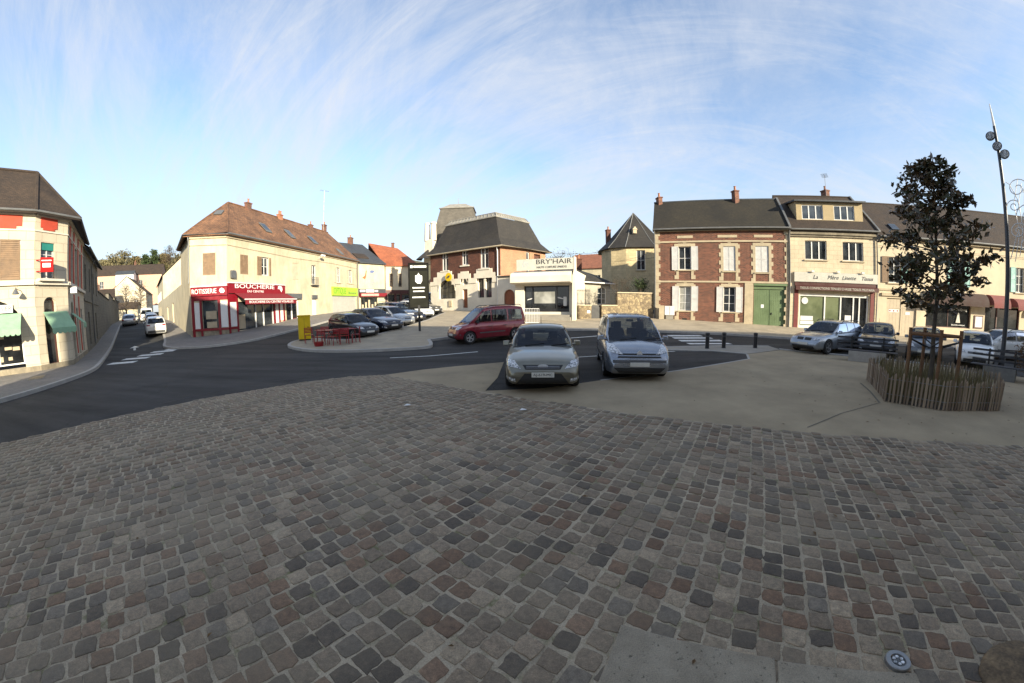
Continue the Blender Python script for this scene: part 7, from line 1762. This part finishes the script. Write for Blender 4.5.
def tree(name, label, x, y, z, h, rad, lm, rr, bare=False, n=900, size=.5, group=None, trunk=.3, conical=False):
    o = thing(name, (x,y,z), label, 'tree', group); mb = MB(); mb.tube([(0,0,-1),(0,0,h*.35),(rr.gauss(0,.2),rr.gauss(0,.2),h*.75),(0,0,h*.95)], [h*.028,h*.022,h*.012,h*.003], 6); tp = []
    for k in range(26 if not bare else 40):
        t = .28+.68*(k/40 if bare else k/26); a = k*2.4+rr.random(); reach = rad*(1.1-t if conical else math.sin(PI*min(1,max(.15,t))**.9)*.95+.15)*(.6+.5*rr.random())
        p0 = Vector((0,0,h*t)); p1 = Vector((math.cos(a)*reach, math.sin(a)*reach, h*t+h*(.12 if not conical else -.02)*rr.random()+.3)); m = p0.lerp(p1,.5)+Vector((0,0,.2)); mb.tube([p0,m,p1], [h*.008,h*.005,h*.002], 4); tp += [m,p1,p0.lerp(p1,.75)]
        if bare:
            for q in range(5): s = p0.lerp(p1,.4+.6*rr.random()); e = s+Vector((rr.gauss(0,.18),rr.gauss(0,.18),abs(rr.gauss(.2,.12))))*h*.3; mb.tube([s,e], [h*.003,h*.001], 3); tp.append(e)
    link('trunk', mb, M['bark'], o)
    lf_ = MB(); pts = []
    while len(pts) < n:
        c = rr.choice(tp); 
        for q in range(6): pts.append(c+Vector((rr.gauss(0,1),rr.gauss(0,1),rr.gauss(0,.8)))*rad*(.17 if not bare else .12))
    leaves(lf_, pts, size, rr, asp=.6 if not bare else .18); link('crown', lf_, lm, o, fix=False)
M['bark'] = pm('bark', (.075,.06,.045), .9, .3)
L_ever = leafmat('evergreen_leaf', (.035,.055,.022), (.055,.075,.03), .7, .2); L_olive = leafmat('olive_foliage', (.17,.14,.075), (.12,.11,.055), .7, .2); L_bare = leafmat('bare_twig', (.085,.06,.045), (.13,.095,.06), .9, .1); L_tan = leafmat('tan_foliage', (.20,.16,.08), (.15,.125,.065), .8, .1)
rr = random.Random(31)
HT = 'trees on the hill above the side street'
hill_trees = [(-64.5,185,9,3.8,'t'),(-63.2,170,8,3.5,'b'),(-62,190,9,4,'e'),(-61,178,8,3.6,'t'),(-60,195,10,4,'o'),(-58.9,182,15,5.5,'o'),(-57.6,188,16,5.5,'o'),(-56.2,192,10,4,'t'),(-54.9,180,14,3.4,'e'),(-53.8,186,15,3.6,'e'),(-52.6,192,10,4,'t'),(-51.8,185,15,4.6,'b'),(-50.4,178,10,4.5,'o'),(-49.2,190,11,4.2,'t'),(-47.9,182,10,4,'o'),(-46.6,190,11,4,'b'),(-65.8,175,12,4.5,'b'),(-67,180,11,4.5,'o')]
kinds = {'e': ('conifer_tree', 'dark conifer', L_ever), 'o': ('broad_tree', 'olive green rounded tree', L_olive), 't': ('broad_tree', 'tan winter tree', L_tan), 'b': ('bare_tree', 'bare grey tree', L_bare)}
HL = ['tan winter tree at the far left end of the hilltop row','bare grey tree second along the hilltop from the grey stone house','dark conifer low on the skyline over the grey stone house','tan winter tree just beyond the dark conifer on the skyline',
 'olive green tree halfway between the grey house eaves and the tall rounded tree','tall rounded olive tree, first of the tall pair above the yellow gabled building','tallest rounded olive tree straight above the yellow gabled building','low tan tree in the dip between the tall rounded tree and the conifers',
 'slim dark conifer beside the hilltop house','taller slim dark conifer behind the roof of the hilltop house','low tan tree under the second hilltop conifer','tall bare grey tree past the hilltop house',
 'olive green tree above the ridge of the cream gable house','tan tree over the cream gable roof slope','olive green tree nearest the corner house eaves','bare grey tree half hidden by the corner house gable','bare grey tree behind the roof of the grey stone house','olive green tree almost hidden by the pastry corner building']
for i, (az, d, h, rad, k) in enumerate(hill_trees):
    x, y = d*math.sin(R(az)), d*math.cos(R(az)); nm, ds, lm_ = kinds[k]
    tree(nm, HL[i], x, y, hz(x,y)-.3, h*.68, rad*.85, lm_, rr, bare=(k=='b'), n=1100 if k != 'b' else 700, size=.75, group=HT, conical=(k=='e'))
lv = MB(); pts = []; rr2 = random.Random(77)
for k in range(1300):
    az = R(rr2.uniform(-69,-46)); d = rr2.uniform(168,190); x, y = d*math.sin(az), d*math.cos(az); top = 3.2+2.2*math.sin(az*60)+1.2*math.sin(az*173)
    for q in range(8): pts.append((x+rr2.gauss(0,1.2), y+rr2.gauss(0,1.2), hz(x,y)+abs(rr2.gauss(.25,.35))*top))
leaves(lv, pts, .95, rr2, asp=.6)
tag(link('hillside_undergrowth', lv, leafmat('brown_scrub', (.12,.095,.05), (.075,.075,.035), .8, .1), fix=False), 'brown and olive scrub covering the slope above the side street', 'undergrowth', kind='stuff')
for i, (x, y, h, k, lab) in enumerate([(-84,53.5,7.5,'b','bare brown tree in front of the yellow gabled building'),(-75.5,51.5,7,'b','bare brown tree against the side of the cream gable house'),(-88,50.5,5,'t','tan bush by the low brown roofed house')]):
    tree('street_tree', lab, x, y, zg(y)-.2, h, 2.4, kinds[k][2], rr, bare=(k=='b'), n=600, size=.35, group='trees at the end of the side street')
bg = [(6.3,88,12,5,'b'),(8.0,84,13,5,'b'),(9.8,90,13.5,5.5,'b'),(11.6,86,12.5,5,'t'),(13.2,92,13,5,'b'),(14.8,88,12,4.5,'o'),(5.0,80,11,4.5,'o'),(16,85,12,5,'t'),(3.8,86,11,4.5,'b')]
BL = ['bare tree rising behind the end of the post office roof','tall bare tree over the gap beside the post office roof','bare tree above the middle of the hair salon sign','tan winter tree above the red roofed house chimney','bare tree between the red roofed house and the tower house roof','olive green tree half hidden by the tower house roof','olive green tree behind the post office side wall','tan winter tree behind the tower house','bare tree hidden behind the post office mansard']
for i, (az, d, h, rad, k) in enumerate(bg):
    x, y = d*math.sin(R(az)), d*math.cos(R(az))
    tree(kinds[k][0], BL[i], x, y, zg(y)-.3, h-2, rad, kinds[k][2], rr, bare=(k=='b'), n=900, size=.5, group='trees behind the hair salon')
# shrubs in the annex garden
for i, (x, y, h, rad, lm_, lab) in enumerate([(9.0,28.3,2.6,.9,L_bare,'bare climbing shrub against the tower house wall'),(10.5,27.8,.9,.55,L_ever,'dark evergreen clump on the garden wall by the brick house')]):
    o = thing('garden_shrub', (x,y,zg(y)+(2.1 if i else .6)), lab, 'shrub'); mb = MB(); pts = []; base = zg(y)+.3
    for k in range(40):
        a = rr.random()*2*PI; r_ = rad*rr.random()**.5; t = Vector((math.cos(a)*r_, math.sin(a)*r_*.5, h*(.35+.65*rr.random()))); mb.tube([(0,0,0), t*.55, t], [.02,.012,.004], 4)
        for q in range(22): pts.append(t+Vector((rr.gauss(0,.16),rr.gauss(0,.12),rr.gauss(0,.16))))
    lf_ = MB(); leaves(lf_, pts, .12, rr, asp=.5 if i else .2); link('stems', mb, M['bark'], o); link('foliage', lf_, lm_, o, fix=False)
SKY, SUN, EXPO, CLOUD, HAZE = .15, 4.7, 1.2, (2.4,2.5,2.7), (1.85,2.05,2.3)
# ================================================================== sky, sun, camera
SUN_AZ, SUN_EL = 143.0, 17.0
w = bpy.data.worlds.new('World'); SC.world = w; w.use_nodes = True
t = NT(w); t.n.clear()
sky = t.n.new('ShaderNodeTexSky'); sky.sky_type = 'NISHITA'; sky.sun_disc = False; sky.sun_elevation = R(SUN_EL); sky.sun_rotation = R(SUN_AZ); sky.altitude = 100; sky.air_density = 1.0; sky.dust_density = .8; sky.ozone_density = 2.0
tc = t.n.new('ShaderNodeTexCoord').outputs['Generated']
sp = t.n.new('ShaderNodeSeparateXYZ'); t.l.new(tc, sp.inputs[0])
# high thin cloud: the view direction meets a sheet far above
den = t.math('ADD', t.math('MAXIMUM', sp.outputs[2], 0.0), .8)
cx = t.math('DIVIDE', sp.outputs[0], den); cy = t.math('DIVIDE', sp.outputs[1], den)
cb = t.n.new('ShaderNodeCombineXYZ'); t.l.new(cx, cb.inputs[0]); t.l.new(cy, cb.inputs[1])
def cirrus(rot, sx, sy, scale, lo, hi, dist=.6, seed=0., detail=9):
    # turn first so that the streaks run along the wanted bearing, then stretch
    vr = t.n.new('ShaderNodeVectorRotate'); vr.rotation_type = 'Z_AXIS'; vr.inputs['Angle'].default_value = R(rot); t.l.new(cb.outputs[0], vr.inputs['Vector'])
    mp = t.n.new('ShaderNodeMapping'); mp.inputs['Scale'].default_value = (sx,sy,1); mp.inputs['Location'].default_value = (seed,seed*.7,seed*1.3); t.l.new(vr.outputs[0], mp.inputs['Vector'])
    n = t.n.new('ShaderNodeTexNoise'); n.inputs['Scale'].default_value = scale; n.inputs['Detail'].default_value = detail; n.inputs['Roughness'].default_value = .70; n.inputs['Distortion'].default_value = dist; t.l.new(mp.outputs[0], n.inputs['Vector'])
    return t.ramp(n.outputs[0], lo, 0., hi, 1.)
c1 = cirrus(128, 1.5, .5, 2.2, .42, .74, 1.6, 3.1); c2 = cirrus(118, 3.2, .36, 2.8, .46, .74, 1.3, 7.7); c3 = cirrus(40, .8, .7, 1.5, .34, .72, 1.8, 1.9); c4 = cirrus(100, 6.0, .25, 2.2, .56, .72, .3, 12.3, 4)
cl = t.math('MINIMUM', t.math('ADD', t.math('ADD', t.math('MULTIPLY', c1, .5), t.math('MULTIPLY', c2, .42)), t.math('ADD', t.math('MULTIPLY', c3, .36), t.math('MULTIPLY', c4, .18))), .85)
hz_ = t.ramp(sp.outputs[2], .0, .85, .40, .06)
col = t.mix(t.mix(sky.outputs[0], HAZE, hz_), CLOUD, cl)
bg = t.n.new('ShaderNodeBackground'); t.l.new(col, bg.inputs[0]); bg.inputs[1].default_value = SKY
out = t.n.new('ShaderNodeOutputWorld'); t.l.new(bg.outputs[0], out.inputs[0])

sl = bpy.data.lights.new('sun', 'SUN'); sl.energy = SUN; sl.angle = R(.5); sl.color = (1.0,.895,.68)
so = bpy.data.objects.new('sun', sl); COL.objects.link(so)
d = Vector((math.sin(R(SUN_AZ))*math.cos(R(SUN_EL)), math.cos(R(SUN_AZ))*math.cos(R(SUN_EL)), math.sin(R(SUN_EL))))
so.rotation_euler = (-d).to_track_quat('-Z', 'Y').to_euler(); so.location = (20,-20,30)

cd = bpy.data.cameras.new('camera'); cam = bpy.data.objects.new('camera', cd); COL.objects.link(cam); SC.camera = cam
cd.type = 'PANO'; cd.panorama_type = 'FISHEYE_LENS_POLYNOMIAL'
cd.sensor_fit = 'HORIZONTAL'; cd.sensor_width = 36.0; cd.sensor_height = 24.0
cd.fisheye_fov = R(190)
# 12.3 mm stereographic fisheye on 36 mm: theta = 2 atan(r / 2f)
cd.fisheye_polynomial_k0 = 0.0; cd.fisheye_polynomial_k1 = -8.13470876e-02; cd.fisheye_polynomial_k2 = -1.73487e-06; cd.fisheye_polynomial_k3 = 5.0171e-05; cd.fisheye_polynomial_k4 = -8.67954e-07
cd.clip_end = 4000; cd.clip_start = .05
p, r = R(-6.2), R(-.6)
def rot(v):
    x, y, z = v; x, y = x*math.cos(r)-y*math.sin(r), x*math.sin(r)+y*math.cos(r)
    return Vector((x, z*math.cos(p)-y*math.sin(p), z*math.sin(p)+y*math.cos(p)))
X, Y, Z = rot((1,0,0)), rot((0,1,0)), rot((0,0,1))
cam.matrix_world = Matrix(((X.x,Y.x,-Z.x,0),(X.y,Y.y,-Z.y,0),(X.z,Y.z,-Z.z,2.1),(0,0,0,1)))
SC.view_settings.view_transform = 'Standard'; SC.view_settings.look = 'None'; SC.view_settings.exposure = EXPO; SC.view_settings.gamma = 1
SC.cycles.max_bounces = 6; SC.cycles.diffuse_bounces = 3; SC.cycles.glossy_bounces = 3; SC.cycles.use_denoising = True
SC.render.film_transparent = False
